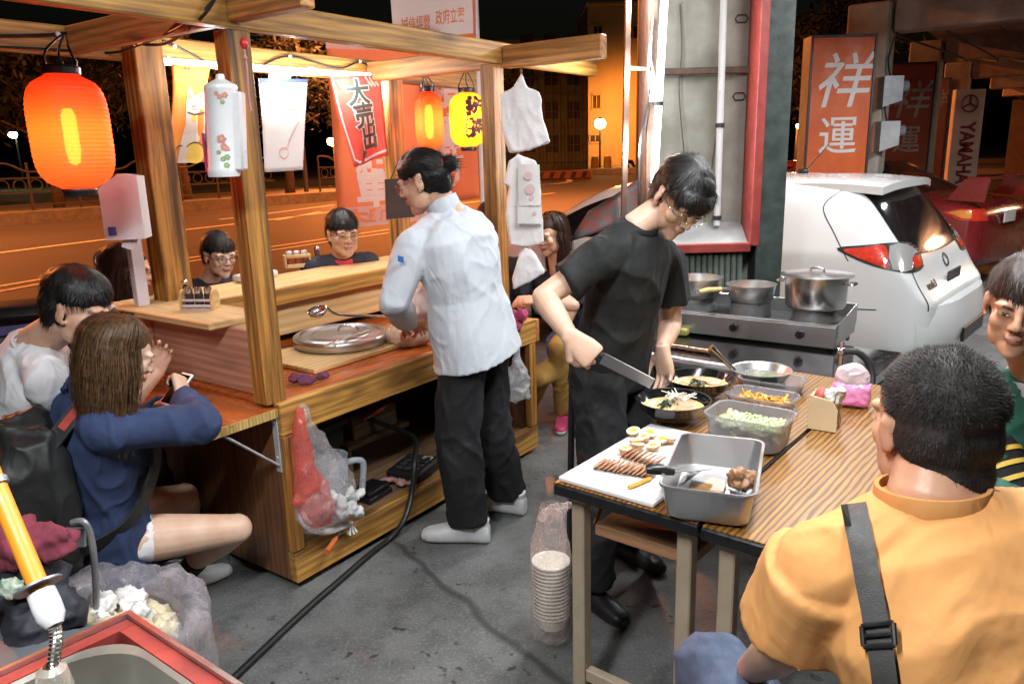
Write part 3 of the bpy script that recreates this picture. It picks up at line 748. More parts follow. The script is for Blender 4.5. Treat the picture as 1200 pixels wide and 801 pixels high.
w_pan = wood("red_brown_panel", (.55, .30, .20), (.30, .13, .07), 1, .42, .15, .6, bump=.1, knots=.2)
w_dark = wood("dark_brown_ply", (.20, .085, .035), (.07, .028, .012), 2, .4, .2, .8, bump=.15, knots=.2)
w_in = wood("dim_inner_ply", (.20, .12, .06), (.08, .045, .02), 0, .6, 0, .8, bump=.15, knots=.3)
m_endgrain = wood("striped_end_grain", (.55, .38, .12), (.17, .09, .03), 2, .55, 0, 1.2, 2.2, knots=0)

cart = thing("food_cart", "wooden noodle cart with a beam roof, raised ledges and a red varnished counter", "food cart", CA, CROT)
def CP(name, mat, *boxes, bev=.004, parent=None):
    mb = MB()
    for x0, x1, y0, y1, z0, z1 in boxes: mb.box(((x0 + x1) / 2, (y0 + y1) / 2, (z0 + z1) / 2), (x1 - x0, y1 - y0, z1 - z0), bev=bev)
    return mb.build(name, mat, parent or cart, None)
L, DP, ZC = 1.72, .92, .77
CP("counter_top", w_top, (0.003, L, .043, DP, ZC - .035, ZC))
CP("counter_fascia", w_x, (0, L, 0, .04, ZC - .125, ZC + .003))
CP("counter_fascia", w_y, (L - .001, L + .035, .0, DP, ZC - .125, ZC))
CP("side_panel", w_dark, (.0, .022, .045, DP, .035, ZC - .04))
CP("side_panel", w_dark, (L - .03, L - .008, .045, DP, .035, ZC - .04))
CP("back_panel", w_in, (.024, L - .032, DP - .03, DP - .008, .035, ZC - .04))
CP("front_stile", w_z, (.0, .055, .002, .042, .165, ZC - .128)); CP("front_stile", w_z, (L - .06, L, .002, .042, .165, ZC - .128))
CP("front_stile", w_z, (1.30, 1.345, .012, .042, .165, ZC - .128))
CP("bottom_rail", w_x, (.0, L, -.002, .042, .035, .162))
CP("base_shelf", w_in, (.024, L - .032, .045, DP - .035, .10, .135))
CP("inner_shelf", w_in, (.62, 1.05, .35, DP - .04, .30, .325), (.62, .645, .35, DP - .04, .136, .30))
CP("caster", m_rubber, (.05, .10, .10, .18, 0, .07), (L - .12, L - .07, .10, .18, 0, .07), (.05, .10, .76, .84, 0, .07), (L - .12, L - .07, .76, .84, 0, .07), bev=.012)
# posts and roof beams
ZB = 2.085
for (x, y, z0) in ((.012, .068, ZC), (1.475, .068, ZC), (.20, .93, .0), (1.67, .93, .0)):
    hw = .065 if x == .20 else .055 if x > 1.6 else .045
    CP("post", w_z, (x - hw, x + hw, y - .04, y + .04 + (.03 if hw > .06 else 0), z0 + .001, ZB - .008 if x < .05 or x > 1.4 and x < 1.5 else ZB + .09))
CP("roof_beam", w_x, (-1.6, 2.44, .018, .072, ZB - .005, ZB + .092), bev=.006)
CP("roof_beam", w_x, (-1.6, 2.55, .985, 1.03, ZB - .012, ZB + .10), bev=.006)
CP("roof_beam", w_y, (-.036, .02, -.35, .015, ZB + .012, ZB + .13), bev=.006)
CP("roof_beam", w_y, (-.085, -.036, .075, .982, ZB - .005, ZB + .098), bev=.006)
CP("roof_beam", w_y, (1.53, 1.575, .075, .982, ZB - .02, ZB + .085), bev=.006)
CP("roof_beam", w_y, (1.49, 1.545, -.53, .015, ZB - .028, ZB + .075), bev=.006)
# raised ledges: left side and back
ZL = 1.06
CP("ledge_panel", w_pan, (.035, .055, .15, DP, ZC + .001, ZL - .032))
CP("ledge_panel", w_pan, (-.01, .034, .855, DP, ZC + .001, ZL - .032))
CP("ledge_top", w_paley, (-.055, .215, .30, 1.12, ZL - .03, ZL), bev=.005)
CP("back_board", w_pale, (.217, L - .02, .80, .825, ZC + .04, ZL - .036))
CP("ledge_top", w_pale, (.217, L + .02, .755, 1.12, ZL - .035, ZL - .001), bev=.005)
CP("ledge_fascia", w_x, (.217, L + .02, .738, .754, ZL - .085, ZL - .002))
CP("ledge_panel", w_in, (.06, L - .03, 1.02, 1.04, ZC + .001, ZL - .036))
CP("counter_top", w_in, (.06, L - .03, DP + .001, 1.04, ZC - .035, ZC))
# folding shelf on the left with its steel bracket
sh = CP("folding_shelf", w_topy, (-.292, -.004, .012, 1.15, ZC - .046, ZC - .012), bev=.003)
CP("shelf_end", m_endgrain, (-.290, -.006, .006, .0115, ZC - .045, ZC - .013), bev=0, parent=sh)
mb = MB(); mb.bar((-.003, .035, ZC - .05), (-.003, .035, .50), .03, .006, up=(1, 0, 0)); mb.bar((-.22, .035, ZC - .055), (-.008, .035, .53), .028, .008)
for q in ((-.003, .70), (-.003, .56)): mb.ell((q[0] - .005, .035, q[1]), (.004, .007, .007), u=8, v=6)
mb.build("bracket", pm("zinc_bracket", (.55, .56, .57), .4, .2, vs=12), sh)
# white pole boards fixed to the back left post
m_pinkboard = pm("whitewashed_board", (.66, .60, .63), .5, vs=9, var=.12)
CP("support_board", m_pinkboard, (.0, .052, .885, .92, ZL + .001, ZL + .36), bev=.002)
# electric cable stapled along the beams
t = thing("string_cable", "black electric cable sagging along the roof beams", "cable", K(0, 0, ZB), CROT)
mb = MB()
def beamp(px, py, off): return PP(px, py, K(0, .985 - off), CV)
mb.tube(smoothcurve([beamp(-60, 40, .012), beamp(0, 42, .01), beamp(68, 40, .012), beamp(125, 32, .015), beamp(135, 46, .02), PD(190, 52, 3.2), PP(235, 22, K(0, .01), CV), PP(262, -20, K(0, .008), CV)], 6), .006, 6)
mb.tube(smoothcurve([beamp(0, 55, .01), beamp(60, 58, .012), beamp(130, 62, .014), PP(170, 50, K(0, .6), CV), PP(215, 30, K(0, .1), CV), PP(252, 0, K(0, .01), CV)], 6), .005, 6)
mb.tube(smoothcurve([beamp(190, 48, .012), beamp(203, 53, .012), beamp(240, 72, .02)], 5), .005, 6)
mb.tube(smoothcurve([beamp(305, 78, .012), beamp(340, 66, .012), beamp(395, 80, .02), beamp(421, 73, .015), beamp(440, 80, .02), beamp(462, 72, .015)], 5), .005, 6)
mb.build("cord", m_rubber, t, world=True)
mb = MB()
for (px, py) in ((68, 40), (84, 42), (133, 46), (204, 54), (340, 66), (422, 72)): mb.ell(beamp(px, py, .018), .010, u=8, v=6)
mb.build("clip", m_white, t, world=True)

# ---------------------------------------------------------------- paper lanterns
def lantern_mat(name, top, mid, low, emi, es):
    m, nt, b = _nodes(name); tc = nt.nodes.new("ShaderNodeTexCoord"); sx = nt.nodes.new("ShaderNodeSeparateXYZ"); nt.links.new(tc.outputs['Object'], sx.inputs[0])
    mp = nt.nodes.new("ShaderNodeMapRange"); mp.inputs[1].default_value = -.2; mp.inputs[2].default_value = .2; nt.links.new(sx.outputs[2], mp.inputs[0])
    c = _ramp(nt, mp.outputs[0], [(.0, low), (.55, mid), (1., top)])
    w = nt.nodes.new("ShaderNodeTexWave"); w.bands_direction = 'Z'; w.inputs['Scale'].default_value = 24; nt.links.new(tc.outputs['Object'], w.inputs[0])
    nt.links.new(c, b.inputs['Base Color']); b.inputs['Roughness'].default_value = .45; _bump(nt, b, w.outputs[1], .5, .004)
    tl = nt.nodes.new("ShaderNodeBsdfTranslucent"); nt.links.new(c, tl.inputs[0])
    mxs = nt.nodes.new("ShaderNodeMixShader"); mxs.inputs[0].default_value = .6
    nt.links.new(b.outputs[0], mxs.inputs[1]); nt.links.new(tl.outputs[0], mxs.inputs[2])
    tr = nt.nodes.new("ShaderNodeBsdfTransparent"); tr.inputs[0].default_value = (*mid, 1)
    m2 = nt.nodes.new("ShaderNodeMixShader"); m2.inputs[0].default_value = .13
    nt.links.new(mxs.outputs[0], m2.inputs[1]); nt.links.new(tr.outputs[0], m2.inputs[2])
    nt.links.new(m2.outputs[0], nt.nodes["Material Output"].inputs[0]); return m
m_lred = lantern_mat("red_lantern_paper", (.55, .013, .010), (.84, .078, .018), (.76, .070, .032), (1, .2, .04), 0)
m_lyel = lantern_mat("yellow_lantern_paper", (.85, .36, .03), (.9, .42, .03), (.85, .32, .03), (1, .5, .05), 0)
def lantern(px, ptop, pbot, pw, Y, label, paper, hook, watts, col, bulb_off=(0, 0, 0), text=None):
    a = PD(px, ptop, Y); b = PD(px, pbot, Y); c = (a + b) / 2; hh = (a.z - b.z) / 2; r = pw / 2 / 900 * (V((c.x, c.y, c.z)) - CAMP).dot(_F)
    t = thing("paper_lantern", label, "lantern", c, 0, "lit paper lanterns under the cart roof")
    prof = []; n = 44
    for i in range(n + 1):
        q = -1 + 2 * i / n; rr = r * (1 - abs(q) ** 4.5) ** (1 / 2.6) if abs(q) < 1 else 0
        rr = max(rr, r * .42); rr *= 1 + (.011 if i % 2 else -.004); prof.append((rr, q * hh))
    mb = MB(); mb.lathe(prof, n=40); sh = mb.build("shade", paper, t, True)
    mb = MB(); mb.lathe([(r * .30, hh + .002), (r * .46, hh + .002), (r * .48, hh + .022), (r * .44, hh + .028), (r * .30, hh + .026)], n=24)
    mb.tube([(-r * .4, 0, hh + .02), (-r * .42, 0, hh + .045)], .006, 6); mb.tube([(r * .4, 0, hh + .02), (r * .42, 0, hh + .045)], .006, 6); mb.build("top_ring", m_black, t)
    mb = MB(); mb.lathe([(r * .28, -hh - .024), (r * .42, -hh - .024), (r * .46, -hh - .006), (r * .44, -hh), (r * .28, -hh)], n=24); mb.build("bottom_ring", m_black, t)
    mb = MB()
    hk = V(hook) - c
    for s in (-1, 1): mb.tube(smoothcurve([(s * r * .42, 0, hh + .04), (s * r * .30, 0, hh + .6 * (hk.z - hh)), tuple(hk + V((s * .008, 0, 0)))], 4), .004, 6)
    mb.tube(smoothcurve([(0, 0, hh * .35), (.01, 0, hh + .02), (.0, 0, hh + .5 * (hk.z - hh)), tuple(hk)], 5), .004, 6); mb.build("hanging_wire", m_rubber, t)
    bo = V(bulb_off)
    mb = MB(); mb.lathe([(.002, -.095), (.016, -.085), (.022, -.05), (.022, .06), (.014, .085)], bo, 14); mb.build("bulb", emis("warm_bulb", (1.0, .66, .22), 75), t, True)
    l = lamp("bulb_light", t, 'POINT', c + bo, watts, col, .03)
    if text:
        ch = MB()
        for i, g in enumerate(text):
            q = text_mb(g, r * .95, .003, 0, .010 * r / .1); q = xf(q, Matrix.Translation((0, hh * (.42 - .78 * i), 0)))
            merge(ch, q)
        # turn it round the paper
        b_ = bmesh.new(); 
        me = ch.mesh("t", [], None); b_.from_mesh(me); bmesh.ops.triangulate(b_, faces=b_.faces[:]); bmesh.ops.subdivide_edges(b_, edges=b_.edges[:], cuts=1, use_grid_fill=False)
        q = MB(); q.bm(b_); az = R(-62)
        def wrap(p):
            zz = p.y; qn = min(.98, abs(zz / hh)); rr = max(r * (1 - qn ** 4.5) ** (1 / 2.6), r * .42) + .004 + p.z
            th = az + p.x / r; return V((rr * math.cos(th), rr * math.sin(th), zz))
        q.v = [wrap(p) for p in q.v]; q.build("lettering", pm("dark_purple_ink", (.06, .012, .03), .6, vs=8), t, None)
    return t
LW = (1.0, .45, .12)
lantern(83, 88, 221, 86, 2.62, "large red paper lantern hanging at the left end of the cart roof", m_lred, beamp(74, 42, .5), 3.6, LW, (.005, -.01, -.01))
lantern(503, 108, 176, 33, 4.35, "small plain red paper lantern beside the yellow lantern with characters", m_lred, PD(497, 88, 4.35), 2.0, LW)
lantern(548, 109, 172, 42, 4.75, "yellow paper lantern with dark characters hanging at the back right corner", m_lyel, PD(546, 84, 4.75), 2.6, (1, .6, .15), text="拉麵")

# ---------------------------------------------------------------- lit tube under the back beam, and the hanging cloth flags
t = thing("tube_lamp", "long lit white tube fixed below the back roof beam", "tube lamp", K(.9, .93, ZB - .06), CROT)
a = PP(188, 72, K(0, .955), CV); b = PP(448, 90, K(0, .955), CV)
mb = MB(); mb.bar(a, b, .022, .028, .006); mb.build("tube", emis("cart_tube", (1, .97, .93), 5), t, world=True)
mb = MB()
for f in (.02, .34, .62, .98): q = a.lerp(b, f); mb.box(q + V((0, 0, .017)), (.03, .03, .012), bev=.003)
mb.build("clip", m_white, t, world=True)
for f, sd_ in ((.12, -.15), (.3, .15), (.45, -.15), (.6, .15), (.75, -.15), (.9, .15)): lamp("tube_light", t, 'POINT', a.lerp(b, f) + V((0, 0, -.05)) + CV * sd_, 5.5 if sd_ < 0 else 14, (1, .96, .92), .025)
def cloth(name, label, pix, off, fold, mats, marks, seed=1, mid=True, group=None, bulge=0.):
    """a hanging cloth: corner pixels tl,tr,br,bl on the plane of the back beam"""
    P = [PP(x, y, K(0, off), CV) for x, y in pix]
    c = (P[0] + P[1]) / 2
    t = thing(name, label, "flag", c, 0, group)
    nrm = -CV
    def fn(s, q, out=0.):
        p = P[0].lerp(P[1], s).lerp(P[3].lerp(P[2], s), q)
        d = fold * (.2 + q) * math.sin(s * 6.3 + seed + q * 1.7) + fold * .5 * math.sin(q * 5 + s * 3 + seed * 2) * q
        return p + nrm * (d + out) + (P[1] - P[0]) * (bulge * math.sin(q * 3.14) * (s - .5))
    mb = MB(); mb.sheet(lambda s, q: fn(s, q), 14, 20, .0025); mb.build("cloth", mats, t, True, world=True)
    for nm, mat, mk in marks:
        q = MB(); 
        me = mk.mesh("t", [], None); b_ = bmesh.new(); b_.from_mesh(me); bmesh.ops.triangulate(b_, faces=b_.faces[:]); bmesh.ops.subdivide_edges(b_, edges=b_.edges[:], cuts=1)
        q.bm(b_); q.v = [fn(p.x, p.y, .0035 + p.z) for p in q.v]; q.build(nm, mat, t, None, world=True); bpy.data.meshes.remove(me)
    return t
def disc2(cx, cy, rx, ry, z=0., n=28, a0=0, a1=360):
    mb = MB(); vs = [V((cx + rx * math.cos(R(a0 + (a1 - a0) * i / n)), cy + ry * math.sin(R(a0 + (a1 - a0) * i / n)), z)) for i in range(n)]
    return mb.add(vs, [list(range(n))])
def poly2(pts, z=0.): return MB().add([V((x, y, z)) for x, y in pts], [list(range(len(pts)))])
def line2(pts, w, z=0., asp=1.):
    mb = MB(); P = [V((x, y, z)) for x, y in pts]; vs = []
    for i, p in enumerate(P):
        d = P[min(i + 1, len(P) - 1)] - P[max(i - 1, 0)]; d.normalize(); n = V((-d.y, d.x, 0)) * w / 2; vs += [p + n, p - n]
    return mb.add(vs, [[2 * i, 2 * i + 1, 2 * i + 3, 2 * i + 2] for i in range(len(P) - 1)])
def many(*a):
    m = MB()
    for q in a: merge(m, q)
    return m
m_fl_or = pm("orange_flag_cloth", (.70, .24, .03), .8, vs=5, col2=(.60, .19, .025), bump=.2, bs=300)
m_fl_wh = pm("white_flag_cloth", (.62, .61, .60), .8, vs=4, var=.06, bump=.2, bs=300)
m_fl_red = pm("red_flag_cloth", (.72, .10, .07), .8, vs=5, var=.15, bump=.2, bs=300)
m_ink = pm("dark_green_ink", (.05, .085, .075), .7, vs=9); m_inkb = pm("dark_brown_ink", (.10, .05, .03), .7, vs=9)
m_cream = pm("cream_print", (.58, .50, .42), .7, vs=9, var=.1); m_prorange = pm("orange_print", (.78, .36, .06), .7, vs=9); m_prred = pm("pale_red_print", (.75, .30, .22), .7, vs=9, var=.2); m_prblue = pm("blue_print", (.06, .10, .38), .7, vs=9); m_pryel = pm("yellow_print", (.80, .55, .08), .7, vs=9)
# lucky cat flag
cat_body = poly2([(.38, 1.0), (.40, .80), (.46, .66), (.50, .60), (.48, .50), (.47, .38), (.48, .28), (.50, .21), (.58, .24), (.66, .31), (.74, .29), (.84, .27), (.90, .28), (.97, .22), (1.0, .34), (1.0, 1.0)])
curl = lambda cx, cy, rx, ry, a, b, w=.014: line2([(cx + rx * math.cos(R(a + (b - a) * i / 12)), cy + ry * math.sin(R(a + (b - a) * i / 12))) for i in range(13)], w, .0012)
cloth("hanging_flag", "orange cloth flag printed with a white lucky cat", [(201, 76), (246, 79), (241, 190), (187, 192)], .93, .012, m_fl_or, [
    ("white_print", m_cream, cat_body), ("yellow_print", m_pryel, many(disc2(.72, .90, .22, .11, .0008), disc2(.71, .54, .07, .035, .0008))),
    ("brown_print", m_inkb, many(line2([(.52, .475), (.7, .50), (.98, .475)], .018, .0012), curl(.40, .92, .12, .10, 180, 330), curl(.72, .90, .22, .11, 180, 360), line2([(.62, .40), (.66, .42), (.74, .405)], .010, .0012), line2([(.58, .35), (.585, .365)], .014, .0012), line2([(.86, .35), (.88, .365)], .014, .0012), curl(.70, .425, .06, .02, 0, 180, .008), line2([(.3, .045), (.34, .02), (.40, .05), (.44, .02), (.48, .06)], .016, .0012), line2([(.56, .03), (.66, .06)], .016, .0012), line2([(.72, .02), (.74, .06), (.84, .04)], .016, .0012))),
    ("orange_print", m_prorange, many(disc2(.56, .31, .05, .03, .0012), disc2(.84, .31, .06, .02, .0012), disc2(.72, .385, .02, .01, .0012)))], 1, group="cloth flags under the back beam", bulge=-.25)
# white pictorial flag
cloth("hanging_flag", "white cloth flag with a blue top edge and faint red picture", [(303, 92), (360, 93), (356, 199), (313, 202)], .93, .010, m_fl_wh, [
    ("blue_print", m_prblue, poly2([(0, 0), (1, 0), (1, .035), (0, .05)], .0004)),
    ("red_print", m_prred, many(disc2(.34, .15, .17, .07, .0006), disc2(.36, .24, .12, .04, .0006), line2([(.42, .3), (.6, .34), (.8, .32)], .012, .0006), curl(.44, .80, .10, .06, 0, 330, .014), line2([(.52, .74), (.60, .66)], .012, .0006))),
    ("grey_print", pm("grey_print", (.45, .43, .5), .7, vs=9), many(line2([(.56, .68), (.68, .58), (.82, .46)], .022, .0006), line2([(.82, .12), (.90, .28)], .010, .0006), disc2(.10, .22, .10, .06, .0003)))], 3, group="cloth flags under the back beam")
t = thing("hanging_tab", "small white cloth tab holding up the white pictorial flag", "tab", PP(329, 84, K(0, .94), CV))
mb = MB(); P4 = [PP(x, y, K(0, .945), CV) for x, y in ((316, 80), (341, 83), (340, 97), (315, 95))]; mb.sheet(lambda s, q: P4[0].lerp(P4[1], s).lerp(P4[3].lerp(P4[2], s), q), 3, 3, .004); mb.build("tab_cloth", m_white, t, None, world=True)
# red flag with grey characters outlined in white
P0 = [(387, 90), (446, 88), (455, 182), (413, 196)]
def vtext(chars, cx, y0, dy, sz, off, z, sy=.62, slant=.05):
    m = MB()
    for i, ch in enumerate(chars):
        q = text_mb(ch, sz, .0006, 0, off); q.v = [V((cx + p.x + slant * i, y0 + dy * i - p.y * sy, z + p.z)) for p in q.v]; q.f = [f[::-1] for f in q.f]; merge(m, q)
    return m
cloth("hanging_flag", "red cloth flag with big grey characters outlined in white", P0, .93, .014, m_fl_red, [
    ("white_outline", m_fl_wh, many(vtext("大売出", .46, .21, .265, .50, .035, .0003), line2([(.03, .0), (.03, .5), (.05, .92), (.14, .965), (.6, .955), (.97, .93)], .03, .0002))),
    ("lettering", m_ink, vtext("大売出", .46, .21, .265, .50, .012, .0022)),
    ("fan_print", m_cream, many(*[line2([(.66 + .08 * k, .01), (.72 + .08 * k, .08), (.80 + .07 * k, .13)], .035, .0004) for k in range(3)])),
    ("arrow_print", m_ink, many(poly2([(.06, .05), (.22, .03), (.13, .15)], .0006), poly2([(.22, .97), (.42, .88), (.30, .84)], .0006)))], 5, group="cloth flags under the back beam")

# ---------------------------------------------------------------- tall orange street banners behind the cart
m_ban = pm("orange_banner_cloth", (.90, .21, .075), .75, vs=2.5, col2=(.80, .17, .055), bump=.15, bs=200)
m_ban_w = pm("white_banner_cloth", (.78, .70, .68), .75, vs=3, var=.08)
m_ban_l = pm("pale_banner_letters", (.80, .55, .48), .75, vs=6, var=.12)
def banner(label, pix, Y, marks, pole):
    P = [PD(x, y, Y) for x, y in pix]; t = thing("banner_flag", label, "banner", (P[2].x, Y, 0), 0, "tall orange banners behind the cart")
    def fn(s, q, out=0.): return P[0].lerp(P[1], s).lerp(P[3].lerp(P[2], s), q) + V((0, .02 * math.sin(s * 5 + q * 4) - out, 0))
    mb = MB(); mb.sheet(lambda s, q: fn(s, q), 10, 24, .004); mb.build("cloth", m_ban, t, True, world=True)
    for nm, mat, mk in marks:
        b_ = bmesh.new(); me = mk.mesh("t", [], None); b_.from_mesh(me); bmesh.ops.triangulate(b_, faces=b_.faces[:]); bmesh.ops.subdivide_edges(b_, edges=b_.edges[:], cuts=1)
        q = MB(); q.bm(b_); q.v = [fn(p.x, p.y, .005 + p.z) for p in q.v]; q.build(nm, mat, t, None, world=True); bpy.data.meshes.remove(me)
    a = PD(*pole[0], Y + .04); b = PD(*pole[1], Y + .04); b = b + (b - a) * ((0 - b.z) / (b.z - a.z))
    mb = MB(); mb.tube([a, b], .022, 8); mb.lathe([(.02, .06), (.28, .03), (.30, 0)], (b.x, b.y, 0), 16); mb.build("pole", m_white, t, world=True)
    return t
grid2 = lambda n: [(i / n, 0) for i in range(n + 1)]
def htext(s, cx, cy, sz, off, z=.001, sy=1.0):
    q = text_mb(s, sz, .001, 0, off); q.v = [V((cx + p.x, cy - p.y * sy, z + p.z)) for p in q.v]; q.f = [f[::-1] for f in q.f]; return q
band = lambda y0, y1, z=.0004: MB().grid(lambda a, b: V((a, y0 + (y1 - y0) * b, z)), 8, 3)
banner("left orange banner with two large pale characters near its foot", [(381, 40), (487, 44), (503, 258), (397, 268)], 5.6, [
    ("white_print", pm("pale_pink_band", (.78, .40, .32), .75, vs=5), many(band(.0, .07), band(.89, 1.0))),
    ("lettering", m_ban_l, many(htext("家", .45, .30, .34, .01, .001, .55), htext("永", .45, .50, .34, .01, .001, .55), htext("租", .44, .67, .40, .012, .001, .5), htext("車", .44, .81, .42, .016, .001, .5))),
    ("lower_lettering", m_ban, htext("大廂", .34, .945, .26, .012, .003, .3))], ((495, 44), (500, 258)))
banner("right orange banner with a white head bearing a row of characters", [(458, 0), (553, -12), (562, 232), (474, 246)], 5.9, [
    ("white_print", m_ban_w, many(band(.0, .20))),
    ("lettering", m_ban_l, many(htext("福", .62, .52, .40, .012, .001, .5), htext("運", .62, .68, .40, .012, .001, .5), htext("動", .62, .84, .40, .012, .001, .5))),
    ("head_lettering", pm("orange_letter_print", (.80, .28, .12), .7, vs=6), many(htext("誠信經營", .29, .125, .092, .001, .003, .8), htext("政府立案", .72, .115, .092, .001, .003, .8)))], ((556, -20), (566, 230)))
# dark menu board hung on the back right post
t = thing("menu_board", "small dark brown board hanging behind the cook in white", "board", PD(467, 232, 4.25))
P4 = [PD(451, 210, 4.25), PD(482, 208, 4.3), PD(486, 254, 4.3), PD(453, 257, 4.25)]
mb = MB(); mb.sheet(lambda s, q: P4[0].lerp(P4[1], s).lerp(P4[3].lerp(P4[2], s), q), 2, 2, .02); mb.build("board_panel", pm("dark_brown_board", (.045, .022, .014), .5, vs=6), t, None, world=True)
mb = MB(); mb.tube([PD(458, 210, 4.25), PD(466, 190, 4.28), PD(476, 208, 4.3)], .004, 6); mb.build("hanging_string", m_rubber, t, world=True)

# ---------------------------------------------------------------- things fixed to the posts
m_cyl = pm("white_enamel", (.74, .76, .76), .3, vs=5, var=.05, coat=.3)
a = PD(258, 92, 2.52); b = PD(263, 207, 2.52); r = .049
t = thing("cup_dispenser", "white round cup dispenser with flower print fixed on the front left post", "dispenser", b)
mb = MB(); h = a.z - b.z; mb.lathe([(0, h + .012), (.012, h + .012), (.014, h - .002), (.022, h - .006), (r * .98, h - .02), (r * 1.03, h - .028), (r * 1.03, h - .034), (r, h - .038), (r, .03), (r * 1.03, .026), (r * 1.03, .012), (r * .96, 0), (0, 0)], n=36)
mb.v = [V((p.x + (a.x - b.x) * p.z / h, p.y, p.z)) for p in mb.v]; cy = mb.build("body", m_cyl, t)
mb = MB(); mb.box((.052, .0, h * .46), (.035, .05, h * .80), bev=.006); mb.v = [V((p.x + (a.x - b.x) * p.z / h, p.y, p.z)) for p in mb.v]; mb.build("mounting_plate", m_white, t)
mb = MB(); mb.box((-.046, -.018, .075), (.008, .012, .12), bev=.003); mb.build("red_strip", pm("magenta_strip", (.55, .03, .12), .4), t)
mb = MB(); rr = random.Random(3)
def on_cyl(az, z, s, col):
    c = V((math.cos(az) * (r + .0012) + (a.x - b.x) * z / h, math.sin(az) * (r + .0012), z)); M = frame(c, V((-math.sin(az), math.cos(az), 0)), (0, 0, 1))
    for k in range(5):
        e = 6.283 * k / 5; mb.disc(M @ V((math.cos(e) * s * .7, math.sin(e) * s * .7, 0)), s * .55, 8, M.to_3x3().to_4x4(), col)
    mb.disc(M @ V((0, 0, .0006)), s * .4, 8, M.to_3x3().to_4x4(), 2)
for az, z, s, c_ in ((-1.3, .115, .012, 0), (-1.15, .09, .010, 0), (-1.25, .055, .007, 1), (-1.0, .06, .008, 1), (-.95, .085, .006, 0), (-1.05, .035, .008, 1), (-1.5, .075, .006, 1), (-1.0, .245, .008, 0), (-1.3, .24, .007, 0), (-1.15, .225, .006, 1), (-1.5, .25, .006, 0)): on_cyl(az, z, s, c_)
mb.build("flower_print", [pm("pink_petal", (.70, .28, .26), .5), pm("green_petal", (.25, .45, .22), .5), pm("yellow_heart", (.75, .5, .15), .5)], t, None)
t = thing("push_pin_hook", "small red pin with a dangling pink cord on the front left post", "hook", PD(285, 52, 2.515))
mb = MB(); mb.ell(PD(286, 51, 2.515), (.013, .012, .017), u=12, v=8); mb.build("pin_head", pm("red_plastic", (.6, .03, .03), .3, vs=20), t, world=True)
mb = MB(); mb.tube(smoothcurve([PD(286, 58, 2.515), PD(289, 80, 2.51), PD(291, 110, 2.51), PD(294, 130, 2.51)], 5), .004, 6); mb.ell(PD(287, 68, 2.51), .008, u=8, v=6); mb.build("cord", pm("pink_cord", (.5, .22, .2), .6), t, world=True)
# white boxy dispenser on the back left post
t = thing("tissue_box", "white boxy wall dispenser on the back left post below the red lantern", "dispenser", PD(153, 280, 2.95))
pts = [(-.055, .0), (.085, .0), (.085, .235), (.02, .245), (-.055, .195)]
Pm = frame(PD(142, 281, 2.95), CU * 0 + V((.93, .2, 0)), (0, 0, 1))
mb = MB(); mb.prism(pts, -.12, 0.0, Pm); b_ = mb.build("case", m_white, t, None, world=True)
mb = MB(); mb.prism([(-.040, .018), (-.012, .018), (-.012, .05), (-.040, .05)], .0, .0025, Pm); mb.build("label", pm("blue_label", (.08, .12, .5), .4, vs=30), t, None, world=True)
mb = MB(); mb.prism([(-.01, -.03), (.03, -.045), (.05, -.002), (-.005, -.002)], -.05, -.03, Pm); mb.build("tissue", pm("tissue_paper", (.82, .76, .79), .9, vs=30), t, None, world=True)
# white pack bags hanging on the front right post
m_bagw = pm("white_thin_bag", (.80, .78, .77), .45, vs=20, var=.08, bump=.5, bs=30, bdist=.008, sss=.0)
fp = K(1.475, .02)
def hang(name, label, outline, th, Y, mat=m_bagw, amp=.006, seed=0):
    c = PD(*outline[0], Y); t = thing(name, label, "bag", c, 0, "white bags hanging on the front right post")
    P = [PD(x, y, Y) for x, y in outline]; cx = sum(p.x for p in P) / len(P); cz = sum(p.z for p in P) / len(P)
    mb = MB(); mb.prism([(p.x, p.z) for p in P], -th / 2, th / 2, Matrix.Translation((0, Y, 0)) @ Matrix.Rotation(R(90), 4, 'X'))
    me = remesh(mb, .007, 6, .6); wrinkle(me, amp, 9, seed, (1, 1, .45)); me.materials.append(mat); me.transform(Matrix.Translation(-c)); obj_from(me, "bag_body", t)
    mb = MB(); mb.tube([P[0], P[0] + V((0, .05, .03))], .006, 6); mb.build("hook", m_steel, t, world=True)
    return t
hang("plastic_bag", "largest white bag hanging at the top of the front right post", [(611, 88), (617, 103), (632, 110), (634, 130), (644, 166), (620, 176), (598, 178), (588, 150), (586, 112), (603, 103)], .07, 3.78, seed=1)
hang("plastic_bag", "bundle of white packets below the largest white hanging bag", [(607, 182), (628, 188), (632, 212), (634, 242), (637, 284), (618, 289), (598, 287), (594, 250), (597, 218), (590, 216), (597, 188)], .06, 3.76, seed=2)
hang("plastic_bag", "lowest white pointed bag hanging under the bundle of packets", [(615, 288), (623, 292), (638, 318), (620, 330), (601, 339), (600, 326), (608, 300)], .05, 3.76, seed=3)
mk = thing("paper_packet", "stack of printed white packets tied to the hanging bundle", "packet", PD(616, 240, 3.71))
mb = MB()
for (x0, y0, x1, y1) in ((607, 192, 632, 241), (606, 236, 634, 262)):
    P4 = [PD(x0, y0, 3.70), PD(x1, y0 + 1, 3.70), PD(x1 + 2, y1, 3.69), PD(x0 + 1, y1, 3.69)]; mb.sheet(lambda s, q: P4[0].lerp(P4[1], s).lerp(P4[3].lerp(P4[2], s), q) + V((0, -.008 * math.sin(s * 3.1), 0)), 6, 4, .006)
mb.build("packet_paper", m_whitep, mk, None, world=True)
mb = MB()
for px, py, s in ((619, 206, .02), (621, 222, .024), (623, 232, .012), (626, 250, .01)):
    c = PD(px, py, 3.675); mb.disc(c, s, 10, Matrix.Rotation(R(90), 4, 'X')); 
mb.build("pink_print", pm("pink_print", (.75, .52, .52), .6, vs=30), mk, None, world=True)
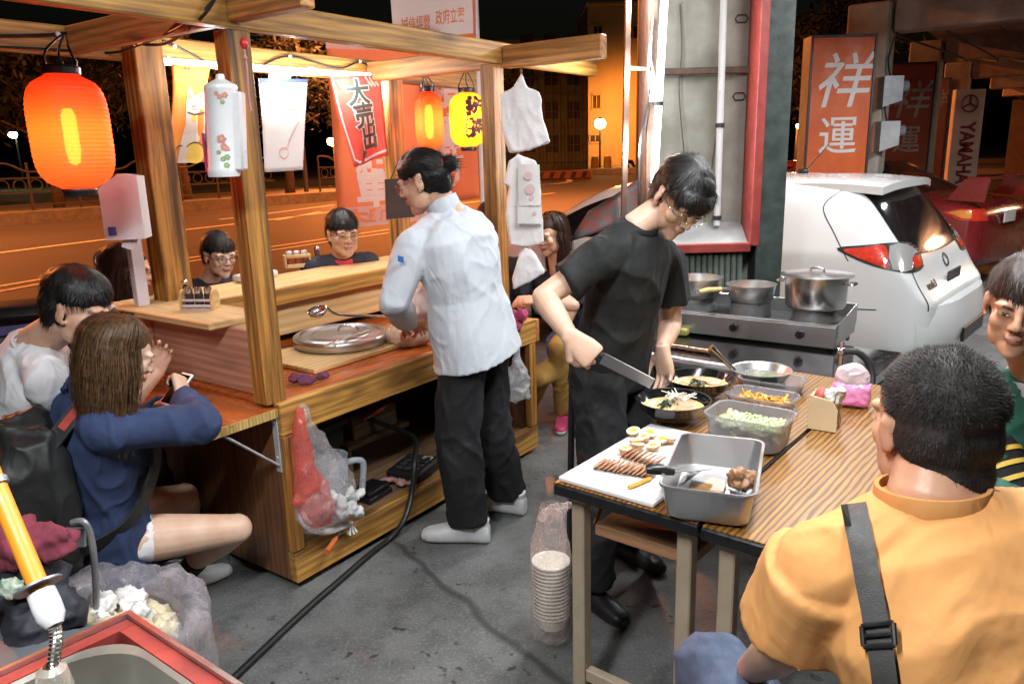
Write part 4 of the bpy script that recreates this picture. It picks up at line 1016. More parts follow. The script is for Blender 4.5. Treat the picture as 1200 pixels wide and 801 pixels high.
t = thing("pink_cloth", "small pink cloth hung at the right end of the counter", "cloth", PD(605, 372, 3.72))
mb = MB(); c = PD(605, 374, 3.74)
for k in range(9): mb.ell(c + V((rnd.uniform(-.03, .03), rnd.uniform(-.02, .02), rnd.uniform(-.045, .04))), (.028, .024, .03), u=8, v=6)
me = remesh(mb, .006, 2); wrinkle(me, .007, 22, 4); me.materials.append(pm("pink_towel", (.50, .06, .16), .9, vs=30, var=.4)); me.transform(Matrix.Translation(-PD(605, 372, 3.72))); obj_from(me, "towel", t)

# ---------------------------------------------------------------- on the cart counter
t = thing("wooden_board", "flat pale wooden board lying under the round steel lid", "board", K(.75, .36, ZC + .001), CROT)
mb = MB(); mb.box((-.05, .06, .011), (.70, .42, .02), bev=.003); mb.build("plank", w_pale, t, None)
lc = G(399, 387, .855); lz = .815
t = thing("soup_cauldron", "large round steel cauldron with its flat lid on, on the cart counter", "pot", (lc.x, lc.y, lz))
rl = .222
mb = MB(); mb.lathe([(0, .030), (rl * .3, .0295), (rl * .31, .0265), (rl * .60, .0255), (rl * .61, .0285), (rl * .64, .0285), (rl * .65, .0245), (rl * .83, .024), (rl * .87, .034), (rl * .96, .030), (rl, .022), (rl * 1.01, .006), (rl * .99, -.016), (rl * .96, -.02)], n=56); mb.lathe([(rl * .96, -.02), (rl * .93, -.016)], n=56); mb.build("lid", m_steel_r, t, .7)
mb = MB(); mb.lathe([(rl * .93, -.012), (rl * .95, -.022)], n=48); mb.lathe([(rl * .9, -.022), (rl * .92, -.016)], n=48); mb.build("pot_rim", m_darkgrey, t)
mb = MB(); mb.tube(smoothcurve([(-.02, .03, .032), (0, .03, .055), (.06, .03, .055), (.08, .03, .032)], 5), .006, 8); mb.build("handle", m_steel, t)
t = thing("ladle", "steel ladle resting on the round lid", "ladle", lc + V((0, 0, .02)))
bc = PD(372, 371, 3.13); he = PD(455, 373, 3.42)
mb = MB(); mb.lathe([(.001, -.035), (.02, -.032), (.036, -.02), (.044, 0), (.041, .0), (.034, -.018), (.018, -.029), (.001, -.031)], n=24, M=frame(bc + V((0, 0, .03)), (.9, .3, .25), (-.3, .9, .2))); mb.build("bowl", m_steel, t, True, world=True)
mb = MB(); mb.tube(smoothcurve([bc + V((.04, .01, .035)), bc.lerp(he, .3) + V((0, 0, .012)), he + V((0, 0, .01))], 6), .0065, 8); mb.build("handle", m_steel, t, world=True)
t = thing("steel_tongs", "pair of steel tongs lying across the round lid", "tongs", lc + V((.02, -.05, .04)))
mb = MB(); q0 = G(378, 405, lz + .045); q1 = G(432, 387, lz + .045); mb.bar(q0, q1, .010, .004); mb.bar(q0 + V((.01, .02, 0)), q1 + V((0, .006, .004)), .010, .004); mb.build("arm", m_steel, t, world=True)
def condiment_rack(px, py, z, label, rz, back):
    p = G(px, py, z); t = thing("condiment_rack", label, "condiment rack", p, rz, "condiment racks on the ledges")
    w, d, h = .135, .065, .085
    if back:
        for sx in (-1, 1): mb = MB(); mb.box((sx * (w / 2), 0, h / 2 - .005), (.012, d, h - .01), bev=.003); mb.build("end_board", w_pale, t, None)
        mb = MB(); mb.box((0, -d / 2, .012), (w - .014, .008, .022), bev=.002); mb.box((0, -d / 2, h - .02), (w - .014, .008, .018), bev=.002); mb.box((0, 0, .004), (w - .014, d - .01, .006), bev=0); mb.build("rail", w_pale, t, None)
    else:
        for sx in (-1, 1):
            mb = MB(); mb.prism([(-d / 2, 0), (d / 2, 0), (d / 2, h * .6), (d * .3, h * .92), (0, h), (-d * .3, h * .92), (-d / 2, h * .6)], -.005, .005, Matrix.Translation((sx * w / 2, 0, 0)) @ Matrix.Rotation(R(90), 4, 'Z') @ Matrix.Rotation(R(90), 4, 'X')); mb.build("end_board", w_pale, t, None)
        mb = MB(); mb.box((0, -d / 2 + .004, .018), (w - .012, .006, .012), bev=.002); mb.box((0, -d / 2 + .004, .042), (w - .012, .006, .010), bev=.002); mb.box((0, 0, .004), (w - .012, d - .01, .006), bev=0); mb.build("rail", m_pinkboard, t, None)
    for k in range(3):
        j = thing("condiment_jar", "%s glass condiment jar in the %s rack" % (("first", "middle", "last")[k], "back ledge" if back else "left ledge"), "jar", mx(t) @ V((-.042 + k * .042, 0, .008)), rz)
        mb = MB(); mb.lathe([(0, 0), (.017, 0), (.018, .004), (.018, .055), (.014, .062), (.014, .066)], n=16); mb.build("glass", pm("chili_jar", (.40, .09, .03), .2, vs=40, var=.5, coat=.5) if back else pm("smoky_jar", (.06, .05, .045), .12, vs=40, coat=.6), j)
        mb = MB(); mb.lathe([(.0155, .060), (.0165, .062), (.0165, .080), (.012, .086), (0, .088)], n=16); mb.build("cap", m_steel if not back else m_whitep, j)
    return t
condiment_rack(235, 362, ZL, "low wooden condiment rack with rounded ends on the left ledge", CROT * 0 - .12, False)
condiment_rack(349, 313, ZL, "pale wooden condiment rack with orange jars on the back ledge", CROT - .55, True)
p = G(219, 352, ZL); t = thing("sauce_bottle", "small dark sauce bottle with round steel top beside the left rack", "bottle", p)
mb = MB(); mb.lathe([(0, 0), (.018, 0), (.019, .004), (.019, .05), (.009, .062), (.009, .072)], n=16); mb.build("glass", pm("dark_sauce", (.02, .012, .01), .1, coat=.7), t)
mb = MB(); mb.ell((0, 0, .082), (.017, .013, .014), u=12, v=8); mb.build("stopper", m_steel, t)
p = G(372, 302, ZL); t = thing("pepper_shaker", "tiny steel topped shaker behind the orange jars", "shaker", p)
mb = MB(); mb.lathe([(0, 0), (.016, 0), (.016, .045), (.013, .05)], n=14); mb.build("glass", pm("pepper_glass", (.08, .07, .06), .15, coat=.5), t)
mb = MB(); mb.lathe([(.0165, .046), (.017, .06), (.010, .072), (0, .074)], n=14); mb.build("cap", m_steel, t)
p = G(300, 327, ZL + .004); t = thing("tissue_packet", "white paper packet lying on the back ledge before the seated boy", "packet", p, CROT + .1)
mb = MB(); mb.box((0, 0, .018), (.22, .10, .035), bev=.012, seg=2); mb.build("packet", m_whitep, t)
# rags
def rag(px, py, z, label, mat, sx=.055, sy=.035, h=.02, seed=0):
    p = G(px, py, z); t = MB(); r_ = random.Random(seed)
    for k in range(10): t.ell((r_.uniform(-sx, sx), r_.uniform(-sy, sy), h * r_.uniform(.3, 1.)), (sx * .45, sy * .5, h * .6), u=8, v=6)
    me = remesh(t, .005, 2); wrinkle(me, .008, 26, seed)
    zmin = min(v.co.z for v in me.vertices)
    for v in me.vertices: v.co.z -= zmin
    me.materials.append(mat); o = obj_from(me, "cleaning_rag", None, p); return tag(o, label, "rag")
rag(360, 450, ZC + .001, "purple crumpled rag on the counter by the front left post", pm("purple_cloth", (.20, .06, .13), .9, vs=30, var=.5), seed=2)
# bag of noodles under the cook's hands
p = G(476, 405, ZC + .002); t = thing("noodle_bag", "clear plastic bag of noodles under the hands of the cook in white", "bag", p)
mb = MB(); mb.ell((0, 0, .045), (.095, .075, .048)); mb.ell((.05, .02, .04), (.09, .06, .042)); me = remesh(mb, .008, 3); wrinkle(me, .006, 14, 3); me.materials.append(pm("raw_noodles", (.62, .38, .18), .5, vs=60, var=.45, bump=.8, bs=120)); obj_from(me, "noodles", t)
mb = MB(); mb.ell((0, 0, .055), (.108, .088, .056)); mb.ell((.05, .02, .05), (.10, .07, .05)); mb.lathe([(.07, .08), (.035, .13), (.05, .17)], (.01, .02, 0), 16); me = remesh(mb, .009, 3); wrinkle(me, .010, 12, 7); me.materials.append(film("clear_film", (.85, .8, .75), .2, .62)); obj_from(me, "film", t)

# ---------------------------------------------------------------- inside and in front of the cart
def jug():
    p = K(.335, .16, .136); t = thing("measuring_jug", "frosted white plastic measuring jug standing inside the cart", "jug", p, CROT)
    m = pm("frosted_plastic", (.55, .60, .66), .35, vs=8, var=.08, trans=.35, bump=.05)
    mb = MB(); mb.lathe([(0, 0), (.068, 0), (.070, .006), (.083, .27), (.085, .285), (.082, .285), (.080, .27), (.067, .010), (0, .008)], n=36); mb.build("body", m, t, .7)
    mb = MB(); mb.tube(smoothcurve([(.075, -.03, .235), (.12, -.05, .235), (.145, -.06, .21), (.135, -.055, .11), (.13, -.054, .075)], 6), .014, 10); mb.build("handle", m, t)
    mb = MB()
    for k in range(6): mb.box((.0, -.0725 - .0022 * k, .05 + k * .036), (.03, .001, .002), bev=0)
    mb.build("scale_mark", m_greymetal, t, None)
jug()
def bowlpot(a, b, z, r, h, label, mat, name="steel_bowl"):
    t = MB(); t.lathe([(0, 0), (r * .55, 0), (r * .7, h * .1), (r * .92, h * .6), (r, h), (r * 1.05, h * 1.01), (r * .97, h * .98), (r * .88, h * .6), (r * .66, h * .12), (0, h * .06)], n=32)
    o = t.build(name, mat, None, .7); o.location = K(a, b, z); return tag(o, label, "bowl")
bowlpot(.56, .58, .326 + .18, .15, .12, "grey metal bowl on the upper shelf inside the cart", m_greymetal)
t = thing("storage_crate", "dark crate holding up the bowl inside the cart", "crate", K(.56, .60, .136), CROT)
mb = MB(); mb.box((-.12, 0, .18), (.44, .40, .36), bev=.02); mb.build("body", pm("dark_crate", (.04, .038, .035), .6, vs=7), t, None)
mb = MB(); mb.box((-.12, -.205, .30), (.46, .012, .03)); mb.box((-.12, -.205, .08), (.46, .012, .03)); mb.build("rim", m_darkgrey, t)
t = thing("tin_box", "dull wooden box with copper pipe fittings inside the cart", "box", K(.84, .46, .326), CROT)
mb = MB(); mb.box((0, .06, .06), (.30, .28, .12), bev=.006); mb.build("body", w_in, t, None); mb = MB(); mb.tube(smoothcurve([(-.1, -.09, .1), (-.02, -.10, .11), (.08, -.08, .12), (.14, -.02, .13)], 5), .012, 8); mb.build("pipe", pm("copper_pipe", (.6, .25, .1), .3, .9), t)
t = thing("charger_box", "black electronic box lying on the cart's lower shelf", "box", K(.86, .16, .137), CROT + .25)
mb = MB(); mb.box((0, 0, .035), (.24, .18, .06), bev=.01); mb.build("case", m_black, t)
mb = MB()
for i in range(4):
    for j in range(3): mb.box((-.07 + i * .045, -.05 + j * .045, .068), (.03, .03, .008), bev=.003)
mb.build("key", m_darkgrey, t); mb = MB(); mb.box((.07, -.04, .069), (.035, .05, .006), bev=.002); mb.build("tape_label", pm("pale_label", (.5, .45, .35), .5), t)
t = thing("notebook", "black notebooks stacked inside the cart", "notebook", K(.58, .17, .137), CROT + .1)
mb = MB(); mb.box((0, 0, .012), (.16, .12, .022)); mb.box((.01, .01, .034), (.15, .11, .018)); mb.build("cover", m_black, t)
rag(470, 567, .140, "pinkish rag lying on the cart's lower shelf", pm("pink_rag", (.45, .24, .22), .9, vs=30, var=.4), .07, .03, .016, 5)
t = thing("screwdriver", "orange handled tool lying at the left of the lower shelf", "tool", G(388, 642, .15), CROT + .5)
mb = MB(); mb.tube([(-.05, 0, .012), (.06, 0, .012)], [.012, .010], 10); mb.build("handle", pm("orange_handle", (.65, .16, .04), .4), t); mb = MB(); mb.tube([(.06, 0, .012), (.15, 0, .010)], .004, 8); mb.build("shank", m_steel, t)
t = thing("bottle", "green glass bottle at the right end of the lower shelf", "bottle", K(1.47, .20, .136))
mb = MB(); mb.lathe([(0, 0), (.033, 0), (.035, .01), (.035, .14), (.014, .19), (.013, .23)], n=18); mb.build("glass", pm("yellow_oil", (.45, .35, .05), .15, coat=.5), t); mb = MB(); mb.lathe([(.0145, .225), (.0145, .25), (0, .251)], n=14); mb.build("cap", pm("red_plastic", (.6, .03, .03), .3), t)
# hanging red and white plastic bag on the fascia
hook = PP(352, 474, K(0, -.012), CV)
t = thing("plastic_bag", "red and clear plastic carrier bag hanging on the cart's front edge", "bag", hook)
def hp(px, py, off): return PP(px, py, K(0, -off), CV)
mb = MB(); cs = [((352, 473), .012, .014), ((355, 490), .03, .02), ((363, 515), .065, .032), ((374, 545), .105, .05), ((381, 572), .135, .065), ((383, 595), .135, .065), ((383, 612), .095, .045)]
rings = []
for (q, w, d) in cs:
    c = hp(*q, .02 + d * .8); rings.append([c + CU * (w * math.cos(a_)) + CV * (d * math.sin(a_)) for a_ in [6.283 * k / 24 for k in range(24)]])
mb.add([p for r_ in rings for p in r_], [[i * 24 + k, i * 24 + (k + 1) % 24, (i + 1) * 24 + (k + 1) % 24, (i + 1) * 24 + k] for i in range(len(rings) - 1) for k in range(24)] + [list(range(24))[::-1], [(len(rings) - 1) * 24 + k for k in range(24)]])
me = remesh(mb, .008, 3); wrinkle(me, .012, 11, 2, (1, 1, .35)); me.transform(Matrix.Translation(-hook)); me.materials.append(film("clear_bag_film", (.80, .78, .78), .2, .76)); obj_from(me, "clear_film", t)
mb = MB(); rings = []
for (q, w, d) in (((353, 478), .014, .012), ((352, 510), .026, .02), ((355, 545), .040, .03), ((366, 572), .070, .045), ((372, 596), .078, .05), ((378, 610), .05, .035)):
    c = hp(*q, .035 + d * .9); rings.append([c + CU * (w * math.cos(a_)) + CV * (d * math.sin(a_)) for a_ in [6.283 * k / 20 for k in range(20)]])
mb.add([p for r_ in rings for p in r_], [[i * 20 + k, i * 20 + (k + 1) % 20, (i + 1) * 20 + (k + 1) % 20, (i + 1) * 20 + k] for i in range(len(rings) - 1) for k in range(20)] + [list(range(20))[::-1], [(len(rings) - 1) * 20 + k for k in range(20)]])
mb.ell(hp(350, 588, .08), (.03, .02, .022)); me = remesh(mb, .007, 3); wrinkle(me, .010, 13, 5, (1, 1, .4)); me.transform(Matrix.Translation(-hook)); me.materials.append(film("red_film", (.82, .14, .10), .2, .45)); obj_from(me, "red_inner_bag", t)
mb = MB()
for k in range(24): mb.ell(hp(402 + rnd.uniform(-22, 22), 592 + rnd.uniform(-18, 14), .08), rnd.uniform(.014, .026), u=8, v=6)
me = remesh(mb, .008, 2); wrinkle(me, .008, 22, 9); me.transform(Matrix.Translation(-hook)); me.materials.append(pm("crumpled_white", (.66, .66, .64), .7, vs=20)); obj_from(me, "crumpled_paper", t)
t = thing("tied_bag", "knotted thin white plastic bag lying on the lower shelf edge", "bag", hp(385, 618, .03))
mb = MB(); mb.tube(smoothcurve([hp(352, 600, .03), hp(362, 616, .05), hp(385, 622, .05), hp(412, 612, .03)], 5), [.012, .016, .018, .018, .018, .018, .018, .016, .016, .016, .014, .014, .012, .012, .012, .010], 10)
for k in range(7): a_ = k * .9; mb.tube([hp(410, 612, .03), hp(413, 624, .035) + CU * .022 * math.cos(a_) + CV * .015 * math.sin(a_)], [.005, .004], 6)
mb.build("film", m_bagw, t, world=True)
# cans bag at the right end
t = thing("plastic_bag", "clear crinkled bag hanging inside the right end of the cart", "bag", K(1.40, .03, .60))
mb = MB(); c = PP(606, 445, K(0, -.02), CV); mb.ell(c, (.06, .05, .085)); mb.ell(c + V((0, 0, -.06)), (.07, .06, .06)); mb.tube([c + V((0, 0, .07)), c + V((0, .03, .17))], [.04, .01], 10); me = remesh(mb, .009, 2); wrinkle(me, .016, 15, 11); me.transform(Matrix.Translation(-K(1.40, .03, .60))); me.materials.append(film("crinkled_film", (.7, .72, .74), .12, .4, 1.)); obj_from(me, "film", t)
# black hose from the cart down to the floor and along it
t = thing("gas_hose", "long black hose running from inside the cart over the floor to the foreground", "hose", K(.72, .2, .3))
hz = [PP(487, 517, K(0, .10), CV), PP(486, 540, K(0, -.01), CV), PP(482, 580, K(0, -.03), CV), PP(473, 610, K(0, -.05), CV)] + [G(x, y, .016) for x, y in ((455, 632), (432, 650), (400, 678), (365, 708), (325, 745), (282, 786), (240, 825), (190, 880))]
hz[0:0] = [K(.78, .40, .42), PP(476, 507, K(0, .25), CV)]
mb = MB(); mb.tube(smoothcurve(hz, 8), .0125, 10); mb.build("hose_tube", m_rubber, t, world=True)
# ================================================================== PREP TABLES
w_lam = zebra("zebra_laminate", (.42, .20, .040), (.085, .032, .008))
m_leg = pm("putty_steel", (.46, .37, .26), .5, .1, vs=12, var=.15)
m_edge = pm("black_edging", (.012, .012, .014), .35, vs=20)
m_shelfw = wood("plain_brown_board", (.46, .24, .12), (.36, .17, .08), 1, .55, 0, .4, bump=.05, knots=0)
ZT = .75
def prep_table(t0, t1, s1, label, dz, with_shelf):
    t = thing("prep_table", label, "table", T0 + TT * t0, TROT, "folding prep tables set side by side")
    w = t1 - t0                                     # local x = along, local y = -across
    mb = MB(); mb.box((s1 / 2, -w / 2, ZT - .002 + dz), (s1 - .012, w - .008, .004), bev=0); mb.build("table_top", w_lam, t, None)
    mb = MB(); mb.box((s1 / 2, -w / 2, ZT - .022 + dz), (s1, w, .034), bev=.004); mb.build("edging", m_edge, t)
    for lx in (.06, s1 - .06):
        for ly in (-.055, -w + .055):
            mb = MB(); mb.box((lx, ly, (ZT - .04) / 2), (.042, .042, ZT - .042 + dz), bev=.004); mb.build("leg", m_leg, t)
        mb = MB(); mb.box((lx, -w / 2, .13), (.03, w - .155, .04), bev=.003); mb.build("crossbar", m_leg, t)
    if with_shelf:
        mb = MB(); mb.box((.30, -w / 2 - .01, .585), (.40, w - .13, .035), bev=.003); mb.build("shelf", m_shelfw, t)
        mb = MB(); mb.bar((.10, -.075, .60), (.20, -.075, ZT - .045), .006, .018); mb.bar((.10, -w + .075, .53), (.16, -w + .075, .62), .006, .014); mb.build("shelf_bracket", pm("brass_strut", (.45, .22, .06), .4, .6), t)
    return t
prep_table(0, .440, 1.47, "left wood grained folding table with a small brown shelf beneath", 0, True)
prep_table(.446, .92, 1.47, "right wood grained folding table beside the seated man in orange", -.002, False)

# black steel counter carrying the gas range
st = thing("stove_counter", "black and steel counter standing across the end of the prep tables", "counter", T(1.50, -.62), TROT)
WS = 1.06
mb = MB(); mb.box((.32, -WS / 2, .70), (.62, WS, .05), bev=.004); mb.build("top", m_blackgloss, st, None)
mb = MB(); mb.tube([(-.01, -.0, .705), (-.01, -WS, .705)], .028, 12); mb.build("front_rail", m_steel_r, st)
mb = MB(); mb.box((.0, -WS / 2, .60), (.012, WS, .13), bev=.003); mb.build("apron", m_darkgrey, st)
for lx in (.05, .60):
    for ly in (-.05, -WS + .05): mb = MB(); mb.box((lx, ly, .335), (.04, .04, .67), bev=.003); mb.build("leg", m_darkgrey, st)
mb = MB(); mb.box((.32, -WS / 2, .25), (.55, WS - .1, .02)); mb.build("lower_shelf", m_steel_r, st)
# gas range
A0 = G(772, 381, .76); B0 = G(979, 404, .76); gd = (B0 - A0); gw = gd.length; gd.normalize(); gn = V((-gd.y, gd.x, 0))
GW = gw; GD = .40; ZG = .725
gr = thing("gas_range", "three burner stainless steel gas range on the black counter", "gas range", A0 * 1 + V((0, 0, ZG - A0.z)), math.atan2(gd.y, gd.x))
mb = MB(); mb.box((GW / 2, GD / 2 + .004, .058), (GW - .004, GD - .01, .075), bev=.004); mb.build("body", m_darkgrey, gr)
mb = MB(); mb.box((GW / 2, -.003, .065), (GW, .008, .10), bev=.003); mb.box((GW / 2, .018, .119), (GW, .04, .006), bev=.002); mb.box((GW - .003, GD / 2, .07), (.006, GD, .11), bev=.002); mb.box((.003, GD / 2, .07), (.006, GD, .11), bev=.002); mb.build("front_panel", m_steel_r, gr)
mb = MB(); mb.box((GW / 2, GD + .004, .085), (GW, .008, .15), bev=.003); mb.prism([(.02, .06), (GD, .06), (GD, .16), (.02, .125)], GW + .001, GW + .006, Matrix(((0, 0, 1, 0), (1, 0, 0, 0), (0, 1, 0, 0), (0, 0, 0, 1)))); mb.build("splash_guard", m_steel_r, gr)
BX = [GW * .14, GW * .47, GW * .83]
for bx in BX:
    mb = MB(); mb.lathe([(.09, .10), (.105, .10), (.098, .165), (.090, .165), (.09, .10)], (bx, GD * .5, 0), 28, a0=R(200), a1=R(500)); mb.build("wind_ring", m_greymetal, gr)
    mb = MB(); mb.lathe([(.0, .125), (.035, .125), (.04, .118), (.04, .10)], (bx, GD * .5, 0), 20)
    for k in range(4): e = R(45 + 90 * k); mb.bar((bx + .03 * math.cos(e), GD * .5 + .03 * math.sin(e), .160), (bx + .10 * math.cos(e), GD * .5 + .10 * math.sin(e), .160), .008, .010)
    mb.build("burner", m_black, gr)
for fx in (.12, .46, .82):
    mb = MB(); mb.tube([(GW * fx, -.007, .07), (GW * fx, -.028, .07)], [.021, .019], 18); mb.box((GW * fx, -.033, .07), (.008, .012, .036), bev=.003); mb.build("knob", m_black, gr)
mb = MB()
for k in range(4): mb.box((GW * .5, .05 + k * .1, -.012), (.02, .02, .022), bev=0)
for xx in (.03, GW - .03):
    for yy in (.04, GD - .04): mb.box((xx, yy, .001), (.03, .03, .042), bev=0)
mb.build("foot", m_rubber, gr)
GM = mx(gr)
def at_burner(k, dz=.168): return GM @ V((BX[k], GD * .5, dz))
ga = math.atan2(gd.y, gd.x)
# pot with lid, two handled pans
def potprof(r0, r1, h, t_=.004): return [(0, 0), (r0 * .94, 0), (r0, .012), (r1, h), (r1 + .012, h + .002), (r1 + .012, h + .006), (r1 - t_, h + .004), (r0 - t_, .016), (0, .010)]
t = thing("stock_pot", "shiny lidded stock pot on the right burner", "pot", at_burner(2), ga)
mb = MB(); mb.lathe(potprof(.140, .146, .150), n=48); mb.build("body", m_steel, t, .7)
mb = MB(); mb.lathe([(.168, .154), (.170, .158), (.150, .161), (.11, .165), (.04, .171), (0, .172)], n=48); mb.build("lid", m_steel, t, .8)
mb = MB(); mb.tube(smoothcurve([(-.03, 0, .170), (-.025, 0, .185), (.025, 0, .185), (.03, 0, .170)], 4), .006, 8); mb.build("knob", m_steel, t)
for sx in (-1, 1): mb = MB(); mb.tube(smoothcurve([(sx * .145, -.035, .12), (sx * .178, -.03, .122), (sx * .178, .03, .122), (sx * .145, .035, .12)], 5), .005, 8); mb.build("handle", m_steel, t)
def saucepan(k, r, h, label, hdir, hlen, mat, zoff=0):
    t = thing("saucepan", label, "saucepan", at_burner(k), ga)
    mb = MB(); mb.lathe([(0, 0), (r * .80, 0), (r * .90, .012), (r, h), (r + .005, h + .003), (r - .003, h + .001), (r * .88, .016), (0, .008)], n=44); mb.build("body", mat, t, .7)
    d = V(hdir).normalized(); mb = MB(); mb.tube([d * (r - .005) + V((0, 0, h * .72)), d * (r + .05) + V((0, 0, h * .76))], [.013, .012], 10); mb.build("ferrule", m_steel, t)
    mb = MB(); e = d * (r + .05 + hlen) + V((0, 0, h * .76 - .01)); mb.tube([d * (r + .035) + V((0, 0, h * .755)), d * (r + .05 + hlen * .5) + V((0, 0, h * .76)), e], [.013, .0145, .012], 12); mb.build("handle", pm("pale_wood_handle", (.70, .50, .18), .5, vs=20), t)
    mb = MB(); mb.tube([e + V((0, 0, 0)) + d * .012 + V((.010 * math.cos(k_ * .785), 0, .010 * math.sin(k_ * .785))) for k_ in range(8)], .002, 5, closed=True); mb.build("hanging_loop", m_steel, t)
saucepan(0, .132, .10, "hammered aluminium saucepan on the left burner, its handle turned to the cook", (-.95, -.2, 0), .08, m_alum)
saucepan(1, .120, .085, "hammered aluminium saucepan with pale wooden handle toward the viewer on the middle burner", (-.75, -.62, 0), .10, m_alum)
# frying pan at the end of the table
c = G(892, 433, ZT + .055); t = thing("frying_pan", "steel pan with a long hollow handle at the far end of the table", "pan", (c.x, c.y, ZT + .002))
mb = MB(); mb.lathe([(0, 0), (.075, 0), (.088, .012), (.112, .055), (.116, .057), (.109, .055), (.084, .016), (0, .006)], n=44); mb.build("body", m_steel_r, t, .7)
he = PD(832, 408, c.y + .03) - V((c.x, c.y, ZT + .002)); d = V((he.x, he.y, 0)).normalized()
mb = MB(); mb.tube([d * .10 + V((0, 0, .05)), he.lerp(d * .10 + V((0, 0, .05)), .4), he], [.007, .012, .020], 14); mb.build("handle", m_steel, t)
mb = MB(); mb.disc((0, 0, .02), .085, 28); r_ = random.Random(4); 
for k in range(26): mb.ell((r_.uniform(-.06, .06), r_.uniform(-.06, .06), .022), (.012, .008, .005), u=8, v=5)
mb.build("green_scraps", pm("pan_greens", (.40, .42, .10), .5, vs=40, var=.5), t)
# odds and ends on the counter
t = thing("sponge", "yellow green scouring block under the left of the gas range", "sponge", G(795, 392, .727), ga)
mb = MB(); mb.box((0, 0, .02), (.11, .06, .036), bev=.01, seg=2); mb.build("block", pm("yellow_sponge", (.45, .42, .12), .9, vs=40, bump=.4), t)
t = thing("steel_rolling_tube", "copper tinted steel tube lying along the counter front", "tube", G(800, 410, .73))
mb = MB(); mb.tube([G(782, 405, .735), G(835, 413, .735)], .014, 12); mb.build("tube_body", pm("copper_tint", (.62, .38, .26), .25, 1.), t, world=True)
t = thing("gas_regulator", "gas valve with a black hose bending round it at the right of the gas range", "valve", PD(985, 420, 3.0))
mb = MB(); a = PD(987, 400, 3.02); mb.tube([a, a - V((0, 0, .10))], .010, 10); mb.ell(a - V((0, 0, .04)), (.018, .018, .02), u=10, v=8); mb.build("valve_body", m_steel, t, world=True)
mb = MB(); mb.tube(smoothcurve([PD(985, 412, 3.02), PD(1003, 412, 3.0), PD(1017, 424, 2.98), PD(1022, 444, 2.95), PD(1016, 470, 2.9)], 7), .014, 10); mb.build("hose", m_rubber, t, world=True)

# ================================================================== FOOD ON THE TABLE
m_board = pm("white_board", (.80, .79, .77), .45, vs=7, var=.07)
bl_ = [T(.0, .005), T(.545, .005), T(.545, .33), T(.0, .33)]
t = thing("cutting_board", "large white cutting board on the near left corner of the table", "cutting board", T(.006, .006, ZT + .001), TROT)
mb = MB(); mb.box((.272, -.155, .008), (.535, .30, .014), bev=.004, seg=2); mb.build("slab", m_board, t)
ZBD = ZT + .0175
m_yolk = pm("egg_yolk", (.80, .47, .06), .35, vs=60, var=.2); m_eggw = pm("egg_white", (.80, .72, .52), .35, vs=30, var=.12); m_skin_egg = pm("soy_stained_egg", (.62, .40, .18), .4, vs=20, var=.25)
def egg_half():
    mb = MB(); mb.lathe([(0, .0165), (.010, .0165), (.0105, .0163), (.0185, .0160), (.0195, .0150)], n=22, mi=1, sy=1.25)
    mb.lathe([(.0195, .0150), (.0185, .008), (.012, .002), (0, .0)], n=22, mi=2, sy=1.25)
    mb.lathe([(0, .0172), (.006, .0172), (.0102, .0166)], n=18, mi=0, sy=1.2)
    return mb.mesh("egg_half", [m_yolk, m_eggw, m_skin_egg], True)
eg = egg_half()
for i, (px, py, lab) in enumerate([(732, 528, "halved egg nearest the front left of the egg pile"), (748, 523, "halved egg second from the left in the front row"), (767, 524, "halved egg at the right of the front row on the board"), (756, 514, "halved egg in the middle of the pile"), (742, 506, "halved egg at the left of the back row"), (762, 508, "halved egg in the centre of the back row"), (776, 516, "halved egg beside the steel tray rim"), (746, 518, "halved egg lying flat behind the front row"), (785, 516, "halved egg closest to the tray corner")]):
    o = obj_from(eg, "egg_half", None, G(px, py, ZBD + .010) - V((0, 0, .009))); o.rotation_euler = (rnd.uniform(-.25, .25), rnd.uniform(-.25, .25), rnd.uniform(0, 6)); tag(o, lab, "egg", "egg halves on the cutting board")
    o.location.z = ZBD + .0035
m_pork = pm("roast_pork", (.62, .42, .28), .5, vs=70, col2=(.48, .27, .16), bump=.5, bs=200); m_fat = pm("pork_rind", (.45, .20, .08), .4, vs=50, var=.4)
def slice_mesh():
    mb = MB(); n = 18; r_ = random.Random(2)
    pts = [(.030 * math.cos(6.283 * k / n) * (1 + .12 * math.sin(k * 1.7)), .020 * math.sin(6.283 * k / n) * (1 + .1 * math.cos(k * 2.3))) for k in range(n)]
    mb.prism(pts, -.0018, .0018); mb.m = [0, 0] + [1] * n; return mb.mesh("pork_slice", [m_pork, m_fat], None)
sm = slice_mesh()
for row, (p0, p1, n, nm) in enumerate((((703, 543), (764, 553), 12, "front"), ((735, 530), (772, 541), 8, "back"))):
    for k in range(n):
        q = G(p0[0] + (p1[0] - p0[0]) * k / (n - 1), p0[1] + (p1[1] - p0[1]) * k / (n - 1), ZBD + .012)
        o = obj_from(sm, "pork_slice", None, (q.x, q.y, ZBD + .0145)); rd = (G(*p1, ZBD) - G(*p0, ZBD)).normalized(); an = R(40 + rnd.uniform(-6, 6)); nz = V((0, 0, math.cos(an))) - rd * math.sin(an); o.rotation_euler = frame((0, 0, 0), rd.cross(V((0, 0, 1))), nz.cross(rd.cross(V((0, 0, 1))))).to_euler()
        tag(o, "overlapping roast pork slice in the %s row of slices" % nm, "pork slice", "roast pork slices in the %s row" % nm)
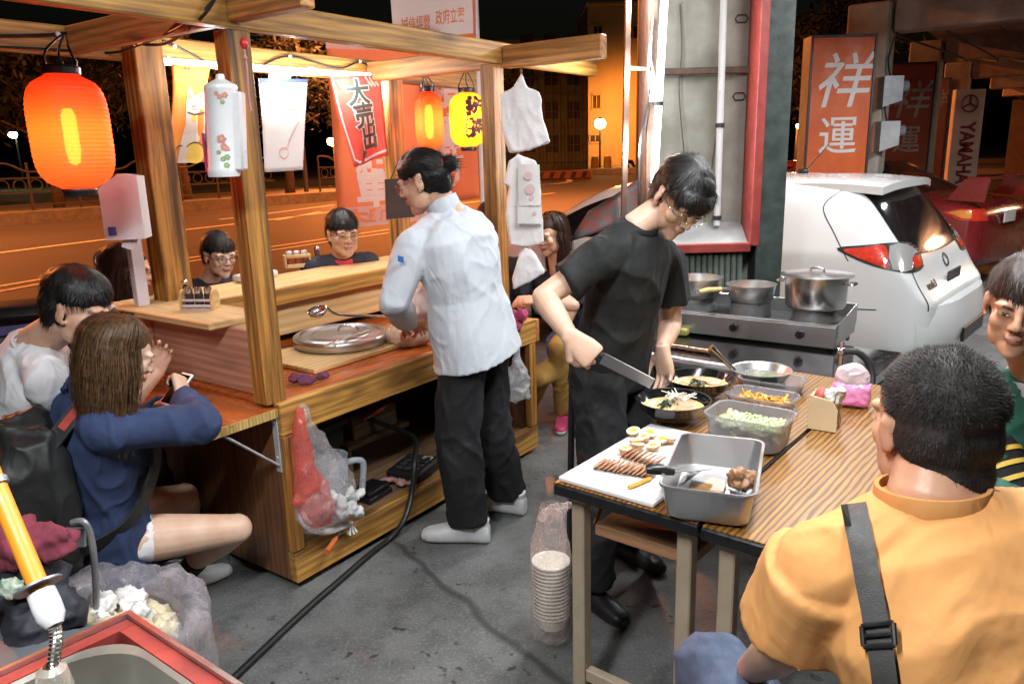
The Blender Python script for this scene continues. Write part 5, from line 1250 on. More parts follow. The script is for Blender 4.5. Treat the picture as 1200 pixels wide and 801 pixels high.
# steel tray
q = [G(768, 567, ZT + .10), G(858, 578, ZT + .10), G(908, 519, ZT + .10), G(812, 507, ZT + .10)]
tc = G(833, 552, ZT + .05); 
def rrect(w, d, r, n=6):
    out = []
    for cx, cy, a0 in ((w / 2 - r, d / 2 - r, 0), (-w / 2 + r, d / 2 - r, 90), (-w / 2 + r, -d / 2 + r, 180), (w / 2 - r, -d / 2 + r, 270)):
        out += [(cx + r * math.cos(R(a0 + 90 * k / n)), cy + r * math.sin(R(a0 + 90 * k / n))) for k in range(n + 1)]
    return out
def tray(w0, d0, w1, d1, h, th, r, rim):
    """open rounded box: bottom w0 x d0, mouth w1 x d1"""
    L0 = [(rrect(w0 - .02, d0 - .02, r), 0), (rrect(w0, d0, r), .008), (rrect(w1, d1, r), h), (rrect(w1 + rim, d1 + rim, r + rim / 2), h + .001), (rrect(w1 + rim, d1 + rim, r + rim / 2), h - .004 if rim > .004 else h + .002), (rrect(w1 + rim - .001, d1 + rim - .001, r + rim / 2), h + .003), (rrect(w1 - th, d1 - th, r), h + .002), (rrect(w0 - th * 2, d0 - th * 2, r), .012), (rrect(w0 - .02 - th * 2, d0 - .02 - th * 2, r), .005)]
    mb = MB(); n = len(L0[0][0]); vs = [V((p[0], p[1], z)) for lp, z in L0 for p in lp]
    fs = [[i * n + k, i * n + (k + 1) % n, (i + 1) * n + (k + 1) % n, (i + 1) * n + k] for i in range(len(L0) - 1) for k in range(n)]
    fs += [list(range(n))[::-1], [(len(L0) - 1) * n + k for k in range(n)]]
    return mb.add(vs, fs)
ed = (q[1] - q[0]); tw = 1.10 * ((q[1] - q[0]).length + (q[2] - q[3]).length) / 2; td = ((q[3] - q[0]).length + (q[2] - q[1]).length) / 2
ta = math.atan2(ed.y, ed.x); tcen = (q[0] + q[1] + q[2] + q[3]) / 4; tcen.z = ZT + .003
tr = thing("steel_tray", "deep steel tray holding meat at the front edge of the table", "tray", tcen, ta)
tray(tw * .88, td * .90, tw, td, .095, .003, .03, .012).build("pan", m_steel_r, tr, .7)
mb = MB(); mb.add([V((p[0], p[1], .013)) for p in [(a_[0] * .8 - .02, a_[1] * .6 + .02) for a_ in rrect(tw * .5, td * .6, .05)]], [list(range(28))]); mb.build("broth", pm("meat_juice", (.30, .15, .03), .08, vs=9, var=.4, coat=.6), tr, None)
TM = mx(tr)
o = MB(); r_ = random.Random(8)
for k in range(14): o.ell((r_.uniform(-.025, .025), r_.uniform(-.02, .02), r_.uniform(.012, .045)), (.02, .015, .014), u=8, v=6)
me = remesh(o, .004, 2); wrinkle(me, .006, 40, 3); me.materials.append(pm("braised_meat", (.36, .19, .09), .45, vs=60, col2=(.18, .08, .035), bump=.6, bs=120)); o = obj_from(me, "meat_chunk", None, TM @ V((tw * .30, td * .10, .012))); tag(o, "chunk of braised meat in the right corner of the steel tray", "meat")
t = thing("kitchen_spatula", "black handled spatula with a steel blade resting in the tray", "spatula", TM @ V((-.08, -.02, .06)))
a = PD(757, 551, tcen.y - .10) ; a = G(757, 550, ZT + .105); b = G(790, 553, ZT + .098); c = G(822, 546, ZT + .04)
mb = MB(); mb.tube(smoothcurve([a, a.lerp(b, .5) + V((0, 0, .004)), b], 4), [.011, .013, .014, .014, .014, .013, .012, .010, .009], 12); mb.build("handle", m_black, t, world=True)
mb = MB(); mb.bar(b, b.lerp(c, .35), .012, .005); d = (c - b).normalized(); sd = d.cross(V((0, 0, 1))).normalized()
mb.add([b.lerp(c, .3) + sd * .02, b.lerp(c, .3) - sd * .02, c - sd * .036, c + sd * .036], [[0, 1, 2, 3]]); mb.add([p + V((0, 0, -.002)) for p in (b.lerp(c, .3) + sd * .02, b.lerp(c, .3) - sd * .02, c - sd * .036, c + sd * .036)], [[3, 2, 1, 0]]); mb.build("blade", m_steel_r, t, world=True)
t = thing("wooden_stick", "short orange wooden stick on the board before the tray", "stick", G(748, 566, ZBD + .006))
mb = MB(); mb.bar(G(736, 571, ZBD + .006), G(763, 560, ZBD + .006), .012, .010); mb.build("stick_body", pm("orange_wood", (.70, .33, .05), .5, vs=30), t, world=True)
# lidless plastic containers with food
m_tub = pm("cloudy_plastic", (.86, .84, .92), .28, vs=6, var=.03, trans=.82, rvar=.03)
def tub(px, py, w0, d0, w1, d1, h, rz, label, z=ZT):
    p = G(px, py, z + h * .5); t = thing("food_container", label, "container", (p.x, p.y, z + .003), rz, "open plastic food containers")
    tray(w0, d0, w1, d1, h, .003, .035, .014).build("tub", m_tub, t, .7); return t
def heap(t, name, label, mat, n, sx, sy, z0, h, maker, seed):
    r_ = random.Random(seed); mb = MB()
    for k in range(n): maker(mb, r_, sx, sy, h)
    o = mb.build(name, mat, None, .7); M = mx(t); o.location = M @ V((0, 0, z0)); o.rotation_euler.z = t.rotation_euler.z; return tag(o, label, "food", kind='stuff')
def strips(mb, r_, sx, sy, h):
    p = V((r_.uniform(-sx, sx), r_.uniform(-sy, sy), r_.uniform(0, h))); d = V((r_.gauss(0, 1), r_.gauss(0, 1), r_.gauss(0, .35))).normalized() * .02; mb.bar(p - d, p + d, .010, .005, .001)
def rings_(mb, r_, sx, sy, h):
    p = V((r_.uniform(-sx, sx), r_.uniform(-sy, sy), r_.uniform(0, h))); a_ = V((r_.gauss(0, 1), r_.gauss(0, 1), r_.gauss(0, 1))).normalized(); b_ = a_.orthogonal().normalized(); s = r_.uniform(.005, .009)
    M = frame(p, a_, b_); mb.lathe([(s * .6, -.003), (s, -.003), (s, .003), (s * .6, .003), (s * .6, -.003)], n=8, M=M)
def leaves(mb, r_, sx, sy, h):
    p = V((r_.uniform(-sx, sx), r_.uniform(-sy, sy), r_.uniform(0, h))); a_ = V((r_.gauss(0, 1), r_.gauss(0, 1), r_.gauss(0, .5))).normalized(); b_ = a_.orthogonal().normalized(); s = r_.uniform(.008, .014)
    mb.add([p - a_ * s, p + b_ * s * .5, p + a_ * s, p - b_ * s * .5], [[0, 1, 2, 3]])
ct = TROT - R(90) + .04
m_scal = pm("chopped_scallion", (.50, .62, .28), .5, vs=25, col2=(.68, .72, .50), lo=.4, hi=.6); m_menma = pm("menma_strips", (.66, .38, .06), .4, vs=40, col2=(.50, .25, .04)); m_sea = pm("dark_seaweed", (.03, .07, .025), .4, vs=40, var=.5); m_cab = pm("shredded_cabbage", (.62, .60, .36), .5, vs=30, var=.25)
k1 = tub(878, 503, .215, .145, .240, .170, .10, ct, "largest deep plastic container with chopped scallion nearest the tray")
heap(k1, "scallion_heap", "heap of chopped green scallion in the largest plastic container", m_scal, 560, .092, .058, .060, .018, rings_, 1)
heap(k1, "cabbage_heap", "pale shredded greens low inside the largest plastic container", m_cab, 300, .09, .055, .012, .042, strips, 2)
k2 = tub(893, 471, .205, .125, .225, .145, .05, ct, "shallow plastic container of yellow bamboo strips in the middle")
heap(k2, "bamboo_heap", "heap of yellow bamboo strips in the middle plastic container", m_menma, 220, .080, .042, .012, .028, strips, 3)
k3 = tub(905, 451, .205, .125, .225, .145, .05, ct, "shallow plastic container of dark seaweed farthest from the viewer")
heap(k3, "seaweed_heap", "small clump of dark seaweed in the farthest plastic container", m_sea, 120, .040, .025, .012, .016, leaves, 4)
# ramen bowls
m_broth = pm("creamy_broth", (.74, .58, .30), .15, vs=18, col2=(.62, .44, .18), coat=.5); m_nood = pm("pale_noodles", (.78, .62, .34), .35, vs=30, var=.15); m_char = pm("chashu_pork", (.66, .40, .26), .45, vs=50, col2=(.52, .27, .15)); m_spr = pm("bean_sprouts", (.82, .78, .66), .4, vs=20, var=.08)
def ramen(px, py, label, seed, sprouts):
    p = G(px, py, ZT + .062); t = thing("ramen_bowl", label, "bowl", (p.x, p.y, ZT + .002), seed, "black bowls of ramen")
    r = .124; t.scale = (1.15, 1.15, 1.1)
    mb = MB(); mb.lathe([(0, .002), (.042, .002), (.044, 0), (.048, .0), (.048, .010), (.07, .022), (.094, .045), (.108, .072), (.111, .074), (.105, .0735), (.088, .045), (.06, .022), (0, .014)], n=52); mb.build("bowl", m_blackgloss, t, .8)
    mb = MB(); mb.disc((0, 0, .050), .0905, 40); mb.build("broth", m_broth, t, None)
    r_ = random.Random(seed); mb = MB()
    for k in range(16):
        a_ = r_.uniform(0, 6.28); c_ = V((r_.uniform(-.04, .04), r_.uniform(-.04, .04), .050)); mb.tube(smoothcurve([c_ + V((math.cos(a_ + j * .7) * .02 * j, math.sin(a_ + j * .7) * .014 * j, .003 * math.sin(j * 1.5))) for j in range(4)], 4), .0016, 5)
    mb.build("noodles", m_nood, t)
    mb = MB(); mb.lathe([(0, .004), (.026, .003), (.030, 0), (.026, -.003), (0, -.004)], (.030, -.03, .054), 18, M=Matrix.Rotation(R(14), 4, 'X')); mb.lathe([(0, .004), (.024, .003), (.028, 0), (0, -.004)], (-.012, -.042, .056), 18, M=Matrix.Rotation(R(-10), 4, 'Y')); mb.build("pork", m_char, t)
    mb = MB()
    for k in range(60): q_ = V((-.01 + r_.gauss(0, .013), .018 + r_.gauss(0, .009), .054 + abs(r_.gauss(0, .006)))); a_ = V((r_.gauss(0, 1), r_.gauss(0, 1), r_.gauss(0, .6))).normalized(); b_ = a_.orthogonal().normalized(); mb.add([q_ - a_ * .007, q_ + b_ * .004, q_ + a_ * .007, q_ - b_ * .004], [[0, 1, 2, 3]])
    mb.build("seaweed", m_sea, t, None)
    if sprouts:
        mb = MB()
        for k in range(26): q_ = V((.045 + r_.gauss(0, .012), .01 + r_.gauss(0, .014), .052)); mb.tube(smoothcurve([q_, q_ + V((r_.gauss(0, .012), r_.gauss(0, .012), .014)), q_ + V((r_.gauss(0, .02), r_.gauss(0, .02), r_.uniform(.01, .03)))], 4), .0018, 5)
        mb.build("sprouts", m_spr, t)
ramen(789, 474, "black bowl of ramen with bean sprouts, the nearer of the pair", 1, True)
ramen(820, 448, "black bowl of ramen without sprouts, the farther of the pair", 2, False)
# napkin holder and pink pack
p = G(966, 500, ZT); t = thing("napkin_holder", "small pale wooden holder with white tissue on the right table", "holder", (p.x, p.y, ZT + .001), TROT - R(90) + .1); t.scale = (1.25, 1.25, 1.2)
w_ply = pm("pale_plywood", (.66, .50, .30), .55, vs=9, var=.12)
prof = [(-.05, 0), (.05, 0), (.05, .055), (.035, .075), (.02, .082), (-.05, .11)]
for yy in (-.030, .030): mb = MB(); mb.prism([(-.035, 0), (.035, 0), (.035, .06), (.02, .085), (-.035, .095)], yy - .003, yy + .003, Matrix.Rotation(R(90), 4, 'X')); mb.build("side_board", w_ply, t, None)
mb = MB(); mb.box((-.034, 0, .045), (.006, .054, .09), bev=.001); mb.box((0, 0, .004), (.06, .054, .006), bev=0); mb.build("back_board", w_ply, t, None)
mb = MB()
for k in range(7): mb.tube(smoothcurve([(0, 0, .05), (.01 + rnd.uniform(-.01, .02), rnd.uniform(-.015, .015), .085), (.02 + rnd.uniform(-.02, .02), rnd.uniform(-.03, .03), .115)], 3), [.012, .014, .015, .014, .012, .009, .005], 6)
me = remesh(mb, .004, 2); wrinkle(me, .004, 50, 2); me.materials.append(pm("tissue_white", (.82, .80, .78), .9, vs=20)); obj_from(me, "tissue", t)
mb = MB(); mb.ell((-.012, .0, .088), (.018, .022, .022)); mb.build("red_pack", pm("red_pack", (.55, .10, .08), .5, vs=20), t)
p = G(996, 475, ZT); t = thing("tissue_pack", "pink plastic pack with a clear puffed top on the right table", "pack", (p.x, p.y, ZT + .002), TROT - R(90) + .25); t.scale = (1.1, 1.0, 1.0)
mb = MB(); mb.box((0, 0, .045), (.115, .075, .088), bev=.018, seg=2); me = remesh(mb, .006, 1); wrinkle(me, .003, 34, 3); me.materials.append(pm("pink_film", (.78, .16, .48), .25, vs=8, col2=(.80, .40, .62), coat=.4)); obj_from(me, "pink_film", t)
mb = MB(); mb.ell((.0, .0, .10), (.055, .034, .055)); me = remesh(mb, .005, 1); wrinkle(me, .003, 30, 5); me.materials.append(pm("pale_pack_top", (.70, .55, .60), .25, vs=12, coat=.4)); obj_from(me, "puffed_top", t)
# carrier bag of stacked paper bowls beside the table
bc = G(647, 752, 0); bt = PD(650, 592, bc.y + .01)
hookp = PD(668, 590, 2.12)
t = thing("carrier_bag", "thin carrier bag hanging at the table corner around stacked paper bowls", "bag", (bc.x, bc.y, .02))
z1 = PD(645, 685, bc.y).z
pb_ = MB(); rb = .062
pb_.lathe([(0, .001), (rb * .72, .001), (rb * .98, .050), (rb * 1.05, .050), (rb * 1.06, .0535), (rb * 1.05, .057), (rb * .96, .053), (rb * .70, .006), (0, .005)], n=32)
pm_ = pb_.mesh("paper_bowl", pm("paper_bowl_white", (.82, .76, .66), .6, vs=9, var=.08), .7)
nb = 15
for k in range(nb):
    o = obj_from(pm_, "paper_bowl", None, (bc.x, bc.y, .07 + k * .0135)); tag(o, "white paper bowl nested in the tall stack inside the carrier bag", "paper bowl", "paper bowls stacked in the carrier bag")
ztop = .07 + nb * .0135 + .05
mb = MB(); prof = [(rb * .78, .022), (rb * 1.05, .04), (rb * 1.10, .10), (rb * 1.10, ztop - .05), (rb * 1.10, ztop), (rb * 1.02, ztop + .06), (rb * .8, ztop + .13), (rb * .5, ztop + .20)]
mb.lathe(prof, (bc.x, bc.y, 0), 40); mb.disc((bc.x, bc.y, .022), rb * .78, 40)
b_ = bmesh.new(); me0 = mb.mesh("t", [], None); b_.from_mesh(me0); bmesh.ops.subdivide_edges(b_, edges=b_.edges[:], cuts=2, use_grid_fill=True); me = bpy.data.meshes.new("bag"); b_.to_mesh(me); b_.free()
wrinkle(me, .005, 14, 3, (1, 1, .3))
me.transform(Matrix.Translation(-V((bc.x, bc.y, .02)))); me.polygons.foreach_set('use_smooth', [True] * len(me.polygons)); me.materials.append(film("rosy_film", (.85, .74, .70), .2, .74)); obj_from(me, "film", t)
mb = MB(); c0 = V((bc.x, bc.y, ztop + .18))
for dx in (-.03, .03): mb.tube(smoothcurve([c0 + V((dx, 0, -.03)), c0.lerp(hookp, .5) + V((dx * .6, 0, 0)), hookp + V((.01, -.004, .0))], 5), [.016] * 3 + [.011] * 4 + [.008] * 4, 8)
me = remesh(mb, .005, 2); wrinkle(me, .005, 24, 6); me.transform(Matrix.Translation(-V((bc.x, bc.y, .02)))); me.materials.append(film("rosy_film", (.85, .66, .60))); obj_from(me, "handles", t)
# folded black stand left of the table
t = thing("folding_stand", "folded black tubular stand leaning between the cook and the table", "stand", (PD(675, 500, 2.75).x, 2.75, 0))
for (x0, x1) in ((671, 668), (681, 679)):
    a = PD(x0, 412, 2.78); b = PD(x1, 600, 2.78); b = a + (b - a) * (a.z / (a.z - b.z)); mb = MB(); mb.tube([b, a], .013, 10); mb.build("tube", m_black if x0 < 675 else m_steel_r, t, world=True)
mb = MB(); mb.bar(PD(669, 470, 2.78), PD(682, 470, 2.78), .02, .02); mb.bar(PD(668, 420, 2.78), PD(683, 420, 2.78), .02, .02); mb.build("joint", m_black, t, world=True)

# ================================================================== SINK CORNER, NEAR LEFT
m_redwear = pm("worn_red_edge", (.42, .06, .045), .5, vs=9, col2=(.20, .035, .03), bump=.1)
m_sink = pm("sink_steel", (.36, .35, .31), .5, .55, vs=3.5, col2=(.25, .24, .20), rvar=.08)
zs_ = .80
q = [G(-60, 812, zs_), G(152, 716, zs_), G(300, 812, zs_)]
cx = q[1]; e1 = (q[0] - q[1]).normalized(); e2 = (q[2] - q[1]).normalized()
t = thing("sink", "steel sink with a worn red edge at the near left", "sink", (cx.x, cx.y, 0))
def SK(a, b, z): return cx * 1 + e1 * a + e2 * b + V((0, 0, z - zs_))
L1, L2 = .95, .62
mb = MB()
def quadbox(a0, a1, b0, b1, z0, z1):
    P = [SK(a, b, z) for z in (z0, z1) for a, b in ((a0, b0), (a1, b0), (a1, b1), (a0, b1))]
    mb.add(P, [[0, 3, 2, 1], [4, 5, 6, 7], [0, 1, 5, 4], [1, 2, 6, 5], [2, 3, 7, 6], [3, 0, 4, 7]])
quadbox(0, L1, 0, .010, zs_ - .05, zs_ + .004); quadbox(0, .010, .011, L2, zs_ - .05, zs_ + .004); mb.build("raised_rim", m_steel_r, t, None, world=True)
mb = MB(); quadbox(.011, L1, .0115, .040, zs_ - .04, zs_ - .006); quadbox(.011, .040, .0415, L2, zs_ - .04, zs_ - .006); mb.build("red_edge", m_redwear, t, None, world=True)
mb = MB(); rr_ = .09
def loop(ins, z, r):
    P = []
    for k in range(9): a_ = R(90 * k / 8); P.append(SK(ins + r - r * math.cos(a_), ins + r - r * math.sin(a_), z))
    return [SK(L1 - .02, ins, z)] + P[::-1] + [SK(ins, L2 - .02, z)]
loops = [loop(.0415, zs_ - .008, .09), loop(.050, zs_ - .014, .11), loop(.075, zs_ - .20, .08), loop(.12, zs_ - .24, .06)]
n_ = len(loops[0]); mb.add([p for lp in loops for p in lp] + [SK(L1 - .02, L2 - .02, zs_ - .245)], [[i * n_ + k, i * n_ + k + 1, (i + 1) * n_ + k + 1, (i + 1) * n_ + k] for i in range(3) for k in range(n_ - 1)] + [[3 * n_ + k for k in range(n_)] + [4 * n_]])
mb.build("basin", m_sink, t, .8, world=True)
mb = MB(); quadbox(.02, .06, .02, .06, 0, zs_ - .05); mb.build("leg", m_steel_r, t, None, world=True)
mb = MB(); quadbox(.02, L1, .012, .02, .30, zs_ - .05); quadbox(.012, .02, .021, L2, .30, zs_ - .05); mb.build("skirt", m_steel_r, t, None, world=True)
# orange water pipe with braided hose
t = thing("water_tap", "orange water pipe with white coupling and braided steel hose over the sink", "tap", G(60, 770, zs_))
Yp = 1.12
a = PD(-14, 545, Yp + .10); b = PD(48, 693, Yp)
mb = MB(); mb.tube([a, b], .0155, 16); mb.build("orange_pipe", pm("orange_pipe", (.80, .30, .02), .4, vs=10, var=.1), t, world=True)
for f0, f1, rr_ in ((.12, .17, .020), (.95, .965, .036)): mb = MB(); mb.tube([a.lerp(b, f0), a.lerp(b, f1)], rr_, 16); mb.build("clamp", m_greymetal, t, world=True)
d = (b - a).normalized(); mb = MB(); mb.tube([b, b + d * .025, b + d * .045, b + d * .06], [.021, .022, .021, .013], 28); mb.build("coupling", m_white, t, world=True)
hp_ = smoothcurve([b + d * .058, PD(63, 728, Yp - .02), PD(66, 748, Yp - .03), PD(63, 778, Yp - .04), PD(62, 800, Yp - .05)], 12)
mb = MB(); mb.tube(hp_, [.0105 if i % 2 else .0088 for i in range(len(hp_))], 12); mb.build("braided_hose", m_steel, t, world=True)
mb = MB(); e = PD(62, 792, Yp - .05); mb.lathe([(.012, .02), (.022, .012), (.028, -.02), (.024, -.06), (0, -.062)], e, 16); mb.build("tap_body", pm("clear_plastic", (.7, .66, .55), .2, vs=8, trans=.6), t, world=True)
# grey bucket
c = G(45, 790, .60); 
t = thing("grey_bucket", "large dull grey plastic bucket left of the sink", "bucket", (c.x - .20, c.y + .14, 0)); t.scale = (.85, .85, .84)
mb = MB(); mb.lathe([(0, .0), (.19, 0), (.20, .01), (.245, .56), (.262, .57), (.262, .60), (.25, .605), (.238, .60), (.20, .05), (0, .03)], n=44); mb.build("body", pm("grey_plastic", (.13, .145, .155), .5, vs=4, var=.2), t, .7)
mb = MB(); mb.lathe([(.0, .64), (.10, .638), (.2, .628), (.252, .608)], n=40); mb.build("lid", MATS["grey_plastic"], t, .8)
# rubbish bag with tissues
c = G(165, 742, .52)
t = thing("rubbish_bag", "clear plastic rubbish bag full of used tissues behind the sink", "bag", (c.x - .19, c.y + .13, 0))
ctr = V((c.x - .21, c.y + .14, 0))
mb = MB(); mb.lathe([(0, .0), (.22, .01), (.27, .12), (.295, .30), (.30, .40), (.305, .44), (.30, .465), (.28, .48), (.23, .475), (.20, .43)], ctr, 44)
me0 = mb.mesh("t", [], None); b_ = bmesh.new(); b_.from_mesh(me0); bmesh.ops.subdivide_edges(b_, edges=b_.edges[:], cuts=1, use_grid_fill=True); me = bpy.data.meshes.new("bag"); b_.to_mesh(me); b_.free(); wrinkle(me, .014, 7, 8, (1, 1, .6)); me.transform(Matrix.Translation(-mx(t).translation)); me.polygons.foreach_set('use_smooth', [True] * len(me.polygons)); me.materials.append(film("bin_liner", (.86, .80, .86), .2, .72, .8, 14)); obj_from(me, "liner", t)
mb = MB(); mb.lathe([(0, .012), (.17, .012), (.215, .12), (.235, .42)], ctr, 32); mb.build("bin_wall", pm("dim_bin", (.30, .27, .27), .5, vs=5), t, world=True)
r_ = random.Random(12)
for nm, mat, px, py, n, rad in (("used_tissue", pm("tissue_white", (.82, .80, .78), .9, vs=20), 150, 700, 7, .055), ("used_tissue", MATS["tissue_white"], 185, 712, 4, .04), ("used_tissue", MATS["tissue_white"], 135, 716, 4, .035), ("used_tissue", pm("stained_tissue", (.62, .54, .36), .9, vs=16, var=.3), 205, 728, 8, .055)):
    p = G(px - 22, py + 6, .46); o = MB()
    for k in range(n): o.ell((r_.gauss(0, rad * .5), r_.gauss(0, rad * .4), r_.gauss(0, rad * .3)), rad * r_.uniform(.35, .6), u=8, v=6)
    me = remesh(o, .006, 1); wrinkle(me, .014, 24, int(px)); me.materials.append(mat); o = obj_from(me, nm, None, p)
    tag(o, {150: "largest white crumpled tissue on top of the rubbish bag", 185: "white crumpled tissue at the right in the rubbish bag", 135: "white crumpled tissue nearest the red sink edge", 205: "yellowish soggy tissue clump at the right side of the rubbish bag"}[px], "tissue", "used tissues in the rubbish bag")
mb = MB(); mb.ell(ctr + V((0, 0, .36)), (.215, .215, .10), u=20, v=10); me = remesh(mb, .012, 2); wrinkle(me, .025, 12, 14); me.transform(Matrix.Translation(-mx(t).translation)); me.materials.append(MATS["stained_tissue"]); obj_from(me, "waste_fill", t)
# maroon cloth bag and clutter on a low stool behind the bucket
p = PD(24, 632, 1.72); t = thing("maroon_cloth", "maroon cloth heaped on the clutter behind the grey bucket", "cloth", p)
mb = MB()
for k in range(9): mb.ell((r_.uniform(-.07, .07), r_.uniform(-.05, .05), r_.uniform(-.03, .02)), (.055, .045, .028), u=10, v=8)
me = remesh(mb, .008, 3); wrinkle(me, .012, 12, 4); me.materials.append(pm("maroon_fabric", (.22, .035, .06), .9, vs=20, var=.3)); obj_from(me, "fabric", t)
p = PD(18, 672, 1.70); t = thing("cloth_sack", "dark sack with green and white clutter under the maroon cloth", "sack", p)
mb = MB()
for k in range(10): mb.ell((r_.uniform(-.08, .08), r_.uniform(-.05, .05), r_.uniform(-.22, .02)), (.06, .05, .06), u=10, v=8)
me = remesh(mb, .010, 3); wrinkle(me, .014, 10, 6); me.materials.append(pm("dark_sack", (.03, .032, .045), .7, vs=20, var=.4)); obj_from(me, "sack_body", t)
mb = MB(); mb.ell((.03, -.07, .0), (.03, .02, .022)); mb.ell((-.05, -.075, -.02), (.028, .02, .02)); me = remesh(mb, .005, 2); wrinkle(me, .008, 40, 2); me.materials.append(pm("green_scrap", (.05, .22, .14), .6, vs=50, col2=(.5, .5, .42))); obj_from(me, "green_wrap", t)
# parked motorcycle at the far left edge
mo = PD(12, 375, 4.3); t = thing("parked_motorcycle", "dark motorcycle with a silver panel parked at the left edge", "motorcycle", (mo.x - .25, mo.y, 0), .35)
mb = MB(); mb.ell((.30, 0, mo.z + .03), (.50, .16, .07)); mb.build("seat", m_rubber, t)
mb = MB(); mb.tube(smoothcurve([(-.5, 0, mo.z - .08), (.1, 0, mo.z - .10), (.6, 0, mo.z - .06), (.85, 0, mo.z + .0)], 5), [.10] * 8 + [.13] * 8, 12); mb.build("body", pm("silver_violet_paint", (.32, .30, .36), .2, .4, vs=4, coat=.7), t)
mb = MB(); mb.bar((.05, -.14, mo.z - .06), (.75, -.14, mo.z - .02), .01, .05); mb.build("side_strip", pm("blue_violet_strip", (.12, .12, .30), .2, vs=5, coat=.6), t)
for wx in (-.6, .75): mb = MB(); mb.lathe([(.18, -.06), (.29, -.05), (.31, 0), (.29, .05), (.18, .06)], n=24, M=Matrix.Translation((wx, 0, .31)) @ Matrix.Rotation(R(90), 4, 'X')); mb.build("wheel", m_rubber, t)
mi_ = PD(124, 304, 4.05); t2 = thing("mirror_scooter", "scooter with round mirror standing behind the long haired diner", "scooter", (mi_.x + .15, mi_.y + .25, 0), .5)
mb = MB(); mb.tube(smoothcurve([(-.5, 0, .6), (0, 0, .55), (.1, 0, .3), (.35, 0, .35), (.5, 0, .85)], 5), .13, 10); mb.build("body", m_sc1, t2)
mb = MB(); mb.tube(smoothcurve([mi_ + V((.02, 0, -.02)), mi_ + V((.06, .02, -.10)), mi_ + V((.10, .06, -.22))], 4), .007, 6); mb.lathe([(0, -.008), (.055, -.006), (.060, .004), (.052, .006), (.050, .003), (0, .003)], n=24, M=frame(mi_, (.9, .3, .25), (-.2, .25, .95))); mb.v = [p for p in mb.v]; mb.build("mirror", m_steel, t2, world=True)
for wx in (-.6, .6): mb = MB(); mb.lathe([(.13, -.05), (.25, -.05), (.27, 0), (.25, .05), (.13, .05)], n=20, M=Matrix.Translation((wx, 0, .27)) @ Matrix.Rotation(R(90), 4, 'X')); mb.build("wheel", m_rubber, t2)

# ================================================================== CARS
m_glassd = pm("dark_car_glass", (.010, .010, .011), .06, vs=3, coat=.8, rvar=.0)
m_chrome = pm("chrome", (.8, .8, .8), .1, 1., rvar=0)
def car_body(sections):
    """sections: (x, half width, sill z, waist z, belt z, belt half width, roof z, roof half width)"""
    mb = MB(); n = None; rings = []
    for (x, w, zs, zw, zb, wb, zr, wr) in sections:
        half = [(0, zs), (w * .80, zs), (w * .97, zs + .07), (w, (zs + zw) / 2), (w * .995, zw), (wb + (w - wb) * .35, zb - .03), (wb, zb), (wr + (wb - wr) * .55, zb + (zr - zb) * .5), (wr, zr - min(.06, (zr - zb) * .3)), (wr * .75, zr - .008), (0, zr)]
        rings.append([V((x, y, z)) for y, z in half] + [V((x, -y, z)) for y, z in half[-2:0:-1]])
    n = len(rings[0]); vs = [p for r_ in rings for p in r_]
    fs = [[i * n + k, i * n + (k + 1) % n, (i + 1) * n + (k + 1) % n, (i + 1) * n + k] for i in range(len(rings) - 1) for k in range(n)]
    fs += [list(range(n))[::-1], [(len(rings) - 1) * n + k for k in range(n)]]
    mb.add(vs, fs); me = mb.mesh("t", [], None)
    b = bmesh.new(); b.from_mesh(me); bmesh.ops.recalc_face_normals(b, faces=b.faces[:]); b.to_mesh(me); b.free()
    o = bpy.data.objects.new("t", me); COL.objects.link(o); s = o.modifiers.new("s", 'SUBSURF'); s.levels = 3; s.render_levels = 3
    dg = bpy.context.evaluated_depsgraph_get(); dg.update(); out = bpy.data.meshes.new_from_object(o.evaluated_get(dg)); bpy.data.objects.remove(o)
    out.polygons.foreach_set('use_smooth', [True] * len(out.polygons)); return out
def decal(body, poly, d, up, org, off, res=.018):
    """a panel laid on the body: a flat outline cast along d onto the surface"""
    b = bmesh.new(); b.from_mesh(body); bv = BVHTree.FromBMesh(b); b.free()
    d = V(d).normalized(); up = V(up); up = (up - d * up.dot(d)).normalized(); sd = d.cross(up); org = V(org)
    q = bmesh.new(); vs = [q.verts.new((x, y, 0)) for x, y in poly]; q.faces.new(vs); bmesh.ops.triangulate(q, faces=q.faces[:])
    x0 = min(p[0] for p in poly); x1 = max(p[0] for p in poly); y0 = min(p[1] for p in poly); y1 = max(p[1] for p in poly)
    k = x0 + res
    while k < x1: bmesh.ops.bisect_plane(q, geom=q.verts[:] + q.edges[:] + q.faces[:], plane_co=(k, 0, 0), plane_no=(1, 0, 0)); k += res
    k = y0 + res
    while k < y1: bmesh.ops.bisect_plane(q, geom=q.verts[:] + q.edges[:] + q.faces[:], plane_co=(0, k, 0), plane_no=(0, 1, 0)); k += res
    ok = True
    for v in q.verts:
        o = org + sd * v.co.x + up * v.co.y - d * 6; h = bv.ray_cast(o, d)
        if h[0] is None: h = bv.find_nearest(org + sd * v.co.x + up * v.co.y)
        v.co = h[0] + (h[1] if h[1].dot(d) < 0 else -h[1]) * off
    mb = MB(); mb.bm(q); return mb
def scurve2(pts, n=5): return [(p.x, p.y) for p in smoothcurve([(x, y, 0) for x, y in pts], n)]
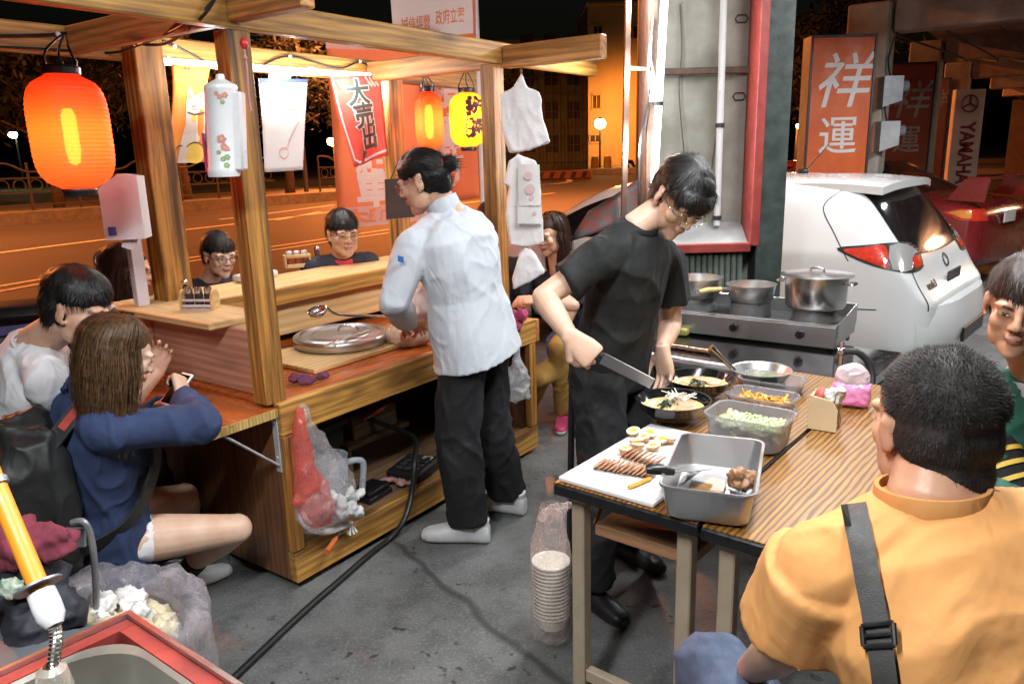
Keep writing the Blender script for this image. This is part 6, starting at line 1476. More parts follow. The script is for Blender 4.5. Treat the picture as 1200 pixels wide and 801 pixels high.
def wheel(t, x, y, r, side):
    M = Matrix.Translation((x, y, r)) @ Matrix.Rotation(R(-90 * side), 4, 'X')
    mb = MB(); mb.lathe([(r * .62, -.10), (r * .94, -.10), (r, -.06), (r, .06), (r * .94, .10), (r * .66, .10), (r * .62, .07)], n=36, M=M); w_ = mb.build("wheel", m_rubber, t)
    mb = MB(); mb.lathe([(0, .05), (.05, .06), (.06, .05)], n=20, M=M)
    for k in range(7):
        e = 6.283 * k / 7; mb.bar(M @ V((.04 * math.cos(e), .04 * math.sin(e), .055)), M @ V((r * .63 * math.cos(e), r * .63 * math.sin(e), .07)), .03, .02)
    mb.lathe([(r * .58, .06), (r * .65, .085), (r * .68, .08)], n=36, M=M); mb.build("rim", m_steel_r, w_)
def hatchback():
    h = R(41.7); f = V((-math.cos(h), math.sin(h), 0))
    t = thing("parked_car", "white hatchback parked behind the stove, its rear corner toward the viewer", "car", (3.143, 5.274, 0), math.atan2(f.y, f.x))
    paint = pm("white_car_paint", (.70, .71, .70), .22, vs=2, var=.03, coat=.9, rvar=.02)
    X = [(-.02, .66, .32, .50, .62, .64, .645, .60), (.03, .76, .27, .52, .66, .76, .70, .70), (.10, .83, .24, .58, .72, .80, .80, .70), (.16, .85, .22, .62, .86, .82, .95, .66), (.28, .865, .20, .66, .93, .835, 1.14, .62), (.46, .875, .19, .68, .97, .84, 1.375, .60), (.66, .878, .19, .68, .975, .84, 1.425, .60), (1.1, .878, .19, .66, .97, .84, 1.455, .61), (1.7, .878, .19, .64, .955, .84, 1.465, .62), (2.3, .876, .19, .63, .94, .83, 1.445, .61), (2.75, .875, .19, .62, .925, .825, 1.36, .60), (3.15, .875, .19, .62, .91, .82, 1.10, .68), (3.40, .87, .19, .62, .885, .80, .965, .70), (3.8, .86, .20, .60, .82, .77, .885, .62), (4.2, .82, .22, .52, .70, .70, .76, .55), (4.38, .70, .25, .45, .58, .60, .62, .45), (4.44, .55, .30, .42, .50, .50, .53, .40)]
    me = car_body(X); me.materials.append(paint); obj_from(me, "body", t)
    def D(name, poly, d, up, org, off, mat, par=t, res=.02): return decal(me, poly, d, up, org, off, res).build(name, mat, par, True)
    # side glass (looking along -y: sideways axis = d x up)
    sx = 1 if V((0, -1, 0)).cross(V((0, 0, 1))).x > 0 else -1
    P = lambda pts: [(sx * x, z) for x, z in pts]
    D("side_window", P(scurve2([(.98, 1.08), (1.05, 1.14), (1.25, 1.31), (1.42, 1.325), (1.42, 1.0), (1.2, 1.02)], 4)), (0, -1, 0), (0, 0, 1), (0, 0, 0), .004, m_glassd)
    D("side_window", P([(1.47, 1.0), (1.47, 1.33), (1.9, 1.345), (2.06, 1.34), (2.06, .985)]), (0, -1, 0), (0, 0, 1), (0, 0, 0), .004, m_glassd)
    D("side_window", P(scurve2([(2.11, .985), (2.11, 1.335), (2.4, 1.31), (2.75, 1.20), (3.1, 1.02), (3.2, .95), (2.7, .965)], 4)), (0, -1, 0), (0, 0, 1), (0, 0, 0), .004, m_glassd)
    sy = 1 if V((1, 0, 0)).cross(V((0, 0, 1))).y > 0 else -1
    Q = lambda pts: [(sy * y, z) for y, z in pts]
    D("rear_window", Q(scurve2([(.56, 1.335), (.0, 1.37), (-.56, 1.335), (-.62, 1.20), (-.665, 1.0), (-.60, .955), (0, .93), (.60, .955), (.665, 1.0), (.62, 1.2), (.56, 1.335)], 4)), (1, 0, 0), (0, 0, 1), (0, 0, 0), .004, m_glassd)
    # spoiler over the rear window
    bq = bmesh.new(); bq.from_mesh(me); bvq = BVHTree.FromBMesh(bq); bq.free()
    def rz_(x, y): h = bvq.ray_cast(V((x, y, 3)), V((0, 0, -1))); return (h[0].z if h[0] else 1.4) + .003
    def spz(a, b): e = 1.412 - .035 * abs(2 * a - 1) ** 3; z0 = rz_(1.0, .56 * (2 * a - 1)); return z0 * (1 - b) + e * b + .012 * math.sin(math.pi * b)
    mb = MB(); mb.grid(lambda a, b: V((1.0 - .60 * b - .05 * b * (1 - (2 * a - 1) ** 2), (.56 + .03 * b) * (2 * a - 1), spz(a, b))), 20, 12)
    sx_ = lambda a, b: (1.0 - .60 * b - .05 * b * (1 - (2 * a - 1) ** 2), (.56 + .03 * b) * (2 * a - 1))
    bz = lambda a, b: max(rz_(*sx_(a, b)) - .02, spz(a, b) - .05)
    mb.grid(lambda a, b: V((*sx_(1 - a, b), bz(1 - a, b))), 20, 12)
    for e in (0, 1): mb.grid(lambda a, b: V((*sx_(e, a), spz(e, a) * (1 - b) + bz(e, a) * b)), 12, 1)
    mb.grid(lambda a, b: V((*sx_(a, 1), spz(a, 1) * (1 - b) + bz(a, 1) * b)), 20, 1); mb.build("spoiler", paint, t, True)
    # tail lamp wrapped round the corner
    for s in (1, -1):
        d = V((1, -s * 1.1, 0)).normalized(); sdv = d.cross(V((0, 0, 1))); org = V((.22, s * .74, .945)); k = 1 if sdv.dot(V((1, s, 0))) > 0 else -1
        TL = lambda pts: [(k * a_, b_) for a_, b_ in pts]
        lm = D("tail_lamp", TL(scurve2([(-.22, -.075), (-.21, .03), (-.10, .085), (.06, .09), (.20, .075), (.33, .05), (.27, .0), (.16, -.05), (0, -.085), (-.14, -.09), (-.22, -.075)], 3)), d, (0, 0, 1), org, .004, m_black)
        D("red_lens", TL(scurve2([(.10, -.06), (.08, .07), (.20, .06), (.30, .042), (.24, .0), (.10, -.06)], 3)), d, (0, 0, 1), org, .008, pm("red_lens", (.65, .04, .02), .12, vs=30, var=.3, coat=.6), lm, .015)
        D("red_lens", TL([(-.20, -.062), (-.195, -.0), (-.09, -.01), (-.09, -.07)]), d, (0, 0, 1), org, .008, MATS["red_lens"], lm, .015)
        D("clear_lens", TL(scurve2([(-.19, .012), (-.10, .068), (.055, .072), (.07, -.065), (-.07, -.07), (-.08, .0), (-.19, .012)], 2)), d, (0, 0, 1), org, .007, pm("clear_lens", (.55, .53, .52), .15, .5, vs=60, var=.12, rvar=.0, coat=.6), lm, .015)
    D("tailgate_seam", Q([(.74, .93), (.745, .62), (.735, .62), (.73, .93)]), (1, 0, 0), (0, 0, 1), (0, 0, 0), .002, m_darkgrey)
    # bumper step and lower bumper
    mb = MB(); mb.grid(lambda a, b: V((-.06 + .16 * abs(2 * a - 1) ** 4 + (-.035) * math.sin(math.pi * b), .80 * (2 * a - 1), .30 + .34 * b)), 30, 10); mb.grid(lambda a, b: V((-.06 + .16 * abs(2 * a - 1) ** 4 + .20 * b, .80 * (2 * a - 1) * (1 - .08 * b), .64 + .02 * b)), 30, 4); mb.build("rear_bumper", paint, t, .9)
    mb = MB(); mb.box((-.095, 0, .40), (.02, .60, .10), bev=.01); mb.build("bumper_grille", m_black, t)
    pl = MB(); pl.box((.055, 0, .74), (.012, .34, .12), bev=.01, M=None); pl.build("plate_recess", m_darkgrey, t)
    tx = text_mb("mazda 3", .06, .003, 0, .002, .15); tm = decal_text(me, tx, V((1, 0, 0)), V((0, .52, .755)), sy, .004); tm.build("lettering", m_darkgrey, t, None)
    mb = MB()
    for k in range(24): pass
    e = decal_ring(me, (0, .0, .86), .055, .04, .006); e.build("emblem", m_chrome, t)
    for x in (.80, 3.5): wheel(t, x, .78, .315, 1); wheel(t, x, -.78, .315, -1)
    mb = MB(); mb.tube([(1.15, 0, 1.455), (.98, 0, 1.66)], [.007, .003], 6); mb.ell((1.16, 0, 1.465), (.05, .025, .02)); mb.build("antenna", m_black, t)
    mb = MB(); mb.ell((2.95, .93, 1.0), (.09, .08, .065)); mb.build("mirror", paint, t)
    def seam(pts, d, up, k):
        P_ = [V((x * k, y, 0)) for x, y in scurve2(pts, 6)]; n = len(P_)
        for i in range(n - 1):
            t_ = (P_[i + 1] - P_[i]).normalized(); n_ = V((-t_.y, t_.x, 0)) * .0035; q = decal(me, [(p.x, p.y) for p in (P_[i] + n_, P_[i] - n_, P_[i + 1] - n_, P_[i + 1] + n_)], d, up, (0, 0, 0), .0025, .2); merge(sm, q)
    sm = MB(); seam([(.66, 1.36), (.74, 1.25), (.62, 1.08), (.50, .92)], (0, -1, 0), (0, 0, 1), sx); seam([(1.44, 1.34), (1.42, 1.0), (1.30, .78), (1.22, .58), (1.20, .30)], (0, -1, 0), (0, 0, 1), sx); seam([(2.08, 1.34), (2.08, .9), (2.08, .28)], (0, -1, 0), (0, 0, 1), sx); seam([(.30, .62), (.55, .60), (.62, .56)], (0, -1, 0), (0, 0, 1), sx)
    sm.build("shut_line", m_darkgrey, t, None)
    return t
def decal_text(body, tx, d, org, s, off):
    b = bmesh.new(); b.from_mesh(body); bv = BVHTree.FromBMesh(b); b.free(); out = []
    for p in tx.v:
        o = org + V((-4, -p.x, p.y)); h = bv.ray_cast(o, d)
        out.append((h[0] if h[0] else org) + V((-off - p.z, 0, 0)))
    tx.v = out; return tx
def decal_ring(body, c, rx, rz, off):
    b = bmesh.new(); b.from_mesh(body); bv = BVHTree.FromBMesh(b); b.free(); mb = MB(); P = []
    for k in range(20):
        o = V((-4, c[1] + rx * math.cos(k * .314), c[2] + rz * math.sin(k * .314))); h = bv.ray_cast(o, V((1, 0, 0))); P.append((h[0] if h[0] else V((0, o.y, o.z))) - V((off, 0, 0)))
    mb.tube(P, .005, 6, closed=True); return mb
hatchback()
def sedan():
    h = R(50); f = V((-math.cos(h), math.sin(h), 0))
    rp = G(1165, 330)
    t = thing("parked_car", "dark red sedan with a tall rear spoiler parked beyond the white hatchback", "car", (5.80, 9.0, 0), math.atan2(f.y, f.x))
    paint = pm("dark_red_car_paint", (.17, .012, .013), .25, vs=2, var=.1, coat=.9)
    X = [(-.02, .66, .34, .55, .70, .66, .78, .58), (.04, .80, .27, .58, .86, .80, .93, .66), (.15, .86, .22, .62, .95, .83, .99, .68), (.5, .88, .20, .64, .985, .84, 1.03, .68), (.75, .885, .19, .64, .985, .84, 1.08, .66), (1.1, .885, .19, .64, .98, .84, 1.30, .62), (1.45, .885, .19, .64, .975, .84, 1.43, .61), (2.1, .885, .19, .63, .96, .84, 1.455, .62), (2.6, .88, .19, .62, .95, .83, 1.40, .61), (3.1, .88, .19, .62, .93, .82, 1.15, .66), (3.4, .875, .19, .62, .91, .81, .99, .7), (3.9, .86, .20, .60, .85, .78, .90, .62), (4.3, .80, .22, .52, .72, .70, .78, .55), (4.5, .65, .26, .45, .58, .58, .62, .45)]
    me = car_body(X); me.materials.append(paint); obj_from(me, "body", t)
    def D(name, poly, d, up, org, off, mat, par=t, res=.03): return decal(me, poly, d, up, org, off, res).build(name, mat, par, True)
    sx = 1 if V((0, -1, 0)).cross(V((0, 0, 1))).x > 0 else -1; sy = 1 if V((1, 0, 0)).cross(V((0, 0, 1))).y > 0 else -1
    P = lambda pts: [(sx * x, z) for x, z in pts]; Q = lambda pts: [(sy * y, z) for y, z in pts]
    D("side_window", P([(1.12, 1.02), (1.5, 1.32), (1.95, 1.345), (1.95, 1.0)]), (0, -1, 0), (0, 0, 1), (0, 0, 0), .004, m_glassd)
    D("side_window", P([(2.0, 1.0), (2.0, 1.345), (2.5, 1.31), (3.1, 1.03), (3.15, .975)]), (0, -1, 0), (0, 0, 1), (0, 0, 0), .004, m_glassd)
    D("rear_window", Q([(.54, 1.38), (-.54, 1.38), (-.66, 1.10), (.66, 1.10)]), (.6, 0, -.8), (0, 0, 1), (1.1, 0, 0), .004, m_glassd) if False else None
    mb = MB(); mb.grid(lambda a, b: V((.74 + .68 * b, (.64 - .07 * b) * (2 * a - 1), 1.085 + .345 * b + .012 - .02 * abs(2 * a - 1) ** 3)), 12, 8); mb.build("rear_window", m_glassd, t, True)
    for s in (1, -1):
        d = V((1, -s * .9, 0)).normalized(); sdv = d.cross(V((0, 0, 1))); k = 1 if sdv.dot(V((1, s, 0))) > 0 else -1; org = V((.15, s * .76, .86))
        TL = lambda pts: [(k * a_, b_) for a_, b_ in pts]
        lm = D("tail_lamp", TL([(-.24, -.07), (-.22, .06), (.10, .07), (.22, .03), (.10, -.05)]), d, (0, 0, 1), org, .004, pm("red_lens", (.65, .04, .02), .12))
        D("amber_lens", TL([(.0, -.03), (.0, .05), (.10, .055), (.18, .03), (.08, -.03)]), d, (0, 0, 1), org, .008, pm("amber_lens", (.75, .28, .04), .15), lm)
    mb = MB(); mb.bar((.10, -.72, 1.26), (.10, .72, 1.26), .24, .03, .012); mb.build("spoiler_wing", paint, t)
    for s in (1, -1): mb = MB(); mb.prism([(.02, 1.0), (.40, 1.02), (.24, 1.25), (-.02, 1.25)], s * .70 - .02, s * .70 + .02, Matrix.Rotation(R(90), 4, 'X')); mb.build("spoiler_stay", paint, t)
    mb = MB(); mb.box((-.03, 0, .80), (.014, .36, .12), bev=.01); mb.build("plate", m_whitep, t)
    for x in (.95, 3.6): wheel(t, x, .79, .32, 1); wheel(t, x, -.79, .32, -1)
sedan()
p = PD(930, 185, 15); t = thing("parked_car", "small red car glimpsed between the pillar and the bright orange sign", "car", (p.x, p.y, 0), 2.2)
me = car_body([(-2.1, .6, .3, .5, .62, .6, .68, .5), (-2.0, .8, .25, .55, .8, .78, .86, .6), (-1.2, .85, .2, .62, .93, .8, .98, .66), (-.6, .86, .2, .62, .95, .82, 1.35, .58), (.3, .86, .2, .62, .95, .82, 1.44, .6), (1.2, .85, .2, .6, .92, .8, 1.25, .6), (1.8, .8, .24, .55, .85, .76, .92, .6), (2.1, .6, .3, .5, .6, .6, .64, .5)]); me.materials.append(pm("bright_red_car_paint", (.55, .05, .02), .25, vs=2, coat=.8)); obj_from(me, "body", t)
mb = MB()
for (a0, a1) in ((-1.0, .1), (.15, 1.1)): mb.add(decal(me, [(x, z) for x, z in ((a0, .98), (a0 + .2, 1.28), (a1 - .1, 1.32), (a1, .98))], (0, -1, 0), (0, 0, 1), (0, 0, 0), .006, .1).v, [])
q = decal(me, [(-.6, .98), (-.4, 1.28), (.8, 1.3), (1.0, .98)], (0, -1, 0), (0, 0, 1), (0, 0, 0), .006, .08); q.build("side_window", m_glassd, t, True); q = decal(me, [(-.6, .98), (-.4, 1.28), (.8, 1.3), (1.0, .98)], (0, 1, 0), (0, 0, 1), (0, 0, 0), .006, .08); q.build("side_window", m_glassd, t, True)
for x in (-1.3, 1.3): wheel(t, x, .76, .31, 1); wheel(t, x, -.76, .31, -1)
# ================================================================== PEOPLE
def skin_mat(name, col, c2):
    if name in MATS: return MATS[name]
    m, nt, b = _nodes(name); co = _coord(nt)
    n = _noise(nt, co, 14, 5, .6); f = _noise(nt, co, 160, 3, .6)
    nt.links.new(_ramp(nt, n, [(.3, c2), (.7, col)]), b.inputs['Base Color'])
    nt.links.new(_ramp(nt, f, [(.3, .36), (.7, .55)]), b.inputs['Roughness'])
    b.inputs['Subsurface Weight'].default_value = .12; b.inputs['Subsurface Radius'].default_value = (.010, .004, .002); b.inputs['Subsurface Scale'].default_value = 1.0
    _bump(nt, b, f, .12, .001); MATS[name] = m; return m
SK1 = skin_mat("fair_skin", (.66, .42, .30), (.54, .29, .19)); SK2 = skin_mat("tan_skin", (.52, .30, .19), (.44, .235, .14)); SK3 = skin_mat("pale_skin", (.70, .49, .36), (.59, .36, .25))
m_lip = pm("lips", (.50, .25, .19), .4, vs=40, var=.1); m_eyew = pm("eye_white", (.45, .41, .38), .25, vs=40, var=.05); m_iris = pm("dark_iris", (.012, .008, .006), .12, vs=40); m_brow = pm("eyebrow_hair", (.025, .018, .014), .6, vs=40)
def hair_mat(name, col, c2, rough=.48):
    if name in MATS: return MATS[name]
    m, nt, b = _nodes(name); co = _coord(nt); n = _noise(nt, co, 60, 4, .7)
    nt.links.new(_ramp(nt, n, [(.35, c2), (.68, col)]), b.inputs['Base Color']); b.inputs['Roughness'].default_value = rough
    b.inputs['Specular IOR Level'].default_value = .30; MATS[name] = m; return m
HB = hair_mat("black_hair", (.016, .014, .013), (.006, .005, .005)); HBR = hair_mat("brown_hair", (.16, .085, .038), (.040, .020, .010)); HDB = hair_mat("dark_brown_hair", (.050, .024, .016), (.016, .008, .006))

def loft(mb, secs, n=28, e=2.3):
    """closed volume through elliptical sections (centre, right, forward, half width, half depth)"""
    rings = []
    for (c, r, f, hw, hd) in secs:
        rg = []
        for k in range(n):
            t = 6.28318 * k / n; ct, st = math.cos(t), math.sin(t)
            x = abs(ct) ** (2 / e) * (1 if ct > 0 else -1); y = abs(st) ** (2 / e) * (1 if st > 0 else -1)
            rg.append(V(c) + V(r) * (x * hw) + V(f) * (y * hd))
        rings.append(rg)
    vs = [p for rg in rings for p in rg]; m = len(rings)
    fs = [[i * n + k, i * n + (k + 1) % n, (i + 1) * n + (k + 1) % n, (i + 1) * n + k] for i in range(m - 1) for k in range(n)] + [list(range(n))[::-1], [(m - 1) * n + k for k in range(n)]]
    mb.add(vs, fs)
def cap(mb, p0, p1, r0, r1, n=16):
    """limb segment with rounded ends"""
    p0 = V(p0); p1 = V(p1); mb.tube([p0, p0.lerp(p1, .5), p1], [r0, (r0 + r1) / 2, r1], n); mb.ell(p0, r0, u=14, v=8); mb.ell(p1, r1, u=14, v=8)
def ik(a, c, l1, l2, pole):
    a = V(a); c = V(c); d = c - a; L = min(d.length, (l1 + l2) * .999); d.normalize()
    x = (l1 * l1 - l2 * l2 + L * L) / (2 * L); h = math.sqrt(max(l1 * l1 - x * x, 0)); p = V(pole); p = (p - d * p.dot(d)).normalized()
    return a + d * x + p * h
def hand(mb, w, d, back, side, curl=.35, thumb=.5, spread=.10, s=1.0, index=None):
    """palm, four unequal jointed fingers and a thumb; w wrist, d along the hand, back = back of the hand, side +1 = thumb lies toward d x back"""
    d = V(d).normalized(); back = V(back); back = (back - d * back.dot(d)).normalized(); th = d.cross(back) * side
    w = V(w)
    loft(mb, [(w - d * .012 * s, th, back, .026 * s, .020 * s), (w + d * .02 * s, th, back, .032 * s, .017 * s), (w + d * .055 * s, th, back, .040 * s, .015 * s), (w + d * .085 * s, th, back, .041 * s, .0125 * s), (w + d * .094 * s, th, back, .036 * s, .009 * s)], 18, 2.6)
    for k, (off, L, r) in enumerate(((.030, .072, .0085), (.0105, .080, .0088), (-.009, .074, .0084), (-.028, .058, .0074))):
        c = curl * (1 + .12 * k) if index is None or k > 0 else index
        p = w + d * (.082 - .004 * abs(k - 1.2)) * s + th * off * s; dd = (d + th * spread * (1.2 - k) * .8).normalized(); bk = back; pts = [p - dd * .015 * s, p]; ang = 0
        for j, (fr, cc) in enumerate(((.45, .9), (.32, 1.1), (.23, .8))):
            ang += c * cc; v_ = dd * math.cos(ang) - bk * math.sin(ang); pts.append(pts[-1] + v_ * L * fr * s)
        mb.tube(pts, [r * s, r * s, r * .98 * s, r * .9 * s, r * .78 * s], 10)
        for q, rr in zip(pts[1:], (r * 1.08, r * 1.02, r * .93, r * .78)): mb.ell(q, rr * s, u=10, v=6)
    p = w + d * .022 * s + th * .026 * s; v0 = (d * .65 + th * .75 - back * .25).normalized(); v1 = (d * (.85) + th * (.35 - .5 * thumb) - back * (.35 + .5 * thumb)).normalized(); v2 = (d * .8 + th * (.05 - .7 * thumb) - back * (.4 + .5 * thumb)).normalized()
    pts = [p - v0 * .01 * s, p + v0 * .032 * s, p + v0 * .032 * s + v1 * .030 * s, p + v0 * .032 * s + v1 * .030 * s + v2 * .024 * s]
    mb.tube(pts, [.014 * s, .0115 * s, .0100 * s, .0082 * s], 10)
    for q, rr in zip(pts[1:], (.0118, .0102, .0084)): mb.ell(q, rr * s, u=10, v=6)
def head_frame(c, f, up=(0, 0, 1), s=1.0):
    f = V(f).normalized(); up = V(up); up = (up - f * up.dot(f)).normalized(); r = f.cross(up)
    return Matrix.Translation(c) @ Matrix((r, f, up)).transposed().to_4x4() @ Matrix.Scale(s, 4)
def head_prims(mb, H, neck, nr=.052, jaw=1.0, rot=None):
    h = MB(); E = lambda c, r, u=22, v=14, M=None: h.ell(c, r, M, u, v)
    E((0, -.012, .030), (.0745, .092, .086)); E((0, .022, -.030), (.062 * jaw, .060, .078)); E((0, .050, -.088), (.034 * jaw, .032, .030)); E((0, .066, -.101), (.022, .018, .016))
    for s in (-1, 1):
        E((s * .037 * jaw, .020, -.058), (.025, .046, .042)); E((s * .038, .056, -.022), (.024, .023, .026)); E((s * .032, .072, .024), (.026, .016, .011))
        E((s * .031, .073, .004), (.020, .0125, .012)); E((s * .0125, .092, -.028), (.0085, .009, .0075))
        Me = Matrix.Rotation(s * R(-18), 4, 'Z') @ Matrix.Rotation(R(-8), 4, 'X'); E((s * .077, -.012, -.006), (.0065, .019, .031), 14, 10, Me.to_3x3()); E((s * .079, -.016, .014), (.006, .014, .013), 12, 8, Me.to_3x3()); E((s * .0745, -.002, -.032), (.0065, .008, .009), 10, 8)
    h.tube([(0, .080, .022), (0, .089, .0), (0, .099, -.022), (0, .098, -.030)], [.0085, .0095, .0115, .0105], 12); E((0, .100, -.025), (.0115, .010, .0095))
    E((0, .083, -.055), (.020, .011, .010)); E((0, .0865, -.0525), (.0205, .0075, .0048)); E((0, .0855, -.064), (.0175, .008, .0058))
    h.v = [H @ p for p in h.v]; merge(mb, h)
    a = H @ V((0, -.022, -.045)); mb.tube([a, a.lerp(V(neck), .5), V(neck), V(neck) + (V(neck) - a).normalized() * .02 - V((0, 0, .04))], [nr * 1.02, nr, nr * 1.05, nr * 1.05], 20)
def face_marks(H, sleepy=.55, look=(0, 0)):
    """eyes and brows, laid into the face; returned with their own material slots"""
    h = MB()
    for s in (-1, 1):
        Me = Matrix.Rotation(s * R(-20), 4, 'Z').to_3x3() @ Matrix.Rotation(s * R(-5), 3, 'Y')
        h.ell((s * .0315, .0825, .0035), (.0135, .0052, .0058 * sleepy + .0008), Me, 14, 8, 2)
        h.ell((s * .0315 + look[0], .0862, .0035 + look[1]), (.0056, .0022, .0058 * sleepy + .0004), Me, 12, 8, 3)
        h.tube([(s * .0185, .0850, .0022), (s * .025, .0872, .0078 * sleepy + .0030), (s * .034, .0862, .0082 * sleepy + .0032), (s * .0445, .0790, .0040)], [.0009, .0016, .0017, .0010], 6, mi=3)
        h.tube([(s * .016, .0885, .0195), (s * .026, .0893, .0235), (s * .037, .0855, .0245), (s * .049, .0735, .0195)], [.0020, .0030, .0027, .0012], 6, mi=4)
    for s in (-1, 1): h.ell((s * .0075, .1005, -.0335), (.0034, .0030, .0022), None, 8, 6, 3)
    h.tube([(-.021, .0850, -.0604), (-.008, .0915, -.0582), (.008, .0915, -.0582), (.021, .0850, -.0604)], [.0006, .0012, .0012, .0006], 6, mi=3)
    h.v = [H @ p for p in h.v]; return h
def body_mesh(mb, H, skin, voxel, marks, root):
    me = remesh(mb, voxel, 3, .5)
    for m in (skin, m_lip, m_eyew, m_iris, m_brow): me.materials.append(m)
    Hi = H.inverted(); n = len(me.polygons); mi = [0] * n
    for p in me.polygons:
        c = Hi @ p.center
        if c.y > .07 and -.071 < c.z < -.049 and abs(c.x) < .023 - .25 * abs(c.z + .058): mi[p.index] = 1
    me.polygons.foreach_set('material_index', mi)
    b = bmesh.new(); b.from_mesh(me)
    tmp = marks.mesh("t", [], True); b.from_mesh(tmp); b.to_mesh(me); b.free(); bpy.data.meshes.remove(tmp)
    me.polygons.foreach_set('use_smooth', [True] * len(me.polygons))
    me.transform(Matrix.Translation(-V(root))); return me
def hair_obj(H, parent, root, mat, style, n=3200, seed=1, length=.035, width=.0024, lift=.25, fringe=0.0, parting=0):
    h = MB(); E = lambda c, r: h.ell(c, r, None, 24, 16)
    fy = {'crop': -.034, 'short': -.020, 'bun': -.014, 'long': -.022}[style]
    if style == 'crop': E((0, -.034, .050), (.0805, .094, .080)); E((0, -.045, .0), (.078, .072, .072)); E((0, -.058, -.054), (.060, .048, .056))
    elif style == 'short': E((0, fy, .058), (.0845, .104, .078)); E((0, -.045, .012), (.083, .080, .075)); E((0, -.060, -.028), (.066, .055, .055))
    elif style == 'bun': E((0, fy, .054), (.0805, .100, .076)); E((0, -.045, .0), (.0785, .074, .072)); E((0, -.065, -.03), (.058, .046, .050)); E((0, -.128, .030), (.034, .034, .034))
    else: E((0, fy, .052), (.088, .108, .084)); E((0, -.045, .0), (.090, .085, .10)); E((0, -.062, -.08), (.092, .060, .11))
    if fringe:
        for k in range(9): a_ = R(30 + 15 * k); h.ell((.070 * math.cos(a_) * 1.0, .012 + .072 * math.sin(a_), .058 - fringe * (.8 + .3 * math.sin(k * 2.1))), (.020, .014, .030), None, 10, 8)
    h.v = [H @ p for p in h.v]
    me = remesh(h, .006, 2); wrinkle(me, .004, 30, seed, (1, 1, 1), False)
    r_ = random.Random(seed); polys = me.polygons; crown = V((.012, -.055, .115)); Hi = H.inverted(); R3 = H.to_3x3(); sc = H.to_scale()[0]
    areas = np.array([p.area for p in polys]); cum = np.cumsum(areas); vs = []; fs = []
    for _ in range(n):
        p = polys[int(np.searchsorted(cum, r_.random() * cum[-1]))]; c = p.center; q = Hi @ c; nn = (R3.inverted() @ p.normal).normalized()
        if nn.dot(q - V((0, -.02, 0))) < 0: continue
        d = q - crown; d.z -= .05; d.x += .03 * math.sin(q.x * 60 + seed)
        if style == 'bun': d = V((0, -.13, .03)) - q
        d = (d - nn * d.dot(nn))
        if d.length < 1e-4: d = V((0, 1, 0))
        d.normalize(); d = (d + nn * lift + V((r_.gauss(0, .22), r_.gauss(0, .22), r_.gauss(0, .22)))).normalized()
        if style == 'crop' and q.z > .03: d = (d * .5 + nn * .7 + V((r_.gauss(0, .3), .3 + r_.gauss(0, .3), r_.gauss(0, .3)))).normalized()
        L = length * r_.uniform(.6, 1.25); a = q - nn * .003; w_ = d.cross(nn)
        if w_.length < 1e-4: continue
        w_ = w_.normalized() * width * .5 * r_.uniform(.6, 1.2); g = V((0, 0, -1)) if style != 'crop' else -nn * .4
        m1 = a + d * L * .5 + g * L * .04; m2 = a + d * L * .95 + g * L * .22 - nn * L * .10
        o = len(vs); vs += [H @ t for t in (a - w_, a + w_, m1 - w_ * .85, m1 + w_ * .85, m2)]; fs += [[o, o + 1, o + 3, o + 2], [o + 2, o + 3, o + 4]]
    if style == 'short':
        for _ in range(420):
            az = R(r_.uniform(12, 168)); a = V((.079 * math.cos(az), -.022 + .100 * math.sin(az), .055 + r_.uniform(0, .03))); L = r_.uniform(.012, .034); d = V((math.cos(az) * .25 + r_.gauss(0, .25), math.sin(az) * .30, -1)).normalized(); w_ = V((-math.sin(az), math.cos(az), 0)) * width * .6; m1 = a + d * L * .5 + V((0, .003, 0)); o = len(vs)
            vs += [H @ t for t in (a - w_, a + w_, m1 - w_ * .8, m1 + w_ * .8, a + d * L)]; fs += [[o, o + 1, o + 3, o + 2], [o + 2, o + 3, o + 4]]
    sm_ = MB(); sm_.add([v.co.copy() for v in me.vertices], [list(p.vertices) for p in me.polygons]); sm_.add(vs, fs)
    me2 = sm_.mesh("hair", mat, True); me2.transform(Matrix.Translation(-V(root))); return obj_from(me2, "hair", parent)
